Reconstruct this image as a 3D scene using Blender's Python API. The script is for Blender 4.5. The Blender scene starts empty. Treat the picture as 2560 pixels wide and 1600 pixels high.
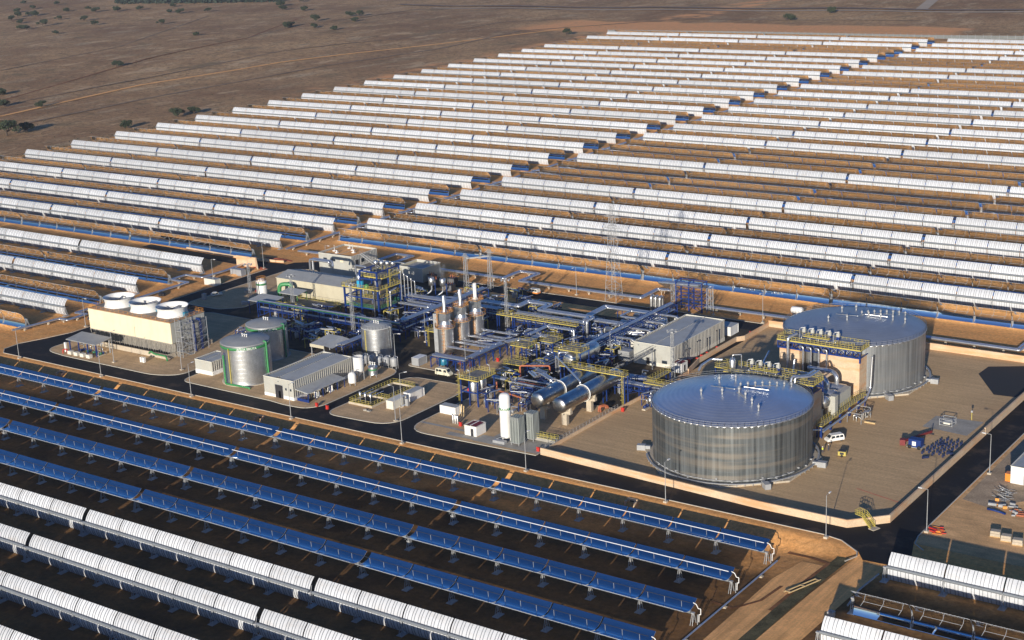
import bpy, math, random
from mathutils import Vector, Matrix
R = random.Random(11)
C = bpy.context.scene.collection
S = bpy.context.scene
PI = math.pi

# ------------------------------------------------------------ survey of the photograph
CAM = (747.68, -450.754, 147.075)
YAW, PIT, ROL, FPX = -0.6311, 0.2832, -0.0472, 3837.73
def _axes():
    fw = Vector((math.sin(YAW)*math.cos(PIT), math.cos(YAW)*math.cos(PIT), -math.sin(PIT)))
    rt = Vector((math.cos(YAW), -math.sin(YAW), 0)); up = rt.cross(fw)
    return fw, rt*math.cos(ROL)+up*math.sin(ROL), up*math.cos(ROL)-rt*math.sin(ROL)
FW, RT, UP = _axes()
def G(u, v, z=0.0):
    """site position, at height z, of a point measured in the 2560 x 1600 photograph"""
    d = FW*FPX + RT*(u-1280) - UP*(v-800)
    t = (z-CAM[2])/d.z
    return (CAM[0]+t*d.x, CAM[1]+t*d.y, z)

# ------------------------------------------------------------ materials
M = {}
def mat(name, col, rough=.6, metal=0., var=.18, scale=.35, bump=0., bscale=6., fine=0., spec=None, streak=0.):
    m = bpy.data.materials.new(name); m.use_nodes = True
    nt = m.node_tree; N = nt.nodes; Lk = nt.links
    b = N['Principled BSDF']
    b.inputs['Roughness'].default_value = rough; b.inputs['Metallic'].default_value = metal
    if spec is not None: b.inputs['Specular IOR Level'].default_value = spec
    geo = N.new('ShaderNodeNewGeometry')
    n1 = N.new('ShaderNodeTexNoise'); n1.inputs['Scale'].default_value = scale; n1.inputs['Detail'].default_value = 6
    n1.inputs['Roughness'].default_value = .65
    src = geo.outputs['Position']
    if streak:
        mp = N.new('ShaderNodeMapping'); mp.inputs['Scale'].default_value = (1, 1, streak)
        Lk.new(src, mp.inputs['Vector']); Lk.new(mp.outputs[0], n1.inputs['Vector'])
    else: Lk.new(src, n1.inputs['Vector'])
    mr = N.new('ShaderNodeMapRange'); mr.inputs['From Min'].default_value = .3; mr.inputs['From Max'].default_value = .7
    mr.inputs['To Min'].default_value = 1-var; mr.inputs['To Max'].default_value = 1+var
    Lk.new(n1.outputs['Fac'], mr.inputs['Value'])
    mx = N.new('ShaderNodeVectorMath'); mx.operation = 'SCALE'; mx.inputs[0].default_value = col
    Lk.new(mr.outputs[0], mx.inputs['Scale'])
    out = mx.outputs[0]
    if fine:
        n2 = N.new('ShaderNodeTexNoise'); n2.inputs['Scale'].default_value = bscale; n2.inputs['Detail'].default_value = 4
        Lk.new(src, n2.inputs['Vector'])
        m2 = N.new('ShaderNodeMapRange'); m2.inputs['From Min'].default_value = .3; m2.inputs['From Max'].default_value = .7
        m2.inputs['To Min'].default_value = 1-fine; m2.inputs['To Max'].default_value = 1+fine
        Lk.new(n2.outputs['Fac'], m2.inputs['Value'])
        y = N.new('ShaderNodeVectorMath'); y.operation = 'SCALE'
        Lk.new(out, y.inputs[0]); Lk.new(m2.outputs[0], y.inputs['Scale']); out = y.outputs[0]
    Lk.new(out, b.inputs['Base Color'])
    if bump:
        n3 = N.new('ShaderNodeTexNoise'); n3.inputs['Scale'].default_value = bscale; n3.inputs['Detail'].default_value = 5
        Lk.new(src, n3.inputs['Vector'])
        bp = N.new('ShaderNodeBump'); bp.inputs['Strength'].default_value = bump; bp.inputs['Distance'].default_value = .2
        Lk.new(n3.outputs['Fac'], bp.inputs['Height']); Lk.new(bp.outputs[0], b.inputs['Normal'])
    M[name] = m
    return m

def corrugated(name, col, rough=.5, period=.5, metal=0., depth=.5):
    m = mat(name, col, rough, metal, .07, .3)
    nt = m.node_tree; N = nt.nodes; Lk = nt.links; b = N['Principled BSDF']
    geo = N.new('ShaderNodeNewGeometry'); sp = N.new('ShaderNodeSeparateXYZ'); Lk.new(geo.outputs['Position'], sp.inputs[0])
    ad = N.new('ShaderNodeMath'); ad.operation = 'ADD'; Lk.new(sp.outputs[0], ad.inputs[0]); Lk.new(sp.outputs[1], ad.inputs[1])
    mu = N.new('ShaderNodeMath'); mu.operation = 'MULTIPLY'; mu.inputs[1].default_value = 2*PI/period; Lk.new(ad.outputs[0], mu.inputs[0])
    sn = N.new('ShaderNodeMath'); sn.operation = 'SINE'; Lk.new(mu.outputs[0], sn.inputs[0])
    bp = N.new('ShaderNodeBump'); bp.inputs['Strength'].default_value = depth; bp.inputs['Distance'].default_value = .08
    Lk.new(sn.outputs[0], bp.inputs['Height']); Lk.new(bp.outputs[0], b.inputs['Normal'])
    return m

mat('mirror', (.88, .91, .95), .02, 1., .03, .25)
mat('trough_back', (.64, .66, .69), .5, 0, .06, .3)
mat('galvanised', (.34, .35, .36), .5, .12, .12, .8)
mat('tube_steel', (.20, .22, .24), .5, .1, .1, .8)
mat('rib_steel', (.25, .27, .30), .5, .3, .1, .8)
mat('receiver_glint', (.85, .86, .88), .12, .2, .03, .5)  # sun glint on the tubes, put into a near-white base colour
mat('receiver_dark', (.03, .035, .05), .15, .0, .1, .5)
mat('alu', (.66, .66, .65), .33, .9, .14, .6, fine=.1, bscale=3)
mat('support_blue', (.010, .020, .075), .5, 0, .1, .6)
mat('vessel_skin', (.52, .52, .51), .30, 1., .16, .5, fine=.1, bscale=2)
mat('alu_dull', (.60, .62, .64), .38, .9, .14, .5, fine=.1, bscale=2.5)
mat('pipe_alu', (.66, .68, .71), .28, .82, .12, .8)
mat('blue_steel', (.008, .032, .165), .4, 0, .15, .6)
mat('yellow_steel', (.46, .38, .09), .5, 0, .15, .6)
mat('orange_steel', (.66, .30, .06), .5, 0, .2, .6)
mat('green_steel', (.045, .23, .08), .4, 0, .12, .6)
mat('darkgreen_steel', (.03, .16, .08), .5, 0, .15, .6)
mat('red_paint', (.50, .03, .02), .5, 0, .1, .6)
mat('rust_pipe', (.36, .11, .05), .6, 0, .2, .8)
mat('white_paint', (.78, .78, .76), .4, 0, .05, .5)
mat('offwhite', (.66, .64, .56), .6, 0, .07, .4)
mat('cream_panel', (.76, .66, .46), .6, 0, .05, .25)
mat('cream_van', (.66, .63, .48), .35, 0, .04, .5)
mat('grey_panel', (.42, .42, .38), .6, 0, .08, .3)
mat('beige_panel', (.50, .46, .34), .6, 0, .08, .3)
mat('roof_grey', (.30, .31, .31), .55, 0, .12, .25, fine=.06, bscale=2)
mat('roof_light', (.40, .41, .40), .55, 0, .1, .25, fine=.06, bscale=2)
mat('concrete', (.46, .40, .31), .85, 0, .16, .25, fine=.12, bscale=3)
mat('concrete_grey', (.34, .32, .28), .85, 0, .2, .3, fine=.12, bscale=3)
mat('dark_opening', (.012, .012, .014), .7, 0, .1, 1)
mat('dark_plastic', (.03, .03, .035), .5, 0, .1, 1)
mat('glass_dark', (.02, .03, .04), .06, 0, .05, 1)
mat('maroon_roof', (.16, .018, .02), .6, 0, .12, .8)
mat('timber', (.55, .40, .20), .8, 0, .2, 1.5)
mat('teal_paint', (.02, .16, .26), .35, 0, .1, .6)
mat('cyan_paint', (.03, .34, .58), .5, 0, .1, .6)
mat('grating', (.24, .22, .19), .7, .2, .2, 1.5, fine=.2, bscale=5)
mat('rubber', (.018, .018, .018), .8, 0, .1, 1)
mat('orange_paint', (.75, .25, .04), .4, 0, .1, .6)
mat('skin', (.45, .27, .18), .6, 0, .05, 1)
mat('hivis', (.75, .85, .08), .7, 0, .05, 1)
mat('cloth_dark', (.03, .04, .07), .9, 0, .1, 1)
mat('kerb_stone', (.50, .46, .38), .85, 0, .12, 1.)
corrugated('clad_grey', (.40, .39, .35), .5, .9, depth=.9)
corrugated('clad_light', (.52, .50, .44), .5, .9, depth=.9)
corrugated('fin_grey', (.30, .33, .32), .5, .6, .2, depth=.9)

def foliage(name, col):
    m = mat(name, col, .85, 0, .45, .35, fine=.3, bscale=1.8)
    return m
foliage('oak_leaf', (.038, .052, .026))
foliage('far_leaf', (.030, .045, .032))
mat('bark', (.07, .05, .035), .9, 0, .2, 1)

# --- the big salt tanks' cladding: vertical sheet streaks and horizontal dirt bands
def tank_clad(name, col, rough, streaks=.28, warm=.5):
    m = mat(name, col, rough, .55, .1, .12)
    nt = m.node_tree; N = nt.nodes; Lk = nt.links; b = N['Principled BSDF']
    old = b.inputs['Base Color'].links[0].from_socket
    geo = N.new('ShaderNodeNewGeometry')
    mp = N.new('ShaderNodeMapping'); mp.inputs['Scale'].default_value = (1, 1, .03); Lk.new(geo.outputs['Position'], mp.inputs[0])
    n = N.new('ShaderNodeTexNoise'); n.inputs['Scale'].default_value = 1.1; n.inputs['Detail'].default_value = 5; Lk.new(mp.outputs[0], n.inputs['Vector'])
    mr = N.new('ShaderNodeMapRange'); mr.inputs['From Min'].default_value = .35; mr.inputs['From Max'].default_value = .65
    mr.inputs['To Min'].default_value = 1-streaks; mr.inputs['To Max'].default_value = 1+streaks*.6; Lk.new(n.outputs['Fac'], mr.inputs['Value'])
    s = N.new('ShaderNodeVectorMath'); s.operation = 'SCALE'; Lk.new(old, s.inputs[0]); Lk.new(mr.outputs[0], s.inputs['Scale'])
    # horizontal stain bands
    mp2 = N.new('ShaderNodeMapping'); mp2.inputs['Scale'].default_value = (.03, .03, .55); Lk.new(geo.outputs['Position'], mp2.inputs[0])
    n2 = N.new('ShaderNodeTexNoise'); n2.inputs['Scale'].default_value = 1.; n2.inputs['Detail'].default_value = 3; Lk.new(mp2.outputs[0], n2.inputs['Vector'])
    cr = N.new('ShaderNodeMapRange'); cr.inputs['From Min'].default_value = .5; cr.inputs['From Max'].default_value = .64
    cr.inputs['To Max'].default_value = warm; Lk.new(n2.outputs['Fac'], cr.inputs['Value'])
    mx = N.new('ShaderNodeMix'); mx.data_type = 'RGBA'; mx.inputs[7].default_value = (.40, .33, .25, 1)
    Lk.new(cr.outputs[0], mx.inputs[0]); Lk.new(s.outputs[0], mx.inputs[6]); Lk.new(mx.outputs[2], b.inputs['Base Color'])
    rr = N.new('ShaderNodeMapRange'); rr.inputs['To Min'].default_value = rough-.08; rr.inputs['To Max'].default_value = rough+.14
    Lk.new(n.outputs['Fac'], rr.inputs['Value']); Lk.new(rr.outputs[0], b.inputs['Roughness'])
    # sheet seams
    bp = N.new('ShaderNodeBump'); bp.inputs['Strength'].default_value = .25; bp.inputs['Distance'].default_value = .1
    Lk.new(n.outputs['Fac'], bp.inputs['Height']); Lk.new(bp.outputs[0], b.inputs['Normal'])
    return m
tank_clad('salt_wall', (.155, .17, .175), .46, .5, .32)
tank_clad('salt_wall_clean', (.25, .265, .275), .46, .34, .1)
def tank_roof(name, col, rough, cx, cy):
    m = mat(name, col, rough, .72, .12, .12)
    nt = m.node_tree; N = nt.nodes; Lk = nt.links; b = N['Principled BSDF']
    geo = N.new('ShaderNodeNewGeometry')
    sub = N.new('ShaderNodeVectorMath'); sub.operation = 'SUBTRACT'; sub.inputs[1].default_value = (cx, cy, 0); Lk.new(geo.outputs['Position'], sub.inputs[0])
    mp = N.new('ShaderNodeVectorMath'); mp.operation = 'MULTIPLY'; mp.inputs[1].default_value = (1, 1, 0); Lk.new(sub.outputs[0], mp.inputs[0])
    ln = N.new('ShaderNodeVectorMath'); ln.operation = 'LENGTH'; Lk.new(mp.outputs[0], ln.inputs[0])
    mu = N.new('ShaderNodeMath'); mu.operation = 'MULTIPLY'; mu.inputs[1].default_value = 2*PI/1.25; Lk.new(ln.outputs['Value'], mu.inputs[0])
    sn = N.new('ShaderNodeMath'); sn.operation = 'SINE'; Lk.new(mu.outputs[0], sn.inputs[0])
    nz = N.new('ShaderNodeTexNoise'); nz.inputs['Scale'].default_value = .5; nz.inputs['Detail'].default_value = 4; Lk.new(geo.outputs['Position'], nz.inputs['Vector'])
    ad = N.new('ShaderNodeMath'); ad.operation = 'MULTIPLY_ADD'; ad.inputs[1].default_value = .5; Lk.new(nz.outputs['Fac'], ad.inputs[0]); Lk.new(sn.outputs[0], ad.inputs[2])
    bp = N.new('ShaderNodeBump'); bp.inputs['Strength'].default_value = .3; bp.inputs['Distance'].default_value = .05
    Lk.new(ad.outputs[0], bp.inputs['Height']); Lk.new(bp.outputs[0], b.inputs['Normal'])
    return m

# ------------------------------------------------------------ mesh helper
class MB:
    def __init__(s): s.v = []; s.f = []; s.m = []; s.sm = []
    def add(s, vs, fs, mi=0, smooth=False):
        o = len(s.v); s.v += [tuple(p) for p in vs]
        for f in fs: s.f.append(tuple(i+o for i in f)); s.m.append(mi); s.sm.append(smooth)
    def box(s, x0, y0, z0, x1, y1, z1, mi=0):
        s.add([(x0,y0,z0),(x1,y0,z0),(x1,y1,z0),(x0,y1,z0),(x0,y0,z1),(x1,y0,z1),(x1,y1,z1),(x0,y1,z1)],
              [(0,3,2,1),(4,5,6,7),(0,1,5,4),(1,2,6,5),(2,3,7,6),(3,0,4,7)], mi)
    def cbox(s, x, y, z, sx, sy, sz, rz=0, mi=0):
        c, n = math.cos(rz), math.sin(rz); vs = []
        for dz in (0, sz):
            for dx, dy in ((-.5,-.5),(.5,-.5),(.5,.5),(-.5,.5)):
                a, b = dx*sx, dy*sy; vs.append((x+a*c-b*n, y+a*n+b*c, z+dz))
        s.add(vs, [(0,3,2,1),(4,5,6,7),(0,1,5,4),(1,2,6,5),(2,3,7,6),(3,0,4,7)], mi)
    def prism(s, poly, z0, z1, mi=0, top_mi=None):
        n = len(poly)
        s.add([(x,y,z0) for x,y in poly]+[(x,y,z1) for x,y in poly], [tuple(range(n-1,-1,-1))]+[(i,(i+1)%n,(i+1)%n+n,i+n) for i in range(n)], mi)
        s.add([(x,y,z1) for x,y in poly], [tuple(range(n))], mi if top_mi is None else top_mi)
    def bar(s, a, b, w, h=None, mi=0):
        """square bar from a to b"""
        h = h or w; a = Vector(a); b = Vector(b); d = (b-a)
        if d.length < 1e-5: return
        d.normalize(); u = d.cross(Vector((0,0,1)))
        if u.length < .05: u = Vector((1,0,0))
        u.normalize(); w2 = u.cross(d); u = u*(w/2); w2 = w2*(h/2)
        vs = [p+q for p in (a,b) for q in (-u-w2, u-w2, u+w2, -u+w2)]
        s.add(vs, [(0,1,2,3),(7,6,5,4),(0,4,5,1),(1,5,6,2),(2,6,7,3),(3,7,4,0)], mi)
    def tube(s, pts, r, n=8, mi=0, bend=None, caps=True, smooth=True):
        P = [Vector(p) for p in pts]
        if len(P) > 2:
            bend = bend if bend is not None else (.3 if callable(r) else r*2.2)
            Q = [P[0]]
            for i in range(1, len(P)-1):
                a, b, c = P[i-1], P[i], P[i+1]
                l = min(bend, (a-b).length*.45, (c-b).length*.45)
                p0 = b+(a-b).normalized()*l; p1 = b+(c-b).normalized()*l
                for k in range(5):
                    t = k/4; Q.append(p0*(1-t)**2+b*2*t*(1-t)+p1*t*t)
            Q.append(P[-1]); P = Q
        rings = []; u = None
        for i, p in enumerate(P):
            d = (P[min(i+1,len(P)-1)]-P[max(i-1,0)])
            if d.length < 1e-6: d = Vector((0,0,1))
            d.normalize()
            if u is None:
                u = d.cross(Vector((0,0,1)))
                if u.length < .05: u = Vector((1,0,0))
            u = u-d*u.dot(d)
            if u.length < 1e-4: u = d.orthogonal()
            u.normalize(); w = d.cross(u)
            rr = r(i/(len(P)-1)) if callable(r) else r
            rings.append([p+u*(rr*math.cos(2*PI*k/n))+w*(rr*math.sin(2*PI*k/n)) for k in range(n)])
        vs = [q for rg in rings for q in rg]
        fs = [(i*n+k, i*n+(k+1)%n, (i+1)*n+(k+1)%n, (i+1)*n+k) for i in range(len(rings)-1) for k in range(n)]
        s.add(vs, fs, mi, smooth)
        if caps:
            s.add(rings[0], [tuple(range(n-1,-1,-1))], mi); s.add(rings[-1], [tuple(range(n))], mi)
    def lathe(s, c, prof, n=32, mi=0, axis='z', smooth=True, mis=None):
        """prof: list of (radius, along)"""
        vs = []
        for r, h in prof:
            for k in range(n):
                a = 2*PI*k/n; x, y = r*math.cos(a), r*math.sin(a)
                if axis == 'z': vs.append((c[0]+x, c[1]+y, c[2]+h))
                elif axis == 'x': vs.append((c[0]+h, c[1]+x, c[2]+y))
                else: vs.append((c[0]-x, c[1]+h, c[2]+y))
        for j in range(len(prof)-1):
            o = len(s.v)
        fs = []
        o = len(s.v); s.v += vs
        for j in range(len(prof)-1):
            for k in range(n):
                s.f.append((o+j*n+k, o+j*n+(k+1)%n, o+(j+1)*n+(k+1)%n, o+(j+1)*n+k)); s.m.append(mis[j] if mis else mi)
                s.sm.append(smooth)
    def rail(s, pts, h=1.1, step=1.5, w=.06, mi=0, closed=False):
        P = [Vector(p) for p in pts]
        if closed: P = P+[P[0]]
        for a, b in zip(P, P[1:]):
            L = (b-a).length; n = max(1, round(L/step))
            for k in range(n+1):
                p = a.lerp(b, k/n); s.bar(p, p+Vector((0,0,h)), w*.8, w*.8, mi)
            for q in (h, h*.5, .06): s.bar(a+Vector((0,0,q)), b+Vector((0,0,q)), w*.8, w*.8 if q > .2 else w*1.3, mi)
    def ladder(s, p, h, d=(0,-1), w=.5, mi=0, cage=True):
        x, y, z = p; tx, ty = -d[1], d[0]
        for k in (-1, 1): s.bar((x+tx*w/2*k, y+ty*w/2*k, z), (x+tx*w/2*k, y+ty*w/2*k, z+h+1), .08, .08, mi)
        for i in range(int(h/.5)): s.bar((x-tx*w/2, y-ty*w/2, z+.3+i*.5), (x+tx*w/2, y+ty*w/2, z+.3+i*.5), .05, .05, mi)
        if cage:
            for i in range(int((h-2)/1.2)+1):
                zz = z+2.2+i*1.2; q = [(x-tx*.4, y-ty*.4), (x-tx*.4+d[0]*.7, y-ty*.4+d[1]*.7), (x+tx*.4+d[0]*.7, y+ty*.4+d[1]*.7), (x+tx*.4, y+ty*.4)]
                for a, b in zip(q, q[1:]): s.bar((*a, zz), (*b, zz), .06, .06, mi)
    def mesh(s, name, mats, off=(0,0,0)):
        me = bpy.data.meshes.new(name)
        ox, oy, oz = off
        me.from_pydata([(x-ox, y-oy, z-oz) for x,y,z in s.v], [], s.f)
        for m in mats: me.materials.append(M[m])
        me.polygons.foreach_set('material_index', s.m); me.polygons.foreach_set('use_smooth', s.sm)
        me.update()
        return me

def tag(o, label=None, cat=None, group=None, kind=None):
    if label: o['label'] = label
    if cat: o['category'] = cat
    if group: o['group'] = group
    if kind: o['kind'] = kind
    return o
def thing(name, label, cat, loc=(0,0,0), rz=0, group=None):
    o = bpy.data.objects.new(name, None); C.objects.link(o); o.empty_display_size = .5
    o.location = loc; o.rotation_euler = (0,0,rz)
    return tag(o, label, cat, group)
def part(name, mb, mats, parent, local=False, label=None):
    if isinstance(mats, str): mats = [mats]
    off = (0,0,0)
    if not local:
        q = parent
        off = Vector((0,0,0))
        while q is not None: off = off+Vector(q.location); q = q.parent
    o = bpy.data.objects.new(name, mb.mesh(name, mats, off)); C.objects.link(o); o.parent = parent
    if label: o['label'] = label
    return o
def single(name, mb, mats, label, cat, loc, group=None, kind=None):
    """a thing that is one mesh, built in site coordinates round its base point"""
    if isinstance(mats, str): mats = [mats]
    o = bpy.data.objects.new(name, mb.mesh(name, mats, loc)); C.objects.link(o); o.location = loc
    return tag(o, label, cat, group, kind)
def struct(name, mb, mats):
    if isinstance(mats, str): mats = [mats]
    o = bpy.data.objects.new(name, mb.mesh(name, mats)); C.objects.link(o); o['kind'] = 'structure'
    return o
def dup(root, loc, rz=None, label=None, group=None):
    r = root.copy(); C.objects.link(r); r.location = loc
    if rz is not None: r.rotation_euler = (0,0,rz)
    if label: r['label'] = label
    if group: r['group'] = group
    for ch in list(root.children):
        c = ch.copy(); C.objects.link(c); c.parent = r
        for g in list(ch.children):
            d = g.copy(); C.objects.link(d); d.parent = c
    return r

ORD = ['first','second','third','fourth','fifth','sixth','seventh','eighth','ninth','tenth','eleventh','twelfth','thirteenth','fourteenth',
       'fifteenth','sixteenth','seventeenth','eighteenth','nineteenth','twentieth','twenty-first','twenty-second','twenty-third','twenty-fourth']

# ------------------------------------------------------------ camera, sun, sky
cd = bpy.data.cameras.new('camera'); cam = bpy.data.objects.new('camera', cd); C.objects.link(cam)
cam.matrix_world = Matrix(((RT.x, UP.x, -FW.x, CAM[0]), (RT.y, UP.y, -FW.y, CAM[1]), (RT.z, UP.z, -FW.z, CAM[2]), (0,0,0,1)))
cd.sensor_width = 36; cd.lens = FPX/2560*36; cd.clip_start = 1; cd.clip_end = 20000
S.camera = cam
SUN_EL = math.radians(12.4); SH = Vector((-.306, .952, 0)).normalized()      # direction shadows fall
sl = bpy.data.lights.new('sun', 'SUN'); so = bpy.data.objects.new('sun', sl); C.objects.link(so)
sd = Vector((SH.x*math.cos(SUN_EL), SH.y*math.cos(SUN_EL), -math.sin(SUN_EL)))
so.rotation_euler = sd.to_track_quat('-Z', 'Y').to_euler()
sl.energy = 5.0; sl.angle = math.radians(.5); sl.color = (1, .91, .78)
W = bpy.data.worlds.new('World'); S.world = W; W.use_nodes = True
wn = W.node_tree; bg = wn.nodes['Background']; sky = wn.nodes.new('ShaderNodeTexSky'); sky.sky_type = 'NISHITA'; sky.sun_disc = False
sky.sun_elevation = SUN_EL
az = math.atan2(-SH.x, -SH.y)          # sun azimuth from +Y towards +X
sky.sun_rotation = az; sky.air_density = 1.0; sky.dust_density = 1.1; sky.ozone_density = 4; sky.altitude = 500
hs = wn.nodes.new('ShaderNodeHueSaturation'); hs.inputs['Saturation'].default_value = 1.2; hs.inputs['Hue'].default_value = .512; wn.links.new(sky.outputs[0], hs.inputs['Color']); wn.links.new(hs.outputs[0], bg.inputs[0]); bg.inputs[1].default_value = .098
S.view_settings.view_transform = 'Standard'; S.view_settings.look = 'None'; S.view_settings.exposure = .25; S.view_settings.gamma = 1
S.view_settings.use_curve_mapping = False
S.render.engine = 'CYCLES'
S.cycles.caustics_reflective = True; S.cycles.blur_glossy = .4; S.cycles.caustics_refractive = False
S.cycles.max_bounces = 5; S.cycles.diffuse_bounces = 2; S.cycles.glossy_bounces = 4
S.cycles.sample_clamp_indirect = 8; S.cycles.use_denoising = True

def stretch_mod(name, sc, amp, lo=.35, hi=.65):
    m = M[name]; nt = m.node_tree; N = nt.nodes; Lk = nt.links; b = N['Principled BSDF']; old = b.inputs['Base Color'].links[0].from_socket
    geo = N.new('ShaderNodeNewGeometry'); mp = N.new('ShaderNodeMapping'); mp.inputs['Scale'].default_value = sc[:3]; mp.inputs['Rotation'].default_value = (0,0,sc[3]); Lk.new(geo.outputs['Position'], mp.inputs[0])
    n = N.new('ShaderNodeTexNoise'); n.inputs['Scale'].default_value = 1; n.inputs['Detail'].default_value = 5; n.inputs['Distortion'].default_value = .6; Lk.new(mp.outputs[0], n.inputs['Vector'])
    mr = N.new('ShaderNodeMapRange'); mr.inputs['From Min'].default_value = lo; mr.inputs['From Max'].default_value = hi; mr.inputs['To Min'].default_value = 1-amp; mr.inputs['To Max'].default_value = 1+amp; Lk.new(n.outputs['Fac'], mr.inputs['Value'])
    s = N.new('ShaderNodeVectorMath'); s.operation = 'SCALE'; Lk.new(old, s.inputs[0]); Lk.new(mr.outputs[0], s.inputs['Scale']); Lk.new(s.outputs[0], b.inputs['Base Color'])
def dust_mod(name, dust, sc, lo, hi, amt):
    m = M[name]; nt = m.node_tree; N = nt.nodes; Lk = nt.links; b = N['Principled BSDF']; old = b.inputs['Base Color'].links[0].from_socket
    geo = N.new('ShaderNodeNewGeometry'); mp = N.new('ShaderNodeMapping'); mp.inputs['Scale'].default_value = sc; Lk.new(geo.outputs['Position'], mp.inputs[0])
    n = N.new('ShaderNodeTexNoise'); n.inputs['Scale'].default_value = 1; n.inputs['Detail'].default_value = 7; n.inputs['Roughness'].default_value = .65; Lk.new(mp.outputs[0], n.inputs['Vector'])
    mr = N.new('ShaderNodeMapRange'); mr.inputs['From Min'].default_value = lo; mr.inputs['From Max'].default_value = hi; mr.inputs['To Max'].default_value = amt; Lk.new(n.outputs['Fac'], mr.inputs['Value'])
    x = N.new('ShaderNodeMix'); x.data_type = 'RGBA'; x.inputs[7].default_value = (*dust, 1); Lk.new(mr.outputs[0], x.inputs[0]); Lk.new(old, x.inputs[6]); Lk.new(x.outputs[2], b.inputs['Base Color'])
for n_ in ('grey_panel','clad_grey','clad_light','white_paint','offwhite','concrete','beige_panel','roof_light','roof_grey'): dust_mod(n_, (.30,.23,.15), (.35,.35,.12), .5, .78, .35)
dust_mod('cream_panel', (.50,.40,.27), (.5,.5,.1), .5, .75, .4)

def per_object(name, lo, hi):
    m = M[name]; nt = m.node_tree; N = nt.nodes; Lk = nt.links; b = N['Principled BSDF']; old = b.inputs['Base Color'].links[0].from_socket
    oi = N.new('ShaderNodeObjectInfo'); mr = N.new('ShaderNodeMapRange'); mr.inputs['To Min'].default_value = lo; mr.inputs['To Max'].default_value = hi; Lk.new(oi.outputs['Random'], mr.inputs['Value'])
    s = N.new('ShaderNodeVectorMath'); s.operation = 'SCALE'; Lk.new(old, s.inputs[0]); Lk.new(mr.outputs[0], s.inputs['Scale']); Lk.new(s.outputs[0], b.inputs['Base Color'])
per_object('trough_back', .84, 1.05); per_object('mirror', .86, 1.0)
dust_mod('trough_back', (.40,.33,.25), (.25,.6,.6), .5, .8, .4); dust_mod('mirror', (.45,.42,.38), (.3,.9,.9), .6, .85, .12)
# ------------------------------------------------------------ ground
def sst(a, b, x):
    t = min(1, max(0, (x-a)/(b-a))); return t*t*(3-2*t)
def ground_h(x, y):
    d = -2.8+2.5*sst(600, 632, x)
    h = d*sst(-154.2, -161.5, y)
    if y > 800 or x < -60 or y < -420:
        k = sst(0, 200, max(y-800, -60-x, -420-y, 0))
        h += k*(2.2*math.sin(x*.006+.5)*math.cos(y*.005)+.5*math.sin(x*.031+y*.023))
    # low earth bank along the far edge of the field
    h += .7*math.exp(-((x+9+1.2*math.sin(y*.05))/3.2)**2)*(sst(-160, -120, y)-sst(760, 790, y))
    return h
def _range(a, b, st):
    n = max(1, round((b-a)/st)); return [a+(b-a)*i/n for i in range(n)]
xs = _range(-9000, -1500, 750)+_range(-1500, -60, 48)+_range(-60, 20, 3)+_range(20, 590, 30)+_range(590, 645, 3)+_range(645, 1500, 60)+_range(1500, 6000, 750)+[6000]
ys = _range(-2500, -700, 300)+_range(-700, -180, 40)+_range(-180, -150, 1.2)+_range(-150, 780, 30)+_range(780, 2600, 45)+_range(2600, 14000, 900)+[14000]
g = MB()
nx = len(xs)
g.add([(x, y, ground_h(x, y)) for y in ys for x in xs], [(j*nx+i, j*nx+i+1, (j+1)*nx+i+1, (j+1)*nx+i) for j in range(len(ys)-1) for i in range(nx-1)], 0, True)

m = bpy.data.materials.new('earth'); m.use_nodes = True; M['earth'] = m
nt = m.node_tree; N = nt.nodes; Lk = nt.links; b = N['Principled BSDF']; b.inputs['Roughness'].default_value = .95; b.inputs['Specular IOR Level'].default_value = .1
geo = N.new('ShaderNodeNewGeometry'); POS = geo.outputs['Position']
def noise(scale, det=5, vec=None, rough=.6, sc=None):
    n = N.new('ShaderNodeTexNoise'); n.inputs['Scale'].default_value = scale; n.inputs['Detail'].default_value = det; n.inputs['Roughness'].default_value = rough
    src = vec or POS
    if sc:
        mp = N.new('ShaderNodeMapping'); mp.inputs['Scale'].default_value = sc[:3]; mp.inputs['Rotation'].default_value = (0,0,sc[3] if len(sc) > 3 else 0)
        Lk.new(src, mp.inputs[0]); src = mp.outputs[0]
    Lk.new(src, n.inputs['Vector']); return n.outputs['Fac']
def mth(op, a, b_=None, c=None, clamp=False):
    n = N.new('ShaderNodeMath'); n.operation = op; n.use_clamp = clamp
    for i, q in enumerate((a, b_, c)):
        if q is None: continue
        if isinstance(q, (int, float)): n.inputs[i].default_value = q
        else: Lk.new(q, n.inputs[i])
    return n.outputs[0]
def ramp(v, a, b_):
    n = N.new('ShaderNodeMapRange'); n.interpolation_type = 'SMOOTHSTEP'; n.inputs['From Min'].default_value = a; n.inputs['From Max'].default_value = b_
    Lk.new(v, n.inputs['Value']); return n.outputs[0]
def mixc(f, a, b_):
    n = N.new('ShaderNodeMix'); n.data_type = 'RGBA'
    if isinstance(f, (int, float)): n.inputs[0].default_value = f
    else: Lk.new(f, n.inputs[0])
    for i, q in ((6, a), (7, b_)):
        if isinstance(q, tuple): n.inputs[i].default_value = (*q, 1)
        else: Lk.new(q, n.inputs[i])
    return n.outputs[2]
sp = N.new('ShaderNodeSeparateXYZ'); Lk.new(POS, sp.inputs[0]); X, Y = sp.outputs[0], sp.outputs[1]
wob = noise(.035, 5); wobx = mth('ADD', X, mth('MULTIPLY', mth('SUBTRACT', wob, .5), 34.)); woby = mth('ADD', Y, mth('MULTIPLY', mth('SUBTRACT', noise(.028, 5), .5), 40.))
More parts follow.
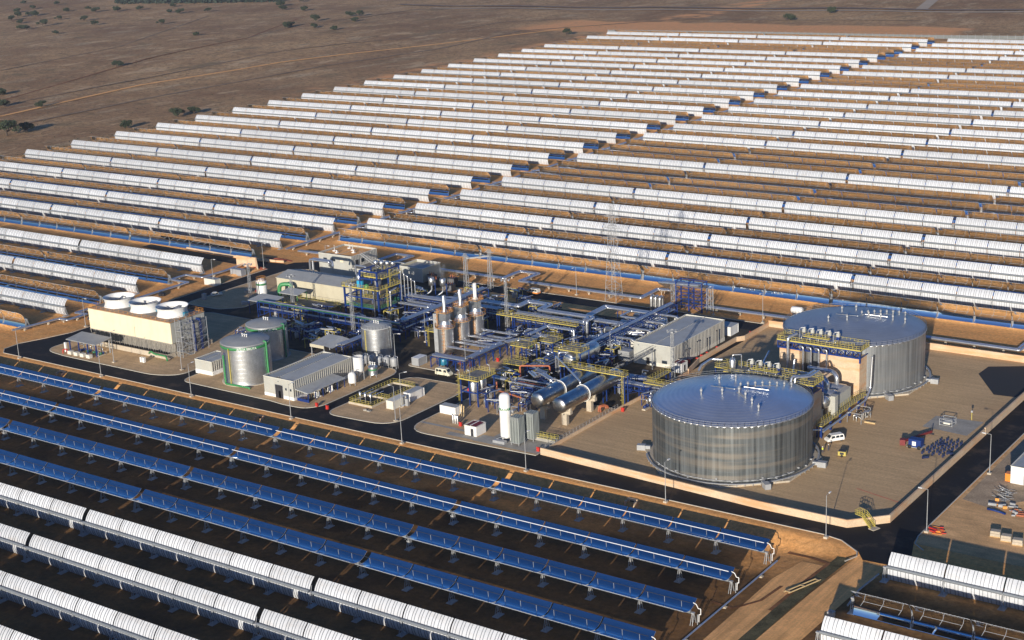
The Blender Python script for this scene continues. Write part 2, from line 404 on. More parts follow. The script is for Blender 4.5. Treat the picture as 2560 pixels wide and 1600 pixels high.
# sand of the graded site
n_big = noise(.02, 6); n_mid = noise(.16, 6); n_fine = noise(2.2, 4)
sand = mixc(ramp(n_mid, .35, .68), (.76, .35, .11), (.84, .45, .17))
sand = mixc(ramp(n_big, .45, .62), sand, (.70, .36, .14))
rowdirt = mixc(ramp(noise(.3, 6, sc=(.12, 1, 1)), .4, .66), (.74, .36, .12), (.52, .27, .10))
# brown dry plain beyond
pl = mixc(ramp(noise(.006, 8, rough=.7), .36, .64), (.32, .18, .09), (.56, .35, .175))
pl = mixc(ramp(noise(.05, 7, sc=(1, .35, 1, .5)), .52, .74), pl, (.52, .38, .23))
pl = mixc(ramp(noise(.018, 7), .56, .7), pl, (.27, .19, .10))
pl = mixc(mth('MULTIPLY', ramp(noise(.09, 6), .6, .72), .7), pl, (.56, .40, .24))
pl = mixc(mth('MULTIPLY', ramp(noise(.25, 7, rough=.85), .49, .58), .75), pl, (.15, .095, .05))
pl = mixc(mth('MULTIPLY', ramp(noise(.06, 7, rough=.8), .52, .62), .5), pl, (.17, .13, .065))
pl = mixc(mth('MULTIPLY', ramp(noise(.035, 8, rough=.75, sc=(1,.5,1,.9)), .55, .63), .6), pl, (.66, .46, .27))
# cleared orange ground round the field
orange = mixc(ramp(n_mid, .3, .7), (.85, .40, .17), (.70, .36, .16))
bank = mth('MULTIPLY', mth('MULTIPLY', ramp(wobx, -52, -26), ramp(Y, 300, 470)), mth('SUBTRACT', 1., ramp(wobx, -9, 3)))
bare = mth('MULTIPLY', mth('MULTIPLY', ramp(woby, 772, 792), mth('SUBTRACT', 1., ramp(woby, 868, 884))), mth('MULTIPLY', ramp(wobx, -160, -110), mth('SUBTRACT', 1., ramp(wobx, 280, 300))))
inside = mth('MULTIPLY', mth('MULTIPLY', ramp(wobx, -16, -8), mth('SUBTRACT', 1., ramp(woby, 776, 786))), 1.)
col = mixc(inside, pl, mixc(ramp(n_fine, .3, .7), sand, rowdirt))
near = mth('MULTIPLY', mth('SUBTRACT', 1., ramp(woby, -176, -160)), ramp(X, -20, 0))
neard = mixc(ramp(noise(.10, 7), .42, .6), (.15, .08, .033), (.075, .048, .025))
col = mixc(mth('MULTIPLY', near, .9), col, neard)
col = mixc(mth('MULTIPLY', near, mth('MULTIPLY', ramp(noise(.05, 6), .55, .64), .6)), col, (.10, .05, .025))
col = mixc(mth('MULTIPLY', bank, ramp(noise(.04, 5), .42, .6)), col, orange)
col = mixc(mth('MULTIPLY', bare, .95), col, orange)
# fine grain
gr = N.new('ShaderNodeMapRange'); gr.inputs['From Min'].default_value = .3; gr.inputs['From Max'].default_value = .7; gr.inputs['To Min'].default_value = .66; gr.inputs['To Max'].default_value = 1.32
Lk.new(noise(.9, 8, rough=.75), gr.inputs['Value'])
sc_ = N.new('ShaderNodeVectorMath'); sc_.operation = 'SCALE'; Lk.new(col, sc_.inputs[0]); Lk.new(gr.outputs[0], sc_.inputs['Scale'])
Lk.new(sc_.outputs[0], b.inputs['Base Color'])
bp = N.new('ShaderNodeBump'); bp.inputs['Strength'].default_value = .5; bp.inputs['Distance'].default_value = .25
Lk.new(mth('ADD', noise(.8, 8, rough=.7), mth('MULTIPLY', n_mid, 2.)), bp.inputs['Height']); Lk.new(bp.outputs[0], b.inputs['Normal'])
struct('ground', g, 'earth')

mat('asphalt', (.012, .012, .014), .8, 0, .35, .12, bump=.1, bscale=4, fine=.15, spec=.2)
mat('asphalt_worn', (.045, .044, .042), .85, 0, .4, .1, bump=.1, bscale=4, fine=.15, spec=.2)
mat('gravel_pad', (.56, .385, .215), .95, 0, .14, .14, bump=.35, bscale=2.2, fine=.14, spec=.1)
mat('gravel_bund', (.56, .385, .21), .95, 0, .10, .10, bump=.35, bscale=1.6, fine=.12, spec=.1)
mat('track_soil', (.84, .44, .17), .95, 0, .2, .18, bump=.3, bscale=2.5, fine=.12, spec=.1)
mat('yard_soil', (.66, .40, .19), .95, 0, .22, .12, bump=.3, bscale=2.5, fine=.15, spec=.1)
mat('worn_soil', (.40, .30, .20), .95, 0, .3, .2, bump=.3, bscale=2.5, fine=.2, spec=.1)
mat('dark_yard', (.055, .046, .034), .9, 0, .4, .1, bump=.3, bscale=3, fine=.2, spec=.15)
mat('verge', (.11, .095, .05), .95, 0, .5, .35, bump=.5, bscale=3, fine=.3, spec=.1)
mat('ditch_soil', (.24, .11, .05), .95, 0, .35, .3, bump=.5, bscale=3, fine=.2, spec=.1)

stretch_mod('gravel_bund', (.05,.8,1,.12), .09); stretch_mod('gravel_pad', (.08,.7,1,.3), .10); stretch_mod('track_soil', (.9,.05,1,0), .16); stretch_mod('yard_soil', (.12,.5,1,.5), .15)
dust_mod('gravel_bund', (.44,.29,.16), (.05,.05,.05), .5, .68, .7); dust_mod('gravel_pad', (.42,.29,.17), (.09,.09,.09), .5, .68, .6)
dust_mod('asphalt', (.20,.135,.08), (.12,.12,.1), .54, .8, .5); dust_mod('dark_yard', (.30,.20,.11), (.08,.08,.1), .48, .68, .6)
for n_ in ('gravel_pad','gravel_bund','yard_soil'): dust_mod(n_, (.20,.13,.08), (.35,.35,.3), .66, .74, .35)
def rounded(poly, rads, n=6):
    out = []; L = len(poly)
    for i in range(L):
        a, b_, c = Vector(poly[i-1]), Vector(poly[i]), Vector(poly[(i+1) % L]); r = rads[i] if isinstance(rads, (list, tuple)) else rads
        if r <= 0: out.append(tuple(b_)); continue
        l = min(r, (a-b_).length*.48, (c-b_).length*.48); p0 = b_+(a-b_).normalized()*l; p1 = b_+(c-b_).normalized()*l
        for k in range(n+1):
            t = k/n; q = p0*(1-t)**2+b_*2*t*(1-t)+p1*t*t; out.append((q.x, q.y))
    return out
def sheet(name, poly, z, m_):
    mb = MB(); mb.add([(x, y, z) for x, y in poly], [tuple(range(len(poly)))]); return struct(name, mb, m_)
def island(poly, rads, m_='gravel_pad', h=.13, name='gravel_island'):
    p = rounded(poly, rads); mb = MB()
    # kerb ring
    n = len(p); cx = sum(q[0] for q in p)/n; cy = sum(q[1] for q in p)/n
    inner = []
    for i in range(n):
        a, b_, c = Vector(p[i-1]), Vector(p[i]), Vector(p[(i+1) % n]); d = (c-a).normalized(); nn = Vector((-d.y, d.x))
        inner.append((b_.x+nn.x*.3, b_.y+nn.y*.3))
    k = MB(); vs = [(x,y,-.02) for x,y in p]+[(x,y,h+.03) for x,y in p]+[(x,y,h+.03) for x,y in inner]+[(x,y,h-.05) for x,y in inner]
    fs = []
    for i in range(n):
        j = (i+1) % n; fs += [(i,j,n+j,n+i),(n+i,n+j,2*n+j,2*n+i),(2*n+i,2*n+j,3*n+j,3*n+i)]
    k.add(vs, fs); struct('kerb', k, 'kerb_stone')
    return sheet(name, inner, h-.01, m_)
def kerbline(pts, w=.25, h=.14):
    k = MB()
    for a, b_ in zip(pts, pts[1:]): k.bar((*a, h/2-.01), (*b_, h/2-.01), w, h)
    return struct('kerb', k, 'kerb_stone')

# roads: one sheet of asphalt under the plant, islands rise from it
RZ = .012
road_poly = rounded([(317,-152),(617.5,-152),(627.5,-160),(632,-152),(632.3,60),(624.6,60),(624.6,-9),(334,-9),(319.5,-20),(319.5,-135)], [9,0,4,6,0,0,9,9,4,6])
sheet('road', [(317.5,-152.2),(329,-152.2),(614,-152.2),(619,-153.2),(624.5,-157),(627,-160.5),(634,-160),(635.5,-154),(633,-146),(632.6,-140),(632.6,90),(624.6,90),(624.6,-9),(331,-9),(322,-15),(319.4,-24),(319.4,-125),(316.5,-135),(313.2,-143),(313.6,-149)], RZ, 'asphalt')
kerbline([(313.3,-143),(313.7,-149.2),(317.5,-152.4),(329,-152.4),(614,-152.4),(619,-153.4),(624.3,-157.2),(625.2,-159.5),(624,-163)])
kerbline([(632.8,-143),(632.8,90)]); kerbline([(632.8,-143),(633.6,-147),(636.5,-149.5)])
kerbline([(331,-8.8),(430,-8.8),(624.4,-8.8)]); kerbline([(313.1,-143),(316.2,-134.5),(319.2,-125),(319.2,-28)])
sheet('service_road', [(240,-23.5),(300,-27.5),(320.5,-27.5),(320.5,-18),(300,-20.5),(240,-18)], RZ+.004, 'asphalt')
# islands of gravel
island([(327,-143.5),(340,-145),(383,-145),(391,-141),(391,-100),(383,-84),(345,-84),(331,-104)], [7,2,8,4,0,3,3,6])
island([(395,-144.8),(433.5,-145.2),(441,-146),(448.5,-145.5),(451.5,-141),(451.5,-104),(395,-104)], [4,0,2,3,2,6,3])
island([(456,-146),(480.5,-145),(480.8,-108),(474,-106.5),(456.5,-107.5)], [5,8,2,3,5])
island([(485.5,-145.3),(529,-143.8),(529,-103),(485.5,-104)], [8,0,0,2])
island([(449,-99.5),(477.5,-99.5),(477.5,-62),(449,-62)], [2,3,2,2])
island([(327.5,-80),(345,-80),(352,-74),(352,-40),(340,-19),(328,-24)], [4,2,2,2,8,5], 'gravel_pad')
sheet('inner_road', [(391.5,-100),(395,-144),(395,-104),(449,-100),(449,-80),(392,-84)], RZ+.004, 'dark_yard')
sheet('plant_yard', [(352,-82),(449,-82),(449,-104),(456,-104),(485,-101.5),(529,-101.5),(529,-17),(352,-17)], RZ+.008, 'dark_yard')
sheet('gravel_strip', [(400,-16.5),(505,-16.5),(505,-24),(400,-24)], RZ+.012, 'track_soil')
# tank bund: pad inside a low concrete wall
bund_c = [(529.5,-142.3),(595,-146.2),(617,-146.2),(624.3,-139),(624.3,-10.5),(530.5,-10.5),(530.5,-28),(528.5,-30),(528.5,-56),(531,-66),(529.5,-70)]
sheet('tank_pad', [(529.6,-142),(595,-146),(617,-146),(624,-139),(624,-10.7),(530.7,-10.7),(530.7,-66),(529.6,-70)], RZ+.016, 'gravel_bund')
# yard east of the road, dirt track south
sheet('yard', [(633.2,-147),(700,-147),(800,-140),(800,60),(633.2,60)], .02, 'yard_soil')
sheet('black_sheet', [G(2446,935)[:2], G(2484,987)[:2], G(2540,994)[:2], (622.6,-30), (622.6,-17), G(2560,916)[:2], G(2471,917)[:2]], .075, 'rubber')  # flat black polygon at the right of the tank pad
sheet('worn_yard', [(634,-118),(641,-120),(650,-108),(660,-100),(660,-40),(634,-40)], .026, 'worn_soil')
def draped(name, pts, w, m_, dz=.05):
    """a strip that follows the ground"""
    mb = MB(); P = [Vector(p) for p in pts]; L = []
    for a, b_ in zip(P, P[1:]):
        n = max(1, int((b_-a).length/1.2)); L += [a.lerp(b_, k/n) for k in range(n)]
    L.append(P[-1]); vs = []
    K = 4
    for i, p in enumerate(L):
        d = (L[min(i+1, len(L)-1)]-L[max(i-1, 0)]).normalized(); nn = Vector((-d.y, d.x)); ww = w(i/len(L)) if callable(w) else w
        for k in range(K+1):
            q = p+nn*ww*(k/K-.5); vs.append((q.x, q.y, ground_h(q.x, q.y)+dz))
    mb.add(vs, [(i*(K+1)+k, (i+1)*(K+1)+k, (i+1)*(K+1)+k+1, i*(K+1)+k+1) for i in range(len(L)-1) for k in range(K)], 0, True)
    return struct(name, mb, m_)
draped('dirt_track', [(629,-158),(627.5,-180),(626.5,-215),(626.5,-300)], 8, 'track_soil', .07)
draped('dirt_track', [(618,-165),(616,-175),(616.5,-215),(617,-300)], 7, 'track_soil', .06)
draped('verge_strip', [(622.5,-160),(621.5,-180),(621,-215),(620.5,-300)], 3.2, 'verge', .09)
draped('ditch', [(609.5,-160.8),(616,-162),(620.6,-164),(619.8,-175),(619.3,-190)], .9, 'ditch_soil', .10)
draped('ditch', [(606,-190),(611.5,-191.5),(615.3,-186),(616.2,-178)], .8, 'ditch_soil', .10)
# far country roads and tracks across the plain
draped('country_road', [G(0,290)[:2], G(350,215)[:2], G(700,158)[:2], G(1100,110)[:2], G(1500,62)[:2]], 5, 'track_soil', .25)
draped('country_road', [G(0,250)[:2], G(380,150)[:2], G(620,100)[:2], G(760,42)[:2]], 3, 'ditch_soil', .2)
mat('faint_track', (.24, .155, .085), .95, 0, .5, .08, fine=.3, bscale=.5)
mat('far_road', (.42, .33, .24), .9, 0, .1, .05)
mat('field_dark', (.17, .12, .09), .95, 0, .3, .02)
mat('field_pale', (.27, .22, .15), .95, 0, .15, .01, fine=.2, bscale=.12)
draped('country_road', [G(1080,19)[:2], G(1700,26)[:2], G(2560,33)[:2]], 9, 'far_road', .5)
draped('hedge_strip', [G(1000,12)[:2], G(1700,21)[:2], G(2560,29)[:2]], 10, 'field_dark', .8)
draped('country_road', [G(2300,28)[:2], G(2345,-6)[:2]], 12, 'far_road', .6)

for pts, w_ in ((((0,322),(400,240),(800,168),(1100,122),(1300,78),(1700,48),(2300,52)),4),(((0,262),(380,196),(700,132),(1000,100),(1250,58),(1500,42)),3),(((620,100),(760,62),(900,48),(1050,22)),3),(((0,180),(300,120),(520,40)),2.5)):
    draped('country_road', [G(a,b_)[:2] for a,b_ in pts], w_, 'faint_track', .3)
# ------------------------------------------------------------ parabolic trough collectors
AP, FOC = 2.95, 1.74            # half aperture, focal length
DEPTH = AP*AP/(4*FOC)
MODN, PITCH, MLEN, X0 = 6, 12.33, 11.98, .62
HALF = 75.0
def frame_dirs(state):
    # f: facing direction (dy,dz); t: towards the upper rim
    if state == 'back': e = math.radians(-12); f = (math.cos(e), math.sin(e)); t = (math.sin(-e), math.cos(e))      # opening away, white back to us
    elif state == 'front': e = math.radians(-12); f = (-math.cos(e), math.sin(e)); t = (-math.sin(-e), math.cos(e))
    else: e = math.radians(86); f = (-math.cos(e), math.sin(e)); t = (math.sin(e), math.cos(e))                    # facing the sky
    return f, t
AXZ = {'back': 3.35, 'front': 3.35, 'sky': 3.0}
NS = 14
def para(state, off=0.0):
    f, t = frame_dirs(state); out = []
    for i in range(NS+1):
        s = -AP+2*AP*i/NS; d = s*s/(4*FOC)
        # outward normal (towards the back)
        nl = math.hypot(1, s/(2*FOC)); nf, ns = -1/nl, (s/(2*FOC))/nl
        a = .42+d+nf*off; b_ = s+ns*off
        out.append((a*f[0]+b_*t[0], AXZ[state]+a*f[1]+b_*t[1]))
    return out
def at_trough(state, a, b_=0):
    f, t = frame_dirs(state); return (a*f[0]+b_*t[0], AXZ[state]+a*f[1]+b_*t[1])
def mirror_mb(state, x0, x1, mb=None, split=0):
    mb = mb or MB(); p = para(state); q = para(state, .05); n = NS+1
    vs = [(x0,y,z) for y,z in p]+[(x1,y,z) for y,z in p]; mb.add(vs, [(i,i+1,n+i+1,n+i) for i in range(NS)], 0, True)
    vs = [(x0,y,z) for y,z in q]+[(x1,y,z) for y,z in q]; mb.add(vs, [(i,n+i,n+i+1,i+1) for i in range(NS)], 1, True)
    for x in (x0, x1): mb.add([(x,y,z) for y,z in p]+[(x,y,z) for y,z in q], [(i,i+1,n+i+1,n+i) for i in range(NS)], 1)
    for k in (0, NS): mb.add([(x0,*p[k]),(x1,*p[k]),(x1,*q[k]),(x0,*q[k])], [(0,1,2,3)], 1)
    return mb
def rib_mb(state, x0, x1, mb=None, nr=14):
    """cantilever arms on the back plus the torque tube they hang from"""
    mb = mb or MB(); q = para(state, .055); r = para(state, .17)
    for k in range(nr):
        # arms stand in close pairs
        xc = x0+(x1-x0)*((k//2+.5)/(nr/2))+(-.36 if k % 2 == 0 else .36)*(x1-x0)/nr*1.1
        w = .05
        sgn = [(xc-w,*a) for a in q]+[(xc+w,*a) for a in q]+[(xc-w,*a) for a in r]+[(xc+w,*a) for a in r]; n = NS+1
        fs = []
        for i in range(NS): fs += [(2*n+i,3*n+i,3*n+i+1,2*n+i+1),(i,2*n+i,2*n+i+1,i+1),(n+i,n+i+1,3*n+i+1,3*n+i)]
        mb.add(sgn, fs, 1)
    y, z = at_trough(state, 0)
    mb.tube([(x0-.1,y,z),(x1+.1,y,z)], .36, 10, 0)
    return mb
def supports_mb(state, x0, x1, mb=None):
    mb = mb or MB(); a = at_trough(state, .42); b_ = at_trough(state, .42+FOC+.05)
    mb.bar((x0+(x1-x0)/6,a[0],a[1]), (x0+(x1-x0)*5/6,a[0],a[1]), .05, .05)
    for k in range(3):
        x = x0+(x1-x0)*(k+.5)/3
        mb.bar((x,a[0],a[1]), (x,b_[0],b_[1]), .07, .07, 0)
    return mb
def pylon_mb(state, drive=False):
    mb = MB(); z = AXZ[state]-.1; w = .9 if not drive else 1.1
    for sx in (-.28, .28):
        if drive or sx < 0:
            pass
        mb.bar((sx, -w, 0), (sx*.5, -.12, z), .11, .11); mb.bar((sx, w, 0), (sx*.5, .12, z), .11, .11)
    mb.box(-.34, -.3, z-.1, .34, .3, z+.14)
    mb.bar((0,-w*.55,z*.42), (0,w*.55,z*.42), .09)
    if drive:
        mb.bar((-.28,-w,0), (.28,w,0), .1); mb.bar((0,-.9,z*.8), (0,.9,z*.8), .22); mb.box(-.4,-.45,z*.45,.4,.45,z*.75)
        # end-plate arms of the drive
        f, t = frame_dirs(state)
        for s in (-1, 1):
            q = at_trough(state, .1, s*1.5); mb.bar((0, 0, AXZ[state]), (0, q[0], q[1]), .1)
    mb.cbox(0, 0, -.1, 1.5, 2.4, .22)
    return mb
TM = {}
for st in ('back', 'front', 'sky'):
    T = TM[st] = {}
    T['panel'] = mirror_mb(st, 0, MLEN).mesh('mirror_panel', ['mirror', 'trough_back'])
    T['frame'] = rib_mb(st, 0, MLEN).mesh('support_frame', ['tube_steel', 'rib_steel'])
    T['hold'] = supports_mb(st, 0, MLEN).mesh('receiver_support', ['galvanised'])
    pm = MB(); fm = MB(); hm = MB()
    for k in range(MODN):
        a = X0+k*PITCH; mirror_mb(st, a, a+MLEN, pm); rib_mb(st, a, a+MLEN, fm); supports_mb(st, a, a+MLEN, hm)
    T['panel6'] = pm.mesh('mirror_panel', ['mirror', 'trough_back']); T['frame6'] = fm.mesh('support_frame', ['tube_steel', 'rib_steel'])
    T['hold6'] = hm.mesh('receiver_support', ['galvanised'])
    T['pylon'] = pylon_mb(st).mesh('pylon', ['galvanised']); T['drive'] = pylon_mb(st, True).mesh('drive_pylon', ['galvanised'])
    y, z = at_trough(st, .42+FOC)
    for nm, mt in (('recv', 'receiver_dark'), ('recvb', 'receiver_glint')):
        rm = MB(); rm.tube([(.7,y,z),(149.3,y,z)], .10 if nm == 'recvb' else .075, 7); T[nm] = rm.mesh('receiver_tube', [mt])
    rm = MB(); y0, z0 = at_trough(st, 0)
    rm.tube([(-.2,y,z),(-.9,y*.7,z*.9),(-.9,y0,z0-.6),(-1.0,y0,.9)], .09, 7); T['flex'] = rm.mesh('flexible_pipe', ['alu'])
def child(name, me, parent, loc=(0,0,0)):
    o = bpy.data.objects.new(name, me); C.objects.link(o); o.parent = parent; o.location = loc; return o
protos = {}
def trough(st, x, y, z, label, group, full, bright=False, flex=0):
    key = (st, full, bright, flex)
    if key not in protos:
        T = TM[st]
        r = thing('trough_collector', label, 'solar trough', (x,y,z), 0, group)
        if full:
            for h in range(2):
                for k in range(MODN):
                    a = h*HALF+X0+k*PITCH
                    child('mirror_panel', T['panel'], r, (a,0,0)); child('support_frame', T['frame'], r, (a,0,0)); child('receiver_support', T['hold'], r, (a,0,0))
            for k in range(13):
                a = .15 if k == 0 else (149.85 if k == 12 else (HALF if k == 6 else (k//6)*HALF+X0+(k % 6)*PITCH-.06))
                if k == 6: child('drive_pylon', T['drive'], r, (a,0,0))
                else: child('pylon', T['pylon'], r, (a,0,0))
        else:
            for h in range(2):
                child('mirror_panel', T['panel6'], r, (h*HALF,0,0)); child('support_frame', T['frame6'], r, (h*HALF,0,0)); child('receiver_support', T['hold6'], r, (h*HALF,0,0))
            child('drive_pylon', T['drive'], r, (HALF,0,0))
        child('receiver_tube', T['recvb' if bright else 'recv'], r)
        if flex: child('flexible_pipe', T['flex'], r, (0,0,0)) if flex < 0 else None
        protos[key] = r
        return r
    r = dup(protos[key], (x,y,z+R.uniform(-.06,.06)), 0, label, group); return r

SP = 16.727
GB, GF, GS = 'white-backed troughs turned away', 'troughs turned towards the viewer', 'troughs facing up to the blue sky'
# left block beyond the plant: rows numbered from the cooling tower side
for j in range(-3, 23):
    full = j <= 2
    yW = 2*j*SP; 
    if j < 0: yW = {-1:-44.7, -2:-78.5, -3:-112.1}[j]
    yF = {-3:-128.9, -2:-95.4, -1:-61.6, 0:-15.8}.get(j, yW-SP)
    for s in range(2):
        x = 150*s; end = 'inner' if s else 'outer'
        if j < 0 and s == 0 and j < -1: continue
        n = ORD[j+3] if j+3 < len(ORD) else 'twenty-%s' % ORD[j-17]
        sw = 'front' if j == 20 else 'back'
        if j == 20: lb = 'mirror trough facing us instead of away, near the top of the left block, %s half' % end
        else: lb = 'white-backed trough, %s white row counted up from the cooling tower, %s half' % (n, end)
        trough(sw, x, yW, 0, lb, GB if sw == 'back' else GF, full)
        trough('front', x, yF, 0, 'brown-reflecting mirror trough, %s such row up from the cooling tower, %s half' % (n, end), GF, full)
trough('front', 0, 2*23*SP-SP, 0, 'last mirror trough at the top edge of the left block, outer half', GF, False)
trough('front', 150, 2*23*SP-SP, 0, 'last mirror trough at the top edge of the left block, inner half', GF, False)
# right block beyond the plant
miss = {4, 6, 14, 17}
for m_ in range(0, 22):
    y = 40.06+33.454*m_; n = ORD[m_]; full = m_ <= 1
    for s in range(2):
        x = 312.5+150*s; end = 'left' if s == 0 else 'right'
        if m_ in miss: lb = 'mirror trough facing us where the %s white row would stand, right block, %s half' % (n, end)
        else: lb = 'white-backed trough, %s white row counted up from the salt tanks, %s half' % (n, end)
        trough('front' if m_ in miss else 'back', x, y, 0, lb, GF if m_ in miss else GB, full)
        trough('front', x, y-SP, 0, 'orange-reflecting mirror trough, %s such row up from the salt tanks, %s half' % (n, end), GF, full)
# near block in front of the road
XN = 607.6
for k in range(8):  # last row is unseen below the frame, added to shade the row above
    y = -167.5-16.73*k; st = 'sky' if k < 4 else 'back'
    for s in range(3):
        x = XN-150*(s+1)
        if 4 < k < 7 and s == 2: continue
        end = ['right', 'middle', 'left'][s]
        if k < 4: lb = 'blue sky-reflecting trough, %s blue row below the front road, %s length%s' % (ORD[k], end, ' with gleaming receiver tube' if k < 2 else ' with dark receiver')
        else: lb = 'large white-backed trough, %s white row from the bottom left blue ones, %s length' % (ORD[k-4], end)
        trough(st, x, y, -2.8, lb, GS if k < 4 else GB, True, k < 2)
for k, st in enumerate(('back', 'front', 'back')):
    lb = ['white-backed trough in the lower right corner beside the road junction', 'gold and pale blue mirror trough between two white-backed ones, lower right corner', 'lowest white-backed trough at the bottom right corner beside the dirt track'][k]
    trough(st, 634.6, -167.0-16.73*k, -.35, lb, GF if st == 'front' else GB, True)
# ------------------------------------------------------------ generic builders for the plant
def lamp_post(x, y, face, label, h=10.4, grp='street lamps along the plant roads', arm=1.5):
    r = thing('street_lamp', label, 'street lamp', (x,y,0), math.radians(face), grp)
    p = MB(); p.tube([(0,0,.4),(0,0,h)], lambda t: .11-.045*t, 8); p.bar((0,0,h), (arm,0,h+.12), .07); part('pole', p, 'galvanised', r, True)
    p = MB(); p.cbox(0,0,0,.9,.9,.45); part('foot', p, 'concrete', r, True)
    p = MB(); p.cbox(arm+.3,0,h+.02,.9,.34,.16); part('lamp_head', p, 'white_paint', r, True)
    return r
def pole_lamp(x, y, z, h, face, label, grp='arm lamps on the platforms and yards'):
    r = thing('arm_lamp', label, 'lamp', (x,y,z), math.radians(face), grp)
    p = MB(); p.bar((0,0,0),(0,0,h),.12); p.bar((0,0,h),(.5,0,h+.25),.09); part('pole', p, 'galvanised', r, True)
    p = MB(); p.cbox(1.0,0,h+.2,1.3,.28,.14); part('lamp_head', p, 'white_paint', r, True)
    return r
def lattice(mb, x, y, z0, h, w0, w1, n, t=.09, tb=.06):
    for k in range(n+1):
        a = k/n; w = w0+(w1-w0)*a; z = z0+h*a
        q = [(x-w/2,y-w/2,z),(x+w/2,y-w/2,z),(x+w/2,y+w/2,z),(x-w/2,y+w/2,z)]
        if k:
            for i in range(4):
                mb.bar(pq[i], q[i], t)
                mb.bar(pq[i], q[(i+1) % 4], tb) if (k+i) % 2 else mb.bar(pq[(i+1) % 4], q[i], tb)
                mb.bar(q[i], q[(i+1) % 4], tb)
        pq = q
def flood_mast(x, y, h, label, w=1.0):
    r = thing('floodlight_mast', label, 'light mast', (x,y,0), 0, 'lattice floodlight masts in the plant')
    p = MB(); lattice(p, 0,0,0,h,w,w*.6,int(h/1.1)); part('lattice_mast', p, 'galvanised', r, True)
    p = MB(); p.tube([(1.3*math.cos(a*PI/6),1.3*math.sin(a*PI/6),h) for a in range(13)], .06, 5, bend=0)
    for a in range(4): p.bar((0,0,h),(1.3*math.cos(a*PI/2),1.3*math.sin(a*PI/2),h),.07)
    part('ring', p, 'galvanised', r, True)
    for a in range(6):
        p = MB(); p.cbox(1.45*math.cos(a*PI/3),1.45*math.sin(a*PI/3),h-.3,.35,.5,.45,a*PI/3); part('floodlight', p, 'galvanised', r, True)
    return r
def gable(name, label, cat, x0, y0, x1, y1, h, rise, wall, side, roofm, along='y', parapet=.35, openings=(), group=None, plinth=None):
    r = thing(name, label, cat, (x0,y0,0), 0, group)
    w = MB(); e = h
    w.add([(x0,y0,0),(x1,y0,0),(x1,y0,h),(x0,y0,h)], [(0,1,2,3)], 0); w.add([(x0,y1,0),(x1,y1,0),(x1,y1,h),(x0,y1,h)], [(3,2,1,0)], 0)
    w.add([(x1,y0,0),(x1,y1,0),(x1,y1,h),(x1,y0,h)], [(0,1,2,3)], 1); w.add([(x0,y0,0),(x0,y1,0),(x0,y1,h),(x0,y0,h)], [(3,2,1,0)], 1)
    part('wall', w, [wall, side], r)
    rf = MB(); q = parapet; t = .2
    if along == 'y':
        xm = (x0+x1)/2; rf.add([(x0+t,y0+t,h-q),(xm,y0+t,h-q+rise),(xm,y1-t,h-q+rise),(x0+t,y1-t,h-q)], [(0,1,2,3)]); rf.add([(xm,y0+t,h-q+rise),(x1-t,y0+t,h-q),(x1-t,y1-t,h-q),(xm,y1-t,h-q+rise)], [(0,1,2,3)])
        rf.bar((xm,y0+t,h-q+rise+.03),(xm,y1-t,h-q+rise+.03),.25,.1,1)
    else:
        ym = (y0+y1)/2; rf.add([(x0-t,y0-t,h),(x1+t,y0-t,h),(x1+t,ym,h+rise),(x0-t,ym,h+rise)], [(0,1,2,3)]); rf.add([(x0-t,ym,h+rise),(x1+t,ym,h+rise),(x1+t,y1+t,h),(x0-t,y1+t,h)], [(0,1,2,3)])
        rf.add([(x0,y0,h),(x0,y1,h),(x0,ym,h+rise)], [(0,2,1)], 1); rf.add([(x1,y0,h),(x1,y1,h),(x1,ym,h+rise)], [(0,1,2)], 1)
        rf.bar((x0-t,y0-t,h-.05),(x1+t,y0-t,h-.05),.18,.2,1)
    part('roof', rf, [roofm, side], r)
    if along == 'y':
        pp = MB(); 
        for a, b_ in (((x0,y0),(x1,y0)),((x1,y0),(x1,y1)),((x1,y1),(x0,y1)),((x0,y1),(x0,y0))): pp.bar((*a,h+.04),(*b_,h+.04),.3,.14)
        part('parapet', pp, 'offwhite', r)
    if plinth:
        pp = MB(); pp.box(x0-.05,y0-.05,0,x1+.05,y0+.01,plinth[0]); pp.box(x1-.01,y0-.048,0,x1+.05,y1,plinth[0]); part('plinth', pp, plinth[1], r)
    for (nm, face, a, b_, z0, z1, mt) in openings:
        o = MB()
        if face == 's': o.box(a,y0-.06,z0,b_,y0+.02,z1)
        else: o.box(x1-.02,a,z0,x1+.06,b_,z1)
        op = part(nm, o, mt, r)
        if nm != 'panel':
            f = MB(); w_ = .09
            if face == 's':
                for P in (((a-w_,y0-.1,z0),(a,y0,z1)),((b_,y0-.1,z0),(b_+w_,y0,z1)),((a-w_,y0-.1,z1),(b_+w_,y0,z1+w_))): f.box(*P[0],*P[1])
            else:
                for P in (((x1,a-w_,z0),(x1+.1,a,z1)),((x1,b_,z0),(x1+.1,b_+w_,z1)),((x1,a-w_,z1),(x1+.1,b_+w_,z1+w_))): f.box(*P[0],*P[1])
            part('frame', f, 'galvanised', op)
    return r
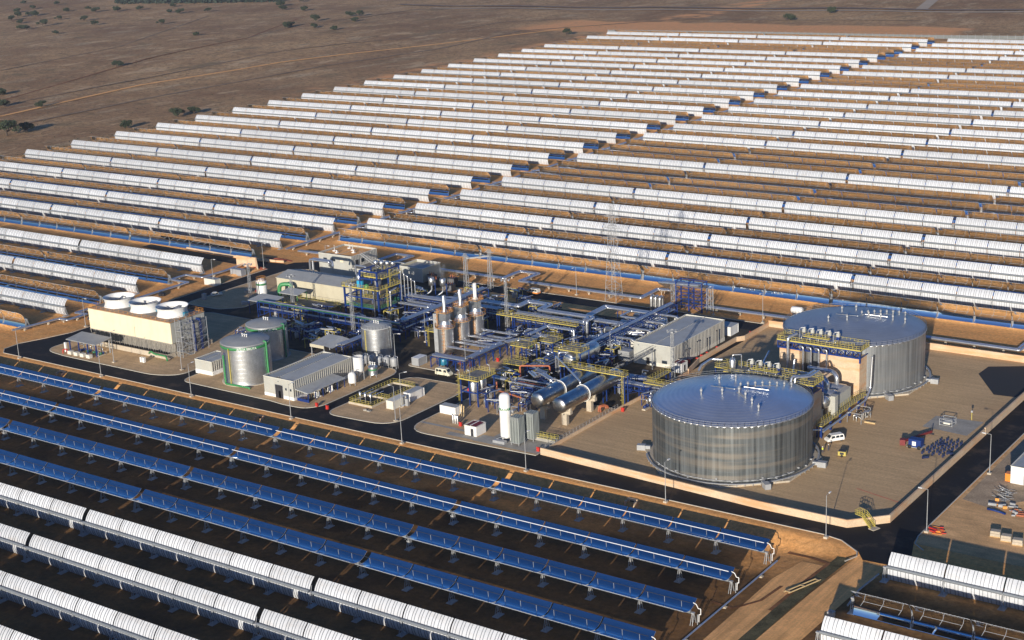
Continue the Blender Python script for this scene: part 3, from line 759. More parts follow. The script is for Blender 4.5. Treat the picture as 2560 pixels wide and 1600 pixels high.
def container(x0, y0, x1, y1, h, m_, label, cat='container', z=0, roof=None, name='shipping_container', group=None):
    r = thing(name, label, cat, (x0,y0,z), 0, group)
    b_ = MB(); b_.box(x0+.05,y0+.05,z+.12,x1-.05,y1-.05,z+h-.05); part('body', b_, m_, r)
    f = MB()
    for x in (x0+.06,x1-.06):
        for y in (y0+.06,y1-.06): f.bar((x,y,z),(x,y,z+h),.16)
    for zz in (z+.1,z+h-.08):
        for a, c in (((x0,y0),(x1,y0)),((x1,y0),(x1,y1)),((x1,y1),(x0,y1)),((x0,y1),(x0,y0))): f.bar((*a,zz),(*c,zz),.14)
    part('corner_frame', f, m_, r)
    t = MB(); t.box(x0+.02,y0+.02,z+h-.05,x1-.02,y1-.02,z+h+.02); part('roof', t, roof or m_, r)
    d = MB(); xm = (x0+x1)/2; d.box(x0+.2,y0+.0,z+.25,xm-.04,y0+.06,z+h-.25); d.box(xm+.04,y0,z+.25,x1-.2,y0+.06,z+h-.25); part('door', d, m_, r)
    return r
def vtank(name, label, cat, x, y, R0, h, wall, roofm, rise=.6, band=None, ladder=None, group=None, z=0, rail=True, n=56, seams=0):
    r = thing(name, label, cat, (x,y,z), 0, group)
    s_ = MB(); pr = [(R0+.02,0),(R0,.05)]
    k = seams or max(3, int(h/1.6))
    for i in range(k): 
        z1 = h*(i+1)/k; pr += [(R0,z1-.08),(R0,z1-.06),(R0-.035,z1-.05),(R0-.035,z1-.01),(R0,z1),(R0,z1+.015),(R0,z1+.03)][:(7 if i < k-1 else 5)]
    s_.lathe((x,y,z), pr, n); part('shell', s_, wall, r)
    q = MB(); q.lathe((x,y,z), [(R0+.06,h-.1),(R0+.06,h+.06),(R0*.97,h+.08),(R0*.75,h+.08+rise*.45),(R0*.5,h+.08+rise*.75),(R0*.25,h+.08+rise*.94),(.01,h+.08+rise)], n); part('roof', q, roofm, r)
    if band:
        q = MB(); q.lathe((x,y,z), [(R0+.03,h-band[1]-band[2]),(R0+.06,h-band[1]-band[2]),(R0+.06,h-band[1]),(R0+.03,h-band[1])], n); part('band', q, band[0], r)
    if rail:
        q = MB(); q.rail([(x+(R0-.1)*math.cos(a),y+(R0-.1)*math.sin(a),z+h+.05) for a in [2*PI*i/(n//2) for i in range(n//2)]], 1.1, 3., .06, closed=True); part('railing', q, 'galvanised', r)
    v = MB()
    for i in range(3): v.lathe((x-.9+.9*i, y, z+h+rise), [(.18,0),(.18,.7),(.28,.7),(.28,.9),(.01,.95)], 8)
    part('vent', v, 'white_paint', r)
    return r
def arc_pt(x, y, R0, deg): a = math.radians(deg); return (x+R0*math.cos(a), y+R0*math.sin(a))
def pipes(name, label, pts, r_, n=1, gap=.9, m_='pipe_alu', dirn=None, group=None, sup=None, supm='blue_steel', cat='pipe run', step=6.):
    """n parallel pipes along pts; each pipe a part, plus the stands that carry them"""
    P = [Vector(p) for p in pts]; root = thing(name, label, cat, (P[0].x,P[0].y,0), 0, group)
    for k in range(n):
        o = (k-(n-1)/2)*gap; Q = []
        for i, p in enumerate(P):
            d0 = (P[i]-P[i-1]) if i else (P[1]-P[0]); d1 = (P[i+1]-P[i]) if i < len(P)-1 else d0
            n0 = Vector((-d0.y, d0.x, 0)); n1 = Vector((-d1.y, d1.x, 0))
            if n0.length < .01: n0 = n1
            if n1.length < .01: n1 = n0
            if n0.length < .01: n0 = n1 = Vector((1,0,0))
            n0.normalize(); n1.normalize(); m2 = n0+n1
            if m2.length < .1: m2 = n0
            m2 = m2/m2.length_squared*2*1.0 if m2.length > .5 else n0
            Q.append(p+m2*o)
        mb = MB(); mb.tube(Q, r_, 10); part('pipe', mb, m_, root)
    if sup:
        for a, b_ in zip(P, P[1:]):
            L = (b_-a).length
            if abs(a.z-b_.z) > .3 or L < 2: continue
            nst = max(1, int(L/step)); d = (b_-a).normalized(); nn = Vector((-d.y, d.x, 0))*(gap*(n-1)/2+r_+.25)
            for i in range(nst):
                p = a.lerp(b_, (i+.5)/nst); zt = p.z-r_-.02; mb = MB()
                if zt > 1.2:
                    mb.bar((p+nn).to_tuple()[:2]+(0,), (p+nn).to_tuple()[:2]+(zt,), .2); mb.bar((p-nn).to_tuple()[:2]+(0,), (p-nn).to_tuple()[:2]+(zt,), .2)
                else: mb.cbox(p.x, p.y, 0, .5, .5, max(.1, zt-.15))
                mb.bar((p.x+nn.x,p.y+nn.y,zt-.1),(p.x-nn.x,p.y-nn.y,zt-.1),.2)
                part('pipe_stand', mb, supm, root)
    return root
def rack(name, label, x0, y0, x1, y1, levels, bays, group='blue steel pipe racks', m_='blue_steel', cat='pipe rack', pl=None, brace=True):
    """axis-aligned pipe rack; the long side is the longer of dx, dy"""
    r = thing(name, label, cat, (x0,y0,0), 0, group); zt = max(levels)
    along = 'x' if x1-x0 > y1-y0 else 'y'
    cs = []
    for i in range(bays+1):
        t = i/bays
        if along == 'x': xx = x0+(x1-x0)*t; cs.append(((xx,y0),(xx,y1)))
        else: yy = y0+(y1-y0)*t; cs.append(((x0,yy),(x1,yy)))
    for a, b_ in cs:
        for q in (a, b_):
            mb = MB(); mb.bar((*q,0),(*q,zt+.1),.26); part('column', mb, m_, r)
    mb = MB()
    for z in levels:
        for a, b_ in cs: mb.bar((*a,z),(*b_,z),.18,.22)
        for s in (0,1):
            mb.bar((*cs[0][s],z+.02),(*cs[-1][s],z+.02),.16,.24)
    if brace:
        for i in range(0, bays, 2):
            for s in (0,1): mb.bar((*cs[i][s],.3),(*cs[i+1][s],levels[0]),.12)
    part('beams', mb, m_, r)
    if pl:
        for (z, mats_) in pl:
            w = (y1-y0) if along == 'x' else (x1-x0); k = len(mats_)
            for i, mt in enumerate(mats_):
                if mt is None: continue
                o = w*(i+.7)/(k+.4)-w*.02; rr = .30 if mt in ('pipe_alu','alu') else .14
                mb = MB(); e0 = R.uniform(-.5,.8); e1 = R.uniform(-.5,.8)
                if along == 'x': mb.tube([(x0+e0,y0+o,z+rr+.16),(x1-e1,y0+o,z+rr+.16)], rr, 8)
                else: mb.tube([(x0+o,y0+e0,z+rr+.16),(x0+o,y1-e1,z+rr+.16)], rr, 8)
                part('pipe', mb, mt, r)
    return r
def platform(name, label, x0, y0, x1, y1, z, leg='blue_steel', railm='yellow_steel', group='yellow railed platforms', legs=True, lad=None, cat='platform', nl=2, stepr=1.6):
    r = thing(name, label, cat, (x0,y0,0), 0, group)
    d = MB(); d.box(x0,y0,z-.18,x1,y1,z); part('deck', d, 'grating', r)
    q = MB(); q.rail([(x0,y0,z),(x1,y0,z),(x1,y1,z),(x0,y1,z)], 1.15, stepr, .07, closed=True)
    for a, c in (((x0,y0),(x1,y0)),((x1,y0),(x1,y1)),((x1,y1),(x0,y1)),((x0,y1),(x0,y0))): q.bar((*a,z-.08),(*c,z-.08),.06,.18)
    part('railing', q, railm, r)
    if legs:
        for i in range(nl):
            xx = x0+.2+(x1-x0-.4)*i/(nl-1)
            for yy in (y0+.2,y1-.2):
                l = MB(); l.bar((xx,yy,0),(xx,yy,z-.2),.28); part('leg', l, leg, r)
    if lad:
        l = MB(); l.ladder(lad[0], z if len(lad) < 3 else lad[2], lad[1]); part('ladder', l, railm, r)
    return r
def hvessel(name, label, x, y0, y1, z, r_, m_='alu', group=None, piers=(), axis='y', dish=.45, cat='pressure vessel', pm='concrete', z0=0):
    r = thing(name, label, cat, ((x, y0, z0) if axis == 'y' else (y0, x, z0)), 0, group)
    L = y1-y0; d = r_*dish; pr = [(.01,-d)]
    for k in range(1,7): a = k/6*PI/2; pr.append((r_*math.sin(a), -d*math.cos(a)))
    for k in range(1,int(L/2.5)): a = L*k/int(L/2.5); pr += [(r_,a-.05),(r_,a-.04),(r_+.02,a-.03),(r_+.02,a+.03),(r_,a+.04),(r_,a+.05)]
    pr.append((r_,L))
    for k in range(5,-1,-1): a = k/6*PI/2; pr.append((max(.01,r_*math.sin(a)), L+d*math.cos(a)))
    s_ = MB(); s_.lathe((x,y0,z) if axis == 'y' else (y0,x,z), pr, 28, axis=axis); part('shell', s_, m_, r)
    for p in piers:
        q = MB()
        if axis == 'y':
            q.box(x-r_*.85,p-.35,z-r_*.95,x+r_*.85,p+.35,z-r_*.35)
            if z-r_ > 1.5: q.prism([(0,0)]*3, 0, 0) if False else q.box(x-.8,p-.6,z0,x+.8,p+.6,z-r_*.95-.9); q.box(x-r_*.9,p-.6,z-r_*.95-.9,x+r_*.9,p+.6,z-r_*.95)
        else:
            q.box(p-.35,x-r_*.85,z0,p+.35,x+r_*.85,z-r_*.35)
        part('saddle', q, pm, r)
    return r
def pump_skid(x, y, rz, label, m_='blue_steel', body='blue_steel', s=1., z=0, group='small pump sets in the process yard'):
    r = thing('pump_set', label, 'pump', (x,y,z), rz, group)
    p = MB(); p.cbox(0,0,0,2.4*s,1.*s,.35*s); part('base', p, 'concrete', r, True)
    p = MB(); p.lathe((-.9*s,0,.8*s), [(.01,0),(.36*s,.02),(.36*s,1.1*s),(.2*s,1.15*s),(.01,1.2*s)], 12, axis='x'); part('motor', p, body, r, True)
    p = MB(); p.lathe((.4*s,0,.8*s), [(.1*s,-.1),(.45*s,0),(.45*s,.35*s),(.15*s,.4*s),(.15*s,.8*s)], 12, axis='x'); part('pump_casing', p, m_, r, True)
    p = MB(); p.tube([(.6*s,0,.9*s),(.6*s,0,2.2*s),(.6*s,1.8*s,2.2*s)], .14*s, 8); p.tube([(1.1*s,0,.8*s),(2.0*s,0,.8*s),(2.0*s,0,.1)], .14*s, 8); part('pipe', p, 'pipe_alu', r, True)
    return r
def text_mesh(txt, size, mat_, depth=.02):
    cu = bpy.data.curves.new('lettering', 'FONT'); cu.body = txt; cu.size = size; cu.extrude = depth; cu.align_x = 'CENTER'; cu.offset = size*.012
    o = bpy.data.objects.new('tmp', cu); C.objects.link(o); dg = bpy.context.evaluated_depsgraph_get(); me = bpy.data.meshes.new_from_object(o.evaluated_get(dg))
    bpy.data.objects.remove(o); me.materials.clear(); me.materials.append(M[mat_]); return me
def wrap_text(txt, size, mat_, parent, R0, z, deg):
    """lettering laid round a vertical cylinder of radius R0 about the parent's origin"""
    me = text_mesh(txt, size, mat_)
    for v in me.vertices:
        a = math.radians(deg)+v.co.x/R0; rr = R0+.05+v.co.z; v.co = (rr*math.cos(a), rr*math.sin(a), z+v.co.y)
    o = bpy.data.objects.new('lettering', me); C.objects.link(o); o.parent = parent; return o

# ------------------------------------------------------------ street lamps
where = ['at the far left bend','below the cooling tower','below the small grey shed','below the grey water treatment hall','below the corner with two containers','in front of the white gas tank',
 'in front of the left end of the salt tank wall','at the right end of the front road beside the junction']
for i, x in enumerate((328,369,410,451,492,533,574,615.5)):
    lamp_post(x, -154, 90, 'front road lamp '+where[i])
for x, y, fc, w_ in ((633.6,-140,180,'beside orange netting at the road junction'),(634.3,-100,180,'near the white building at the right edge'),
   (361,-142,100,'between pump shelter and cooling basin'),(387.5,-137,90,'at the right end of the cooling tower pad'),(446,-101,20,'beside the dull aluminium tank on its corner'),(479,-141,170,'at the outer corner of the container yard'),
   (473,-131,60,'right beside the two containers'),(439,-77,0,'in the dark yard behind the dull tank'),(318,-56,0,'left of the bending road near the white troughs'),(318,-118,0,'beside the road left of cooling tower'),
   (317.5,-28,0,'at the left mouth of the upper road'),(452,-6,-90,'behind the orange and white van'),(508,-7,-90,'beside the blue steel pipe tower'),(527,-8,-90,'left of the white horizontal tank'),(505,-68,100,'in front of the white office warehouse'),
   (344,-20,0,'beside the control building and upper road'),(470,-96,120,'beside red hydrant near the heater pipe rack')):
    lamp_post(x, y, fc, 'street lamp '+w_)
for x, y, h, w_ in ((412,-82,17.9,'left of the blue process tower'),(455,-53,17.4,'behind the three heater stacks'),(531,-75,16,'beside the little red-roofed hut and warehouse'),(377,-74,15,'in front of the turbine hall'),(348,-66,14,'left of the white banded silo')):
    flood_mast(x, y, h, 'slender lattice floodlight mast '+w_)

# ------------------------------------------------------------ power pylons
def pylon(x, y, h, w0, w1, arms, label, wires=True):
    r = thing('power_pylon', label, 'pylon', (x,y,0), 0, 'steel lattice power pylons')
    p = MB(); lattice(p, x, y, 0, h, w0, w1, max(8,int(h/2.4)), .13, .07); part('lattice_body', p, 'galvanised', r)
    for (z, L) in arms:
        p = MB()
        for s in (-1,1):
            p.bar((x,y-w1/2,z),(x+s*L,y,z+.1),.09); p.bar((x,y+w1/2,z),(x+s*L,y,z+.1),.09); p.bar((x,y,z+1.3),(x+s*L,y,z+.15),.09)
            for k in range(1,4): p.bar((x+s*L*k/4,y,z),(x+s*L*k/4,y,z+1.3*(1-k/4)),.05)
        part('crossarm', p, 'galvanised', r)
        for s in (-1,1):
            p = MB(); p.lathe((x+s*L,y,z-1.5), [(.02,0),(.14,.1),(.05,.3),(.14,.5),(.05,.7),(.14,.9),(.05,1.1),(.02,1.5)], 6); part('insulator', p, 'dark_plastic', r)
    return r
pylon(467.5, -5.5, 34.5, 4.6, 1.1, ((22,4.2),(26,3.6),(30,3.2)), 'tallest lattice power pylon standing before the white troughs')
pylon(413, -20, 14.5, 1.5, .7, ((13.2,1.6),), 'lattice portal mast left of its taller twin, behind the stacks')
pylon(419.5, -14, 15.5, 1.5, .7, ((14.2,1.6),), 'lattice portal mast right of its twin, behind the stacks')
g_ = MB(); g_.bar((413,-20,12.6),(419.5,-14,12.9),.5,.5); single('portal_beam', g_, 'galvanised', 'straight lattice beam joining the two portal masts', 'beam', (413,-20,12.3))

# ------------------------------------------------------------ cooling tower
ct = thing('cooling_tower', 'cream panelled cooling tower with three white fan stacks', 'cooling tower', (331,-130,0))
cx0, cx1, cy0, cy1 = 334, 374.5, -128.5, -113.5
q = MB(); q.box(cx0-3, cy0-3, 0, cx1+.5, cy0-2.6, 1.7); q.box(cx0-3, cy0-2.6, 0, cx0-2.6, cy1+2, 1.7); q.box(cx1+.1, cy0-2.6, 0, cx1+.5, cy1+2, 1.7); q.box(cx0-2.6, cy1+1.6, 0, cx1+.1, cy1+2, 1.7); part('basin', q, 'concrete', ct)
q = MB(); q.box(cx0-2.5,cy0-2.5,.2,cx1,cy1+1.5,.6); part('basin_water', q, 'dark_opening', ct)
q = MB(); q.box(cx0,cy0,4.6,cx1,cy0+.25,11.6,0); q.box(cx0,cy0+.25,4.6,cx0+.25,cy1,11.6,0); q.box(cx1-.25,cy0+.25,4.6,cx1,cy1,11.6,1); q.box(cx0+.25,cy1-.25,4.6,cx1-.25,cy1,11.6,0); part('casing', q, ['cream_panel','grey_panel'], ct)
q = MB(); q.box(cx0+.25,cy0+1.6,.6,cx1-.25,cy1-1.6,5.4); part('fill', q, 'grating', ct)
q = MB()
for i in range(18):
    x = cx0+.2+(cx1-cx0-.4)*i/17; q.bar((x,cy0+.1,.6),(x,cy0+.1,4.7),.14); q.bar((x+1.,cy0+.12,.6),(x,cy0+1.2,4.4),.08)
    q.bar((x,cy0-.35,3.9),(x,cy0+.1,4.5),.1)
q.box(cx0-.1,cy0-.12,4.38,cx1+.05,cy0-.002,4.6,0)
part('louvre_frame', q, 'concrete_grey', ct)
q = MB(); q.box(cx0-.2,cy0-.2,11.6,cx1+.2,cy1+.2,11.75); part('deck', q, 'grating', ct)
q = MB(); q.rail([(cx0,cy0,11.75),(cx1,cy0,11.75),(cx1,cy1,11.75),(cx0,cy1,11.75)],1.1,2.2,.08,closed=True); part('railing', q, 'orange_steel', ct)
for i in range(3):
    fx, fy = cx0+7.2+13.1*i, (cy0+cy1)/2+.3
    q = MB(); q.lathe((fx,fy,11.75), [(5.3,0),(5.0,.5),(4.85,1.2),(5.0,2.1),(5.4,2.95),(5.45,3.0),(5.3,3.0),(4.9,2.1),(4.75,1.2),(4.75,.3)], 40); f_ = part('fan_stack', q, 'white_paint', ct)
    q = MB(); q.lathe((fx,fy,13.4), [(.01,.45),(.7,.4),(.8,0),(.3,-.2)], 14)
    q.box(fx-.25,fy-4.7,12.9,fx+.25,fy+4.7,13.1); part('fan_hub', q, 'dark_plastic', f_)
    for k in range(6):
        a = k*PI/3+i*.35; q = MB(); c_, s_ = math.cos(a), math.sin(a)
        q.add([(fx+c_*.6-s_*.3,fy+s_*.6+c_*.3,13.8),(fx+c_*4.5-s_*.45,fy+s_*4.5+c_*.45,13.85),(fx+c_*4.5+s_*.45,fy+s_*4.5-c_*.45,13.6),(fx+c_*.6+s_*.3,fy+s_*.6-c_*.3,13.45)], [(0,1,2,3)])
        q.add([(fx+c_*.6-s_*.3,fy+s_*.6+c_*.3,13.75),(fx+c_*4.5-s_*.45,fy+s_*4.5+c_*.45,13.8),(fx+c_*4.5+s_*.45,fy+s_*4.5-c_*.45,13.55),(fx+c_*.6+s_*.3,fy+s_*.6-c_*.3,13.4)], [(3,2,1,0)])
        part('fan_blade', q, 'galvanised', f_)
    q = MB(); q.cbox(fx+5.6,fy+.5,11.75,1.,1.4,1.4); part('fan_motor', q, 'teal_paint', ct)
q = MB()
for k in range(7):
    z = .2+k*1.75; q.rail([(cx1+1.2,cy0+1,z),(cx1+3.6,cy0+1,z),(cx1+3.6,cy0+6,z),(cx1+1.2,cy0+6,z)],1.0,1.2,.06,closed=True); q.box(cx1+1.2,cy0+1 if k%2 else cy0+4.6,z-.08,cx1+3.6,cy0+2.4 if k%2 else cy0+6,z)
    q.bar((cx1+1.8,cy0+1.8 if k%2 else cy0+5,z),(cx1+1.8,cy0+5 if k%2 else cy0+1.8,z+1.75),.1,.3)
for x, y in ((cx1+1.2,cy0+1),(cx1+3.6,cy0+1),(cx1+3.6,cy0+6),(cx1+1.2,cy0+6)): q.bar((x,y,0),(x,y,12.6),.16)
part('stair_tower', q, 'galvanised', ct)
q = MB()
for y in (cy0+8.5,cy0+11.5):
    q.tube([(cx1+1.6,y,0),(cx1+1.6,y,10.2),(cx1-.2,y,10.2)], .45, 10)
part('riser_pipe', q, 'blue_steel', ct)
q = MB(); 
for y in (cy0+7,cy0+13): 
    for x in (cx1+1,cx1+3): q.bar((x,y,0),(x,y,11),.14)
for z in (2.5,5,7.5,10): q.bar((cx1+1,cy0+7,z),(cx1+1,cy0+13,z),.1); q.bar((cx1+3,cy0+7,z),(cx1+3,cy0+13,z),.1); q.bar((cx1+1,cy0+7,z),(cx1+3,cy0+7,z),.1); q.bar((cx1+3,cy0+7,z-2.5),(cx1+3,cy0+13,z),.07)
part('pipe_frame', q, 'galvanised', ct)
# pump shelter in front of the tower
ps = thing('pump_shelter', 'open shelter with flat grey roof before the cooling basin', 'shelter', (338,-141,0))
q = MB(); q.add([(337,-141.5,4.6),(352,-141.5,4.6),(352,-134.5,5.4),(337,-134.5,5.4),(337,-141.5,4.4),(352,-141.5,4.4),(352,-134.5,5.2),(337,-134.5,5.2)], [(0,1,2,3),(7,6,5,4),(0,4,5,1),(1,5,6,2),(2,6,7,3),(3,7,4,0)]); part('roof', q, 'roof_grey', ps)
for x in (338,342.5,347,351.3):
    for y in (-140.8,-135.2):
        q = MB(); q.bar((x,y,0),(x,y,4.5 if y < -138 else 5.2),.32); part('column', q, 'blue_steel' if y < -138 else 'galvanised', ps)
for k in range(5):
    if k: pump_skid(338.6+3.1*k, -138.6, PI/2, ['','blue pump set at the left end under the flat grey shelter','second pump set from the left under the grey shelter','third pump set from the left under the grey shelter','pump set at the right end under the grey shelter'][k], s=1.05, body='blue_steel' if k == 1 else 'darkgreen_steel', group='pump sets under the shelter')
    if k < 4:
        q = MB(); x = 340.2+3.1*k; q.box(x-.9,-143.2,.15,x+.9,-141.9,1.3); q.box(x-1.3,-142.8,.13,x-.92,-142,.6); single('concrete_block', q, 'offwhite', 'pale concrete valve block in front of the pump shelter, %s from left' % ORD[k], 'concrete block', (x,-142.5,.13), 'pale blocks before the pump shelter')
q = MB(); q.tube([(338.3,-142.4,.2),(338.3,-142.4,1.6),(337.6,-143.6,1.6),(337.6,-143.6,.3)], .2, 8); single('hose_bundle', q, 'red_paint', 'red and blue valve piping left of the pale blocks', 'valve', (338.3,-142.4,.13))
q = MB(); q.box(336.2,-141.8,.13,336.9,-141.2,3.4); single('control_column', q, 'white_paint', 'slim white cabinet at the left end of the pump shelter', 'cabinet', (336.5,-141.5,.13))
q = MB(); q.tube([(366.5,-131.8,1.2),(368,-132.2,2.2),(369.5,-132.3,1.6),(375.5,-132.5,1.6),(376.5,-133,.4)], .28, 8); q.lathe((371,-132.4,1.35),[(.3,0),(.5,.1),(.5,.35),(.3,.4)],12); single('basin_valve_pipe', q, 'green_steel', 'green pipe with hand valves lying on the cooling basin edge', 'pipe', (370,-132.5,1.2))
for k in range(2):
    q = MB(); q.box(368.6+k*1.15,-137.6,.13,369.35+k*1.15,-136.8,1.7); q.box(368.55+k*1.15,-137.65,1.7,369.4+k*1.15,-136.75,1.78); single('cabinet', q, 'white_paint', 'small white cabinet alone on the gravel, %s of the pair' % ('left' if k == 0 else 'right'), 'cabinet', (369+k*1.15,-137.2,.13), 'pair of white cabinets on the cooling tower pad')

# ------------------------------------------------------------ green banded water tanks
for (x, y, R0, h, lb, pp) in ((413.4,-133.2,7.6,12.7,'galvanised water tank with green band, front one',True),(402.2,-112.6,6.6,11.2,'galvanised water tank with green band, rear one',False)):
    t = vtank('water_tank', lb, 'tank', x, y, R0, h, 'alu_dull', 'roof_grey', 1.0, ('green_steel',.5,.8), group='green banded water tanks', rail=False, z=.1, seams=9)
    for v in t.children:
        if v.name.startswith('shell'):
            pass
    q = MB(); q.lathe((x,y,0), [(R0+.5,0),(R0+.5,.28),(R0,.3)], 48); part('ring_foundation', q, 'concrete', t)
    wrap_text('AGUA BRUTA', 1.0, 'white_paint', t, R0+.06, h-1.25, -42)
    q = MB(); a = arc_pt(x,y,R0+.35,8); b2 = arc_pt(x,y,R0-.6,8)
    q.tube([(*b2,h+.35),(*a,h+.35),(*a,.4)], .28, 8)
    for z in (3.5,7): q.bar((*a,z),(*arc_pt(x,y,R0,8),z),.12)
    part('down_pipe', q, 'green_steel' if pp else 'darkgreen_steel', t)
    if pp:
        q = MB(); a = arc_pt(x,y,R0+.3,-86); q.bar((*a,.3),(*a,h-.6),.28,.2); part('level_gauge', q, 'yellow_steel', t)
        q = MB(); a = arc_pt(x,y,R0+.45,-104); q.tube([(a[0],a[1],h-3),(a[0],a[1],.9),(a[0]+.5,a[1]-.4,.7),(a[0]+8,a[1]+.5,.5),(a[0]+9.5,a[1]+.6,.5),(a[0]+9.5,a[1]+.6,.1)], .3, 8); part('feed_pipe', q, 'green_steel', t)
        q = MB(); a = arc_pt(x,y,R0+.25,-101); q.ladder((a[0],a[1],.3), h-3.4, (0,-1), cage=False); part('ladder', q, 'blue_steel', t)
# dull aluminium tank
t = vtank('storage_tank', 'dull aluminium demineralised water tank with yellow gauge strip', 'tank', 433.6, -94.8, 4.95, 9.6, 'alu_dull', 'roof_light', .9, z=.1, seams=7)
q = MB(); a = arc_pt(433.6,-94.8,5.05,-75-22); q.bar((*a,.3),(*a,9.4),.22,.18); part('level_gauge', q, 'yellow_steel', t)
q = MB(); a = arc_pt(433.6,-94.8,5.4,5); q.tube([(*arc_pt(433.6,-94.8,4.2,5),10.1),(*a,10.1),(*a,.4)], .13, 7); part('down_pipe', q, 'pipe_alu', t)
q = MB(); a = arc_pt(433.6,-94.8,5.3,150); q.ladder((a[0],a[1],.2), 9.6, (-.8,.5)); q.rail([(a[0],a[1],10.3),(433.6,-94.8,10.9)],1.0,1.2,.06); part('ladder', q, 'galvanised', t)
q = MB(); q.lathe((433.6,-94.8,0),[(5.4,0),(5.4,.25),(5,.3)],40); part('ring_foundation', q, 'concrete', t)

# ------------------------------------------------------------ sheds and halls
gable('process_hall', 'long grey water treatment hall with dark doorway and pale roof', 'building', 429, -142, 441, -115.5, 6.2, .7, 'grey_panel', 'clad_grey', 'roof_light', plinth=(1.1,'white_paint'),
  openings=(('door','s',433.6,436.7,.1,4.2,'dark_plastic'),('window','s',437.7,438.3,2.9,3.6,'glass_dark'),('window','s',439.6,440.2,2.9,3.6,'glass_dark'),('panel','s',434.9,435.7,.12,2.3,'dark_opening'),('window','s',434.9,435.2,5.2,5.4,'dark_opening')))
r = thing('lean_to_shelter', 'low grey lean-to roof against the water treatment hall', 'shelter', (441.2,-141,0))
q = MB(); q.add([(441.2,-141.5,3.7),(446.3,-141.5,3.1),(446.3,-125,3.1),(441.2,-125,3.7),(441.2,-141.5,3.5),(446.3,-141.5,2.9),(446.3,-125,2.9),(441.2,-125,3.5)], [(0,1,2,3),(7,6,5,4),(0,4,5,1),(1,5,6,2),(2,6,7,3),(3,7,4,0)]); part('roof', q, 'roof_light', r)
for k in range(6):
    q = MB(); q.bar((446,-141.2+3.2*k,0),(446,-141.2+3.2*k,3),.16); part('post', q, 'blue_steel', r)
q = MB(); q.box(441.5,-141.3,.13,446.2,-141.1,.9); q.rail([(441.4,-141.2,.9),(446.2,-141.2,.9)],1.6,.6,.06); part('cage_front', q, 'blue_steel', r)
for k in range(5):
    x, y = 444.4, -138.8+2.9*k; q = MB(); q.box(x-1,y-.9,.13,x+1,y+.9,.45); q.lathe((x-.3,y,.45),[(.55,0),(.55,1.1),(.4,1.3),(.01,1.35)],14); q.lathe((x+.6,y+.4,.45),[(.22,0),(.22,1.4),(.01,1.5)],8); single('dosing_skid', q, 'white_paint' if k % 2 else 'dark_plastic', '%s dosing tank set under the lean-to, %s from the road' % ('white' if k % 2 else 'black', ORD[k]), 'dosing set', (x,y,.13), 'dosing sets under the lean-to')
t = thing('pressure_filter', 'white domed pressure filter at the end of the lean-to', 'filter', (446.8,-122.5,0))
q = MB(); q.lathe((446.8,-122.5,0),[(1.2,1.0),(1.25,1.2),(1.25,3.2),(1.1,3.8),(.7,4.15),(.01,4.3)],20); part('vessel', q, 'white_paint', t)
q = MB()
for a in range(4): q.bar((446.8+math.cos(a*PI/2)*1.1,-122.5+math.sin(a*PI/2)*1.1,0),(446.8+math.cos(a*PI/2)*1.1,-122.5+math.sin(a*PI/2)*1.1,1.4),.16)
part('leg', q, 'galvanised', t)
q = MB(); q.tube([(446.8,-122.5,4.2),(446.8,-122.5,4.7),(447.6,-122.5,4.7)],.12,7); part('pipe', q, 'pipe_alu', t)
gable('pump_house', 'small grey cube of a shed with white base strip beside the front water tank', 'building', 393.5, -136.5, 401, -127, 4.6, .25, 'grey_panel', 'clad_grey', 'roof_light', plinth=(1.4,'white_paint'), openings=(('door','e',-131,-129.8,.2,2.3,'red_paint'),), parapet=.2)
r = thing('hopper_shed', 'flat-roofed beige and grey canopy between the water tanks and dull tank', 'shelter', (416,-107,0))
q = MB(); q.add([(415.5,-107,4.6),(421.5,-107,4.6),(421.5,-98,5.4),(415.5,-98,5.4),(421.5,-98,5.4),(425,-98,4.9),(425,-107,4.2)], [(0,1,2,3),(1,6,5,2)]); q.box(415.5,-107.1,3.6,421.5,-106.9,4.6,1); q.box(415.5,-106.9,4.35,421.4,-98,4.55,1); part('roof', q, ['roof_light','beige_panel'], r)
for x, y in ((415.8,-106.7),(421.2,-106.7),(415.8,-98.3),(421.2,-98.3)):
    q = MB(); q.bar((x,y,0),(x,y,4.5),.25); part('post', q, 'galvanised', r)
# hopper and banded vessel
t = thing('lime_hopper', 'white cone-bottomed hopper on legs beside the process hall', 'silo', (445.2,-117.5,0))
q = MB(); q.lathe((445.2,-117.5,0),[(.15,1.2),(1.55,3.1),(1.6,3.2),(1.6,7.6),(1.5,7.6),(1.5,7.1),(.01,7.1)],28); part('body', q, 'white_paint', t)
for a in range(4):
    q = MB(); x, y = 445.2+1.5*math.cos(a*PI/2+.6), -117.5+1.5*math.sin(a*PI/2+.6); q.bar((x,y,0),(x,y,3.4),.18); part('leg', q, 'galvanised', t)
q = MB(); q.rail([(445.2+1.6*math.cos(a*PI/6),-117.5+1.6*math.sin(a*PI/6),7.6) for a in range(12)],.9,.8,.05,closed=True); part('railing', q, 'galvanised', t)
t = vtank('banded_vessel', 'small grey vessel with green band beside the white hopper', 'tank', 447.4, -113.5, 1.4, 2.4, 'alu_dull', 'alu_dull', .6, ('green_steel',.6,.4), rail=False, z=1.1, n=24, seams=2)
q = MB()
for a in range(4): q.bar((447.4+math.cos(a*PI/2)*1.2,-113.5+math.sin(a*PI/2)*1.2,0),(447.4+math.cos(a*PI/2)*1.2,-113.5+math.sin(a*PI/2)*1.2,1.3),.15)
part('leg', q, 'galvanised', t)
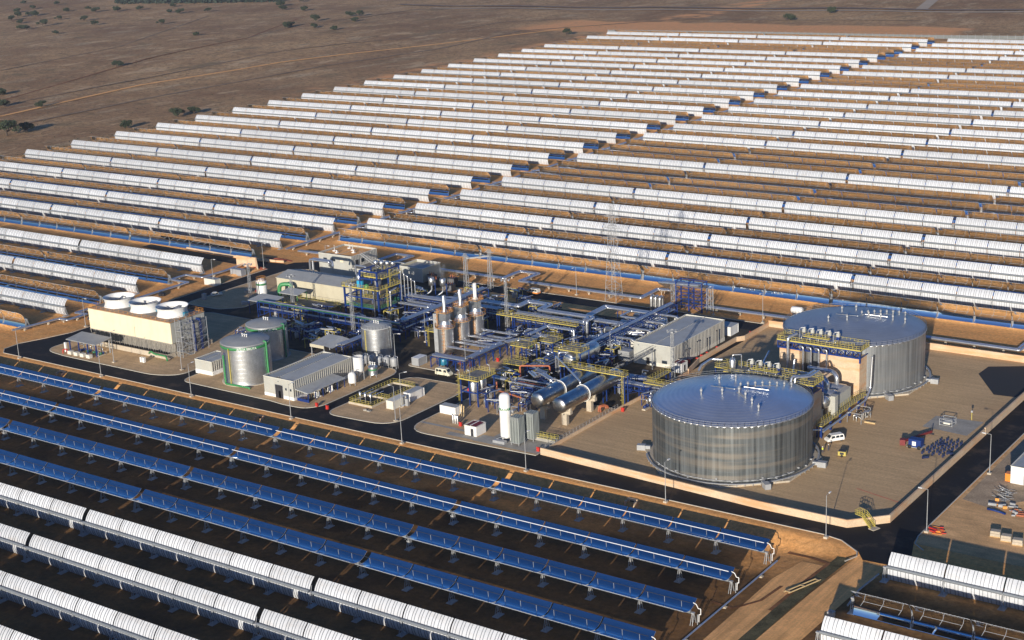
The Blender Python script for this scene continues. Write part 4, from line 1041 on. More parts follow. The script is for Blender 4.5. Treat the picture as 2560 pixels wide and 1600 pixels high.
for k in range(5):
    t = thing('filter_vessel', 'grey filter vessel in the piped row behind the hopper, %s from left' % ORD[k], 'tank', (437.5+2.6*k,-106+.5*k,0), 0, 'filter vessels behind the hopper')
    q = MB(); q.lathe((0,0,.8),[(.01,0),(1.0,.25),(1.05,.4),(1.05,2.4),(.9,2.8),(.01,3.1)],18); part('vessel', q, 'galvanised', t, True)
    q = MB(); q.tube([(0,0,3.8),(0,0,4.3),(1.6,0,4.3),(1.6,0,.5)],.1,6); part('pipe', q, 'pipe_alu', t, True)
    q = MB(); 
    for s in (-1,1): q.bar((.8*s,0,0),(.8*s,0,1.2),.16)
    part('leg', q, 'galvanised', t, True)
rack('pipe_rack', 'blue pipe rack running past the dull aluminium tank to the filters', 424, -104, 427, -86, (4.2,), 4, pl=((4.2,('pipe_alu','pipe_alu','pipe_alu')),))

# ------------------------------------------------------------ sunken basin with yellow rails, containers
t = thing('settling_basin', 'sunken concrete basin ringed with yellow railings', 'basin', (457,-136,0))
bx0, by0, bx1, by1 = 457, -136, 466, -115.5
q = MB()
for a in ((bx0,by0,bx1,by0+.4),(bx0,by1-.4,bx1,by1),(bx0,by0+.4,bx0+.4,by1-.4),(bx1-.4,by0+.4,bx1,by1-.4)): q.box(a[0],a[1],0,a[2],a[3],.75)
q.box(bx0+.4,by0+7.5,.0,bx1-.4,by0+7.9,.74); part('basin_wall', q, 'concrete', t)
q = MB(); q.box(bx0+.4,by0+.4,.13,bx1-.4,by1-.4,.22); part('basin_floor', q, 'dark_opening', t)
q = MB(); q.rail([(bx0+.2,by0+.2,.75),(bx1-.2,by0+.2,.75),(bx1-.2,by1-.2,.75),(bx0+.2,by1-.2,.75)],1.15,1.3,.09,closed=True); q.rail([(bx0+.2,by0+7.7,.75),(bx1-.2,by0+7.7,.75)],1.15,1.3,.09); part('railing', q, 'yellow_steel', t)
q = MB()
for k in range(3): q.tube([(bx0+2+2*k,by0+3,.2),(bx0+2+2*k,by0+3,2.2),(bx0+2+2*k,by0+9,2.2)],.13,7); q.lathe((bx0+2+2*k,by0+3,2.2),[(.35,0),(.35,.9),(.01,1)],10)
part('submersible_pump', q, 'pipe_alu', t)
container(469.8,-134,472.4,-128,2.6,'offwhite','beige container nearest the road beside the sunken basin', group='containers beside the basin')
container(469.8,-126,472.4,-119.6,2.6,'white_paint','white and grey container behind the beige one by the basin', roof='roof_light', group='containers beside the basin')
q = MB(); q.box(473.2,-129.6,.13,474.2,-128.8,2.2); q.box(473.15,-129.65,2.2,474.25,-128.75,2.3); single('cabinet', q, 'galvanised', 'tall grey cabinet between the containers and the lamp', 'cabinet', (473.7,-129.2,.13))
q = MB(); q.box(466.5,-139,.13,467.6,-138.2,.5); q.cbox(465.6,-138.6,.13,.9,.5,.5,.5); single('rubble_heap', q, 'concrete_grey', 'small heap of grey rubble at the basin corner', 'rubble', (466.5,-138.6,.13))

# ------------------------------------------------------------ gas tank, vaporisers, hut, white cabins
t = thing('gas_tank', 'tall white liquid gas tank with green lettering', 'gas tank', (515.6,-138.3,0))
q = MB(); pr = [(1.2,1.0),(1.5,1.35),(1.52,1.5)]+[(1.52,1.5+11*k/8) for k in range(1,9)]+[(1.4,13.0),(1.1,13.35),(.6,13.55),(.01,13.6)]; q.lathe((515.6,-138.3,0),pr,32); part('shell', q, 'white_paint', t)
for a in range(3):
    q = MB(); x, y = 515.6+1.2*math.cos(a*2.1+.3), -138.3+1.2*math.sin(a*2.1+.3); q.bar((x,y,0),(x,y,1.6),.22); part('leg', q, 'white_paint', t)
wrap_text('PRAXAIR', .95, 'green_steel', t, 1.54, 9.0, -60)
q = MB(); q.box(515-1.6,-141.6,.13,515.8+1.4,-140.2,.9); q.tube([(514,-140.6,1),(515,-140.6,1.5),(516.2,-140.2,1.5),(516.2,-139.4,1.2)],.09,6); part('valve_box', q, 'galvanised', t)
for k, (x, y, lb) in enumerate(((520.1,-139.2,'tall grey finned vaporiser tower nearest the white gas tank'),(521.6,-134.6,'tall grey finned vaporiser tower behind its twin'))):
    t = thing('vaporiser', lb, 'vaporiser', (x,y,0), 0, 'pair of grey vaporiser towers')
    for i in range(8):
        q = MB(); q.box(x-1.35+i*.36,y-1.5,.9,x-1.12+i*.36,y+1.5,8.1); part('fin_bank', q, 'fin_grey', t)
    q = MB()
    for dx in (-1.2,1.2):
        for dy in (-1.3,1.3): q.bar((x+dx,y+dy,0),(x+dx,y+dy,1.),.16)
    q.box(x-1.45,y-1.55,.8,x+1.45,y+1.55,.9); part('base_frame', q, 'galvanised', t)
    q = MB(); q.rail([(x-1.4,y-1.5,7.2),(x+1.4,y-1.5,7.2)],1.0,.36,.05); part('header_pipes', q, 'galvanised', t)
gable('small_hut', 'white hut with maroon roof and dark door by the front road', 'hut', 503, -140.3, 507, -135.9, 2.9, .2, 'white_paint', 'white_paint', 'maroon_roof', parapet=0., openings=(('door','s',505.2,506,.15,2.2,'dark_plastic'),))
gable('small_hut', 'white hut with maroon roof beside the big office warehouse', 'hut', 525.8, -66.6, 529.2, -62.8, 2.9, .2, 'white_paint', 'white_paint', 'maroon_roof', parapet=0., openings=(('door','e',-65.2,-64.3,.15,2.2,'dark_plastic'),))
q = MB(); q.add([(498,-142.6,.15),(515,-142.6,.15),(515,-140.4,.15),(498,-140.4,.15)], [(0,1,2,3)]); struct('paved_path', q, 'concrete_grey')
q = MB(); q.add([(486,-138.6,.145),(503,-138.6,.145),(503,-137.4,.145),(486,-137.4,.145)], [(0,1,2,3)]); struct('paved_path', q, 'concrete_grey')
q = MB(); q.add([(507.5,-142.9,.155),(529,-142.9,.155),(529,-132,.155),(511,-132,.155),(511,-138,.155),(507.5,-138,.155)], [(0,1,2,3,4,5)]); struct('concrete_slab', q, 'concrete_grey')
container(486,-129.5,491.6,-127,2.5,'white_paint','white site cabin with timber ladder leaning on it', name='site_cabin', cat='cabin', roof='roof_light')
q = MB(); q.bar((492.3,-128.6,.1),(491.9,-127.6,3.1),.12); q.bar((493,-128.8,.1),(492.6,-127.8,3.2),.3,.06); q.bar((493.9,-128.9,.1),(493.4,-127.9,2.9),.25,.06); single('leaning_boards', q, 'timber', 'yellow timber boards leaning on the end of the white cabin', 'boards', (492.6,-128.4,.1))
for k in range(3):
    t = thing('gas_bottle', 'silver cylinder standing on the pad before the maroon-roofed hut, %s of three' % ORD[k], 'gas bottle', (494.6+.8*k,-134.6,.13), 0, 'silver cylinders by the hut')
    q = MB(); q.lathe((0,0,0),[(.3,0),(.3,2.3),(.15,2.55),(.01,2.6)],12); part('body', q, 'alu', t, True)
    q = MB(); q.lathe((0,0,2.55),[(.1,0),(.12,.2),(.01,.25)],8); part('valve', q, 'dark_plastic', t, True)
def hydrant(x, y, lb, z=.13):
    t = thing('fire_hydrant', lb, 'hydrant', (x,y,z), 0, 'red fire hydrants')
    q = MB(); q.lathe((0,0,0),[(.28,0),(.28,.1),(.17,.12),(.17,.85),(.25,.9),(.2,1.1),(.01,1.2)],10); part('body', q, 'red_paint', t, True)
    q = MB(); q.cbox(.55,0,0,.5,.5,1.15); part('hose_box', q, 'red_paint', t, True)
for x, y, lb in ((481.5,-110.3,'at the inner corner of the container yard'),(472.3,-83,'at the corner of the heater island'),(450,-142.5,'at the front corner of the water treatment island'),(497.5,-135.5,'beside the silver cylinders'),
  (504,-67,'on dark ground before the warehouse'),(526,-57,'against the ribbed side of the warehouse, nearest'),(527.2,-51,'against the ribbed side of the warehouse, farther'),(529.4,-22,'at the far corner near the low grey wall'),(531,-104,'inside the yard left of the tank wall'),(527.5,-141,'by the yellow railed ramp'),(454.4,-142.8,'left on the container yard')):
    hydrant(x, y, 'red fire hydrant with hose box '+lb)
# ------------------------------------------------------------ three fired heaters with stacks
for k, (x, y) in enumerate(((453.2,-84,),(453.2,-75.6),(453.2,-67.6))):
    t = thing('heater_column', 'shiny vertical heater with slim stack, %s' % ['nearest of the three, beside the blue-white kiosk','middle one of the three','farthest of the three'][k], 'heater', (x,y,0), 0, 'three heaters with stacks')
    q = MB(); pr = [(2.5,.9)]
    for i in range(5): a = .9+1.65*(i+1); pr += [(2.5,a-.06),(2.5,a-.05),(2.52,a-.04),(2.52,a-.01),(2.5,a),(2.5,a+.01),(2.5,a+.03)]
    q.lathe((x,y,0), pr, 36); part('shell', q, 'alu', t)
    q = MB(); q.lathe((x,y,9.15),[(2.5,0),(1.35,2.1),(1.35,2.2)],32); part('cone', q, 'alu_dull', t)
    q = MB(); q.box(x-1.3,y-1.2,11.3,x+1.3,y+1.2,14.2); part('duct_box', q, 'alu_dull', t)
    q = MB(); q.lathe((x,y,14.2),[(1.0,0),(.62,.9),(.6,1),(.6,5.3),(.55,5.35),(.5,5.0)],20); part('stack', q, 'white_paint' if k == 2 else 'alu_dull', t)
    q = MB()
    ring = [(x+3.3*math.cos(a*PI/9),y+3.3*math.sin(a*PI/9),9.3) for a in range(18)]
    q.rail(ring,1.1,1.2,.09,closed=True)
    part('ring_railing', q, 'orange_steel', t); q = MB()
    for i in range(18):
        a, b_ = ring[i], ring[(i+1) % 18]; q.add([a,b_,(x+2.5*(b_[0]-x)/3.3,y+2.5*(b_[1]-y)/3.3,9.3),(x+2.5*(a[0]-x)/3.3,y+2.5*(a[1]-y)/3.3,9.3)],[(0,1,2,3)])
        q.add([(p[0],p[1],9.1) for p in (b_,a)]+[(a[0],a[1],9.32),(b_[0],b_[1],9.32)],[(0,1,2,3)])
    part('ring_platform', q, 'grating', t)
    q = MB(); q.rail([(x-2,y-1.9,14.05),(x+2,y-1.9,14.05),(x+2,y+1.9,14.05),(x-2,y+1.9,14.05)],1.1,1.,.09,closed=True)
    part('top_railing', q, 'orange_steel', t); q = MB(); q.box(x-2,y-1.9,13.9,x+2,y+1.9,14.05); part('top_platform', q, 'grating', t)
    q = MB(); q.ladder((x-2.2,y-1.2,9.3),4.7,(-1,0)); q.ladder((x+1.2,y-2.6,.5),8.8,(0,-1)); part('ladder', q, 'orange_steel', t)
    q = MB(); q.box(x-4.1,y-.9,.2,x-2.6,y+.9,13.2); part('air_duct', q, 'galvanised', t)
    q = MB()
    for a in range(6): q.bar((x+2.1*math.cos(a*PI/3),y+2.1*math.sin(a*PI/3),0),(x+2.1*math.cos(a*PI/3),y+2.1*math.sin(a*PI/3),.95),.35)
    part('leg', q, 'blue_steel', t)
    pole_lamp(x+2.6, y-1, 9.3, 2.6, -30, 'short arm lamp on the orange ring of the %s heater' % ['nearest','middle','farthest'][k])
container(450.6,-98.6,453.4,-94.4,2.5,'galvanised','pale blue-grey electrical kiosk in front of the nearest heater', name='electrical_kiosk', cat='kiosk', z=.13, roof='white_paint')
t = thing('teal_tank', 'small teal tank on legs under the heater pipe rack', 'tank', (460.5,-94.8,.13)); q = MB(); q.lathe((0,0,.5),[(.01,0),(1.5,.2),(1.6,.4),(1.6,2.0),(1.3,2.4),(.01,2.6)],20); part('vessel', q, 'teal_paint', t, True); q = MB(); q.box(-1.2,-.2,0,-.9,.2,.7); q.box(.9,-.2,0,1.2,.2,.7); part('leg', q, 'galvanised', t, True)
rack('pipe_rack', 'knee-shaped rack of silver pipes on blue legs before the heaters', 457.5, -97.5, 470.5, -94.5, (3.6,), 4, pl=((3.6,('pipe_alu','pipe_alu','pipe_alu','alu')),))
rack('pipe_rack', 'blue-legged rack of silver pipes right of the heaters', 468.3, -94.3, 471.3, -76, (3.6,), 5, pl=((3.6,('pipe_alu','pipe_alu','alu')),))
for k, yy in enumerate((-86.5,-82,-78.5,-74.5,-71,-67)):
    pipes('pipe_run', 'silver feeder pipe between heaters and rack, %s from the road' % ORD[k], [(455.6,yy,3.6+.3*(k%2)),(467,yy,3.6+.3*(k%2)),(469.5,yy,4.3)], .24, 2, .8, group='feeder pipes at the heaters')
for k in range(7):
    q = MB(); x, y = 458+1.9*k, -91+.4*(k%2); q.box(x-.5,y-.5,.13,x+.5,y+.5,.5); q.lathe((x,y,.5),[(.3,0),(.3,1.4),(.45,1.5),(.45,1.8),(.01,2)],10); q.tube([(x,y,2.2),(x,y,3.2),(x+.8,y,3.2)],.12,6); single('burner_valve', q, 'rust_pipe' if k%2 else 'blue_steel', '%s valve set under the heater rack, %s from left' % ('rusty' if k%2 else 'blue', ORD[k]), 'valve', (x,y,.13), 'valve sets under the heater rack')

# ------------------------------------------------------------ turbine hall, control building
gable('turbine_hall', 'beige turbine hall with shallow grey roof behind the valve deck', 'building', 353, -57, 391, -44, 7.5, 1.6, 'beige_panel', 'beige_panel', 'roof_grey', along='x')
gable('control_building', 'two storey grey control building with brown gravel roof', 'building', 344, -24, 361, -9, 8.6, .05, 'grey_panel', 'clad_grey', 'track_soil', parapet=.6,
  openings=(('window','s',346.5,348.3,5.9,6.9,'glass_dark'),('window','s',350.8,352.6,5.9,6.9,'glass_dark'),('window','s',355,356.8,5.9,6.9,'cream_panel'),('door','e',-22,-20,4.3,6.8,'dark_opening'),('window','e',-18.6,-16.6,5.2,6.7,'glass_dark')))
gable('low_annex', 'low grey annex with roof terrace joined to the control building', 'building', 361.1, -24.2, 378, -9.5, 4.2, .05, 'grey_panel', 'grey_panel', 'grating', parapet=.1)
gable('low_annex', 'pale walled transformer bay right of the roof terrace', 'building', 378.5, -17, 390, -6, 5.4, .05, 'grey_panel', 'beige_panel', 'roof_grey', parapet=.9)
t = thing('roof_stair', 'grey steel stair climbing to the control building roof', 'stair', (362,-19,4.2)); q = MB()
for s in (0,1.2): q.bar((371,-20+s,4.2),(362,-20+s,8.9),.16,.3); q.bar((371,-20+s,5.3),(362,-20+s,10),.07); 
for i in range(14): q.box(371-9*i/14-.35,-20,4.3+4.7*i/14,371-9*i/14,-18.8,4.36+4.7*i/14)
for i in range(6): q.bar((371-1.8*i,-20,4.2+.94*i),(371-1.8*i,-20,5.3+.94*i),.06)
part('flight', q, 'galvanised', t)
for k, (x, y) in enumerate(((347,-18),(350,-20),(353,-14),(356,-17),(349.5,-12))):
    q = MB(); q.cbox(x,y,8.1,1.1,1.1,.35); q.lathe((x,y,8.45),[(.3,0),(.3,.5),(.45,.55),(.01,.8)] if k%2 else [(.12,0),(.12,1.9),(.2,1.9),(.01,2.1)],10); single('roof_vent', q, 'white_paint', 'white %s on the brown roof, %s from the front left' % ('round vent' if k%2 else 'slim vent pipe', ORD[k]), 'roof vent', (x,y,8.05), 'vents on the control building roof')
# transformers and silencers behind
for k, (x, y) in enumerate(((392,-14),(397,-19),(402,-14),(407,-22))):
    t = thing('transformer', 'dark transformer with finned radiators in the shaded yard, %s from left' % ORD[k], 'transformer', (x,y,0), 0, 'dark transformers behind the hall')
    q = MB(); q.box(-1.6,-1.1,.3,1.6,1.1,2.8); part('core_tank', q, 'dark_plastic', t, True)
    q = MB()
    for i in range(6): q.box(-1.4+i*.52,-1.7,.5,-1.3+i*.52,-1.12,2.5)
    part('radiator', q, 'galvanised', t, True)
    q = MB()
    for i in range(3): q.lathe((-1+i,0,2.8),[(.12,0),(.2,.2),(.1,.4),(.2,.6),(.1,.8),(.05,1.2)],8)
    part('bushing', q, 'rust_pipe', t, True)
for k, (x, y) in enumerate(((412.2,-39.3),(416.8,-38.6))):
    t = thing('steam_silencer', 'silver drum silencer on a bent pipe, %s of the pair' % ('left' if k == 0 else 'right, steaming'), 'silencer', (x,y,0), 0, 'pair of silencer drums')
    q = MB(); q.lathe((x,y,7),[(.4,0),(1.05,.3),(1.05,3.0),(.95,3.05),(.9,2.6),(.01,2.6)],20); part('drum', q, 'alu', t)
    q = MB(); q.tube([(x-3.5,y-2,.6),(x-3.5,y-2,2.2),(x,y,5.2),(x,y,7.1)],.34,8); part('pipe', q, 'pipe_alu', t)
    q = MB(); q.bar((x+1.3,y+.4,0),(x+1.3,y+.4,8),.22); q.bar((x+1.3,y+.4,7.9),(x,y,7.9),.2); part('post', q, 'blue_steel', t)
# thin steam over the right silencer
sm = bpy.data.materials.new('steam'); sm.use_nodes = True; n_ = sm.node_tree.nodes; n_.remove(n_['Principled BSDF']); v_ = n_.new('ShaderNodeVolumePrincipled'); v_.inputs['Color'].default_value = (.9,.92,.95,1)
tn = n_.new('ShaderNodeTexNoise'); tn.inputs['Scale'].default_value = .6; tn.inputs['Detail'].default_value = 4; gg = n_.new('ShaderNodeNewGeometry'); sm.node_tree.links.new(gg.outputs['Position'], tn.inputs['Vector'])
rr_ = n_.new('ShaderNodeMapRange'); rr_.inputs['From Min'].default_value = .48; rr_.inputs['From Max'].default_value = .7; rr_.inputs['To Max'].default_value = .32; sm.node_tree.links.new(tn.outputs['Fac'], rr_.inputs['Value']); sm.node_tree.links.new(rr_.outputs[0], v_.inputs['Density'])
sm.node_tree.links.new(v_.outputs[0], n_['Material Output'].inputs['Volume']); M['steam'] = sm
q = MB(); q.lathe((416.4,-38.3,10.1),[(.01,0),(.9,.3),(1.5,1.5),(1.9,3.2),(1.3,4.8),(.01,5.4)],14); so_ = single('steam_plume', q, 'steam', 'faint wisp of steam above the right silencer drum', 'steam', (416.4,-38.3,10.1)); so_['kind'] = 'stuff'

# blue process tower: open steel floors, yellow rails, vessels
tw = thing('process_tower', 'blue steel process tower with yellow railed floors and vessels', 'process tower', (391,-62,0))
tx0, tx1, ty0, ty1 = 391, 406.5, -62, -50
for x in (tx0,(tx0+tx1)/2,tx1):
    for y in (ty0,(ty0+ty1)/2,ty1):
        q = MB(); q.bar((x,y,0),(x,y,10.2 if x < (tx0+tx1)/2 else 16.5),.55 if y == ty0 else .45); part('column', q, 'blue_steel', tw)
for z, (a0, b0, a1, b1) in ((3.2,(tx0,ty0,tx1,ty1)),(6.8,((tx0+tx1)/2,ty0,tx1,ty1)),(10.2,(tx0-.6,ty0-.6,tx1+.6,ty1+.6)),(14.0,((tx0+tx1)/2-2,ty0+2,tx1+.6,ty1+.6))):
    q = MB(); q.box(a0,b0,z-.2,a1,b1,z); part('floor', q, 'grating', tw)
    q = MB(); q.rail([(a0,b0,z),(a1,b0,z),(a1,b1,z),(a0,b1,z)],1.15,1.3,.1,closed=True)
    for a, c in (((a0,b0),(a1,b0)),((a1,b0),(a1,b1))): q.bar((*a,z-.12),(*c,z-.12),.12,.35)
    part('railing', q, 'yellow_steel' if z != 3.2 else 'green_steel', tw)
q = MB()
for z in (3,6.6,9.9,13.7,16.4):
    x_ = tx0 if z < 11 else (tx0+tx1)/2
    for y in (ty0,ty1): q.bar((x_,y,z),(tx1,y,z),.3,.45)
    for x in (x_,tx1): q.bar((x,ty0,z),(x,ty1,z),.3,.45)
q.bar((tx0,ty0,6.6),((tx0+tx1)/2,ty0,9.8),.16); q.bar((tx0,ty0,6.6),((tx0+tx1)/2,ty0,3.2),.16); q.bar((tx1,ty0,6.6),(tx1,ty1,9.8),.16); q.bar((tx1,ty1,3.2),(tx1,ty0,6.6),.16); part('beams', q, 'blue_steel', tw)
for i, (x, y) in enumerate(((395,-58),(399,-53.5),(403,-57.5))):
    q = MB(); q.lathe((x,y,10.3),[(.01,0),(1.3,.4),(1.3,3),(.9,3.5),(.01,3.8)],16); part('vessel', q, 'galvanised' if i else 'alu_dull', tw)
for i in range(4):
    x, y = 399.5+2.1*i, -54+.6*i; q = MB(); q.lathe((x,y,16.6),[(.3,0),(.8,.2),(.8,1.5),(.7,1.55),(.01,1.4)],14); q.bar((x,y,14.1),(x,y,16.8),.3); part('exhaust_cap', q, 'alu', tw)
q = MB(); q.box(397.2,-62.2,10.3,399.4,-61.2,12.6); part('tarpaulin', q, 'cyan_paint', tw)
q = MB(); q.lathe((401,-61.4,10.6),[(.01,-1.1),(.8,-.7),(.95,0),(.8,.7),(.01,1.1)],14); part('motor', q, 'green_steel', tw)
for i in range(16):
    x, y = R.uniform(tx0+1,tx1-.5), R.uniform(ty0+.5,ty1-.5); z = R.choice((.2,3.3,6.9,10.3)); h = R.uniform(1.6,3.); dx, dy = R.choice(((2.4,0),(0,2.2),(-2.2,0)))
    q = MB(); q.tube([(x,y,z),(x,y,z+h),(x+dx,y+dy,z+h),(x+dx,y+dy,z+.4)],R.uniform(.1,.22),7); part('pipe', q, R.choice(('pipe_alu','alu','galvanised','rust_pipe')), tw)
for i, (x, y) in enumerate(((405.5,-63.2),(408.6,-58))):
    q = MB(); q.tube([(x+4*(i==0)*0,y,.3),(x,y,9.6-.4*i),(x-.2,y+3.5,9.8-.4*i)],.28,9); part('pipe', q, 'alu', tw)
for i in range(5):
    x = 407.5+.9*i; q = MB(); q.tube([(x,-50.5+.8*i,4),(x,-50.5+.8*i,14.5-i),(x-2,-50.5+.8*i,14.5-i)],.2,7); part('pipe', q, 'alu' if i%2 else 'pipe_alu', tw)
q = MB(); q.ladder((tx1+.7,-56,10.2),5,(1,0)); q.ladder((tx1+.7,-58,3.2),7.2,(1,0)); part('ladder', q, 'yellow_steel', tw)
# valve deck in front of the hall
platform('platform', 'low yellow-railed valve deck before the beige turbine hall', 362, -68, 388, -61, 2.4, nl=6, leg='darkgreen_steel')
t = thing('deck_canopy', 'small grey canopy over the valve deck by the turbine hall', 'shelter', (365,-66,2.4)); q = MB(); q.add([(364,-67.5,5.6),(373,-67.5,5.6),(373,-62,6.2),(364,-62,6.2),(364,-67.5,5.4),(373,-67.5,5.4),(373,-62,6),(364,-62,6)], [(0,1,2,3),(7,6,5,4),(0,4,5,1),(1,5,6,2),(2,6,7,3),(3,7,4,0)]); part('roof', q, 'roof_light', t)
for x in (364.3,372.7):
    for y in (-67.2,-62.3): q = MB(); q.bar((x,y,2.4),(x,y,5.6),.18); part('post', q, 'green_steel', t)
t = thing('lube_canopy', 'flat grey canopy right of the white banded silo', 'shelter', (362,-78,0)); q = MB(); q.add([(359,-78.5,5.0),(370,-78.5,5.0),(370,-71,5.6),(359,-71,5.6),(359,-78.5,4.8),(370,-78.5,4.8),(370,-71,5.4),(359,-71,5.4)], [(0,1,2,3),(7,6,5,4),(0,4,5,1),(1,5,6,2),(2,6,7,3),(3,7,4,0)]); part('roof', q, 'roof_light', t)
for x in (359.4,364.5,369.6):
    for y in (-78.1,-71.4): q = MB(); q.bar((x,y,0),(x,y,4.9),.22); part('post', q, 'blue_steel', t)
t = thing('lime_silo', 'white cylindrical silo with green band and orange top rail', 'silo', (352.5,-64.5,0))
q = MB(); q.lathe((352.5,-64.5,0),[(1.9,.2),(1.9,8.0),(1.0,8.6),(.01,8.8)],28); part('shell', q, 'white_paint', t)
q = MB(); q.lathe((352.5,-64.5,0),[(1.92,6.5),(1.95,6.5),(1.95,7.2),(1.92,7.2)],28); part('band', q, 'green_steel', t)
q = MB(); q.rail([(352.5+1.8*math.cos(a*PI/6),-64.5+1.8*math.sin(a*PI/6),8.1) for a in range(12)],1.2,.9,.1,closed=True); part('railing', q, 'orange_steel', t)
q = MB(); 
for dx in (-.3,.5): q.bar((352.5+dx,-66.45,.3),(352.5+dx,-66.45,8),.22)
part('fill_pipe', q, 'dark_plastic', t)
t = thing('green_duct', 'big green pipe bent into an upside-down U beside the canopy', 'pipe', (361,-60,0)); q = MB(); q.tube([(359.5,-62.5,.3),(359.5,-62.5,7.0),(363.6,-60.5,7.0),(363.6,-60.5,4.5)],.75,16,bend=2.2); part('duct', q, 'green_steel', t); q = MB(); q.lathe((363.6,-60.5,2.6),[(.8,0),(.9,.8),(.5,1.9)],14); part('inlet_cone', q, 'white_paint', t)

pipes('pipe_run', 'tall blue-legged goalpost pipe behind the hall roof', [(356,-41,.5),(356,-41,11.2),(366,-41,11.2),(366,-41,9.4)], .4, 2, 1.6, sup=None)
pipes('pipe_run', 'short silver goalpost pipe at the hall roof end', [(379,-42,8),(379,-42,11.4),(384,-42,11.4),(384,-42,9)], .36, 1)

# ------------------------------------------------------------ pipe racks and pipe runs
rack('pipe_rack', 'long blue and green rack before the tower, running to the yellow deck', 366, -80.5, 431, -77.5, (3.0,5.6), 11, pl=((5.6,('darkgreen_steel','pipe_alu','darkgreen_steel','blue_steel')),(3.0,('blue_steel','pipe_alu','rust_pipe'))))
rack('pipe_rack', 'blue rack leading back from the green one past the tower', 427.5, -77, 430.5, -30, (3.0,5.6), 8, pl=((5.6,('pipe_alu','pipe_alu','alu')),(3.0,('blue_steel','pipe_alu'))))
rack('pipe_rack', 'blue rack under silver pipes between tower and stacks', 408.5, -50, 449.5, -46.5, (3.2,5.0), 7, pl=((5.0,('pipe_alu','pipe_alu','pipe_alu')),(3.2,('alu','blue_steel','pipe_alu'))))
rack('pipe_rack', 'blue and yellow rack with walkway right of the heater stacks', 457, -52.5, 485, -48.5, (3.2,5.4), 6, pl=((5.4,('pipe_alu','pipe_alu','alu')),(3.2,('pipe_alu','blue_steel','alu'))))
platform('walkway', 'long narrow yellow walkway along the big silver pipes', 452, -55, 484, -53.4, 5.6, nl=6, cat='walkway')
rack('pipe_rack', 'blue trussed rack beside the exchangers left of the warehouse', 496.3, -74, 500.3, -18, (3.4,5.4), 10, pl=((5.4,('blue_steel','pipe_alu','pipe_alu','blue_steel')),(3.4,('pipe_alu','alu','pipe_alu'))))
rack('pipe_rack', 'low rack with a bundle of long silver pipes before the big drum', 488, -90, 495, -64, (1.6,2.6), 5, pl=((2.6,('pipe_alu','alu','pipe_alu','pipe_alu','alu')),))
rack('pipe_rack', 'low blue rack beneath the pipes behind the twin vessels', 497, -110, 513, -104, (2.6,4.4), 4, pl=((4.4,('pipe_alu','rust_pipe','pipe_alu')),(2.6,('pipe_alu','blue_steel','pipe_alu'))))
rack('pipe_rack', 'blue rack near the vessels carrying pipes toward the tank wall', 514, -92, 540, -88.5, (2.2,3.4), 5, pl=((3.4,('pipe_alu','pipe_alu','pipe_alu','blue_steel')),))
B5 = 5.9
pipes('pipe_run', 'big silver pipe pair looping outward beside the walkway', [(440,-46,B5+.6),(455,-46,B5+.6),(455,-40.5,B5+.8),(464,-40.5,B5+.8),(464,-46.5,B5+.6),(484.5,-46.5,B5+.6),(484.5,-50.5,B5+.6),(484.5,-50.5,.6)], .5, 2, 1.3)
pipes('pipe_run', 'broad silver pipe pair in a rectangular loop above dark ground', [(497,-43,4.6),(479,-43,4.6),(479,-29,5),(490,-29,5),(499,-29,5)], .48, 2, 1.4, sup=1)
pipes('pipe_run', 'inner silver pipe loop beside the trussed blue rack', [(498,-38,5.4),(490,-38,5.4),(490,-31,5.4),(498,-31,5.4)], .34, 1, sup=1)
pipes('pipe_run', 'silver hairpin pipe pair left of the heater stacks', [(410,-55,4.4),(423,-55,4.4),(423,-52,4.4),(412,-52,4.4),(412,-46,4.4),(424,-42,4.6),(440,-42,4.6)], .34, 2, .9, sup=1)
pipes('pipe_run', 'silver pipes bending round left of the nearest heater', [(428,-60,5.2),(440,-60,5.2),(446,-62,5.2),(446,-66,5.2),(432,-66,4.2),(432,-70,4.2)], .36, 2, .95, sup=1)
pipes('pipe_run', 'silver U pipe low in the shade behind the heaters', [(458,-58,1.2),(474,-58,1.2),(476,-54,1.2),(476,-54,4.5)], .35, 1, sup=1)
pipes('pipe_run', 'tangle of silver pipes at the head of the heater rack', [(471,-76,4.4),(473,-72,4.4),(477,-72,4.4),(477,-66,4.8),(483,-66,4.8),(483,-72,4.8),(486,-72,4.8)], .32, 3, .8, sup=1)
pipes('pipe_run', 'high silver pipe stepping down beyond the yellow access deck', [(476,-70,6.0),(476,-60,6.0),(486,-60,6.0),(486,-60,2)], .3, 2, .9, sup=1)
pipes('pipe_run', 'silver pipes linking the drum with the twin vessels', [(499.6,-88.5,1),(499.6,-88.5,8.6),(502,-86.5,8.6),(502,-86.5,9.6)], .28, 2, .8)
pipes('pipe_run', 'silver goosenecks from the left twin vessel to the pipework', [(515,-115,9.6),(515,-115,10.4),(510,-112,10.4),(505,-108,7.4),(500,-104,7.2)], .3, 2, .9)
pipes('pipe_run', 'silver gooseneck over the right twin vessel', [(523,-112.5,9.5),(523,-112.5,10.2),(516,-106,9.8),(509,-100,9.8),(503,-95,9.8),(503,-95,5)], .26, 1)
pipes('pipe_run', 'brown pipe elbow in front of the big raised drum', [(492,-98,1),(492,-98,6),(500,-94,6),(500,-94,4)], .26, 1, m_='rust_pipe')
pipes('pipe_run', 'brown pipe from the yellow vessel frame to the pump row', [(493.5,-112,5.4),(493.5,-112,2.8),(503,-114,2.8),(505,-114,2.4)], .22, 1, m_='rust_pipe')
pipes('pipe_run', 'short brown piping under the twin vessels outlet', [(526,-104,1),(527.4,-106,1),(527.4,-106,2),(526.2,-108,2),(526.2,-108,.4)], .25, 2, .7, m_='rust_pipe')
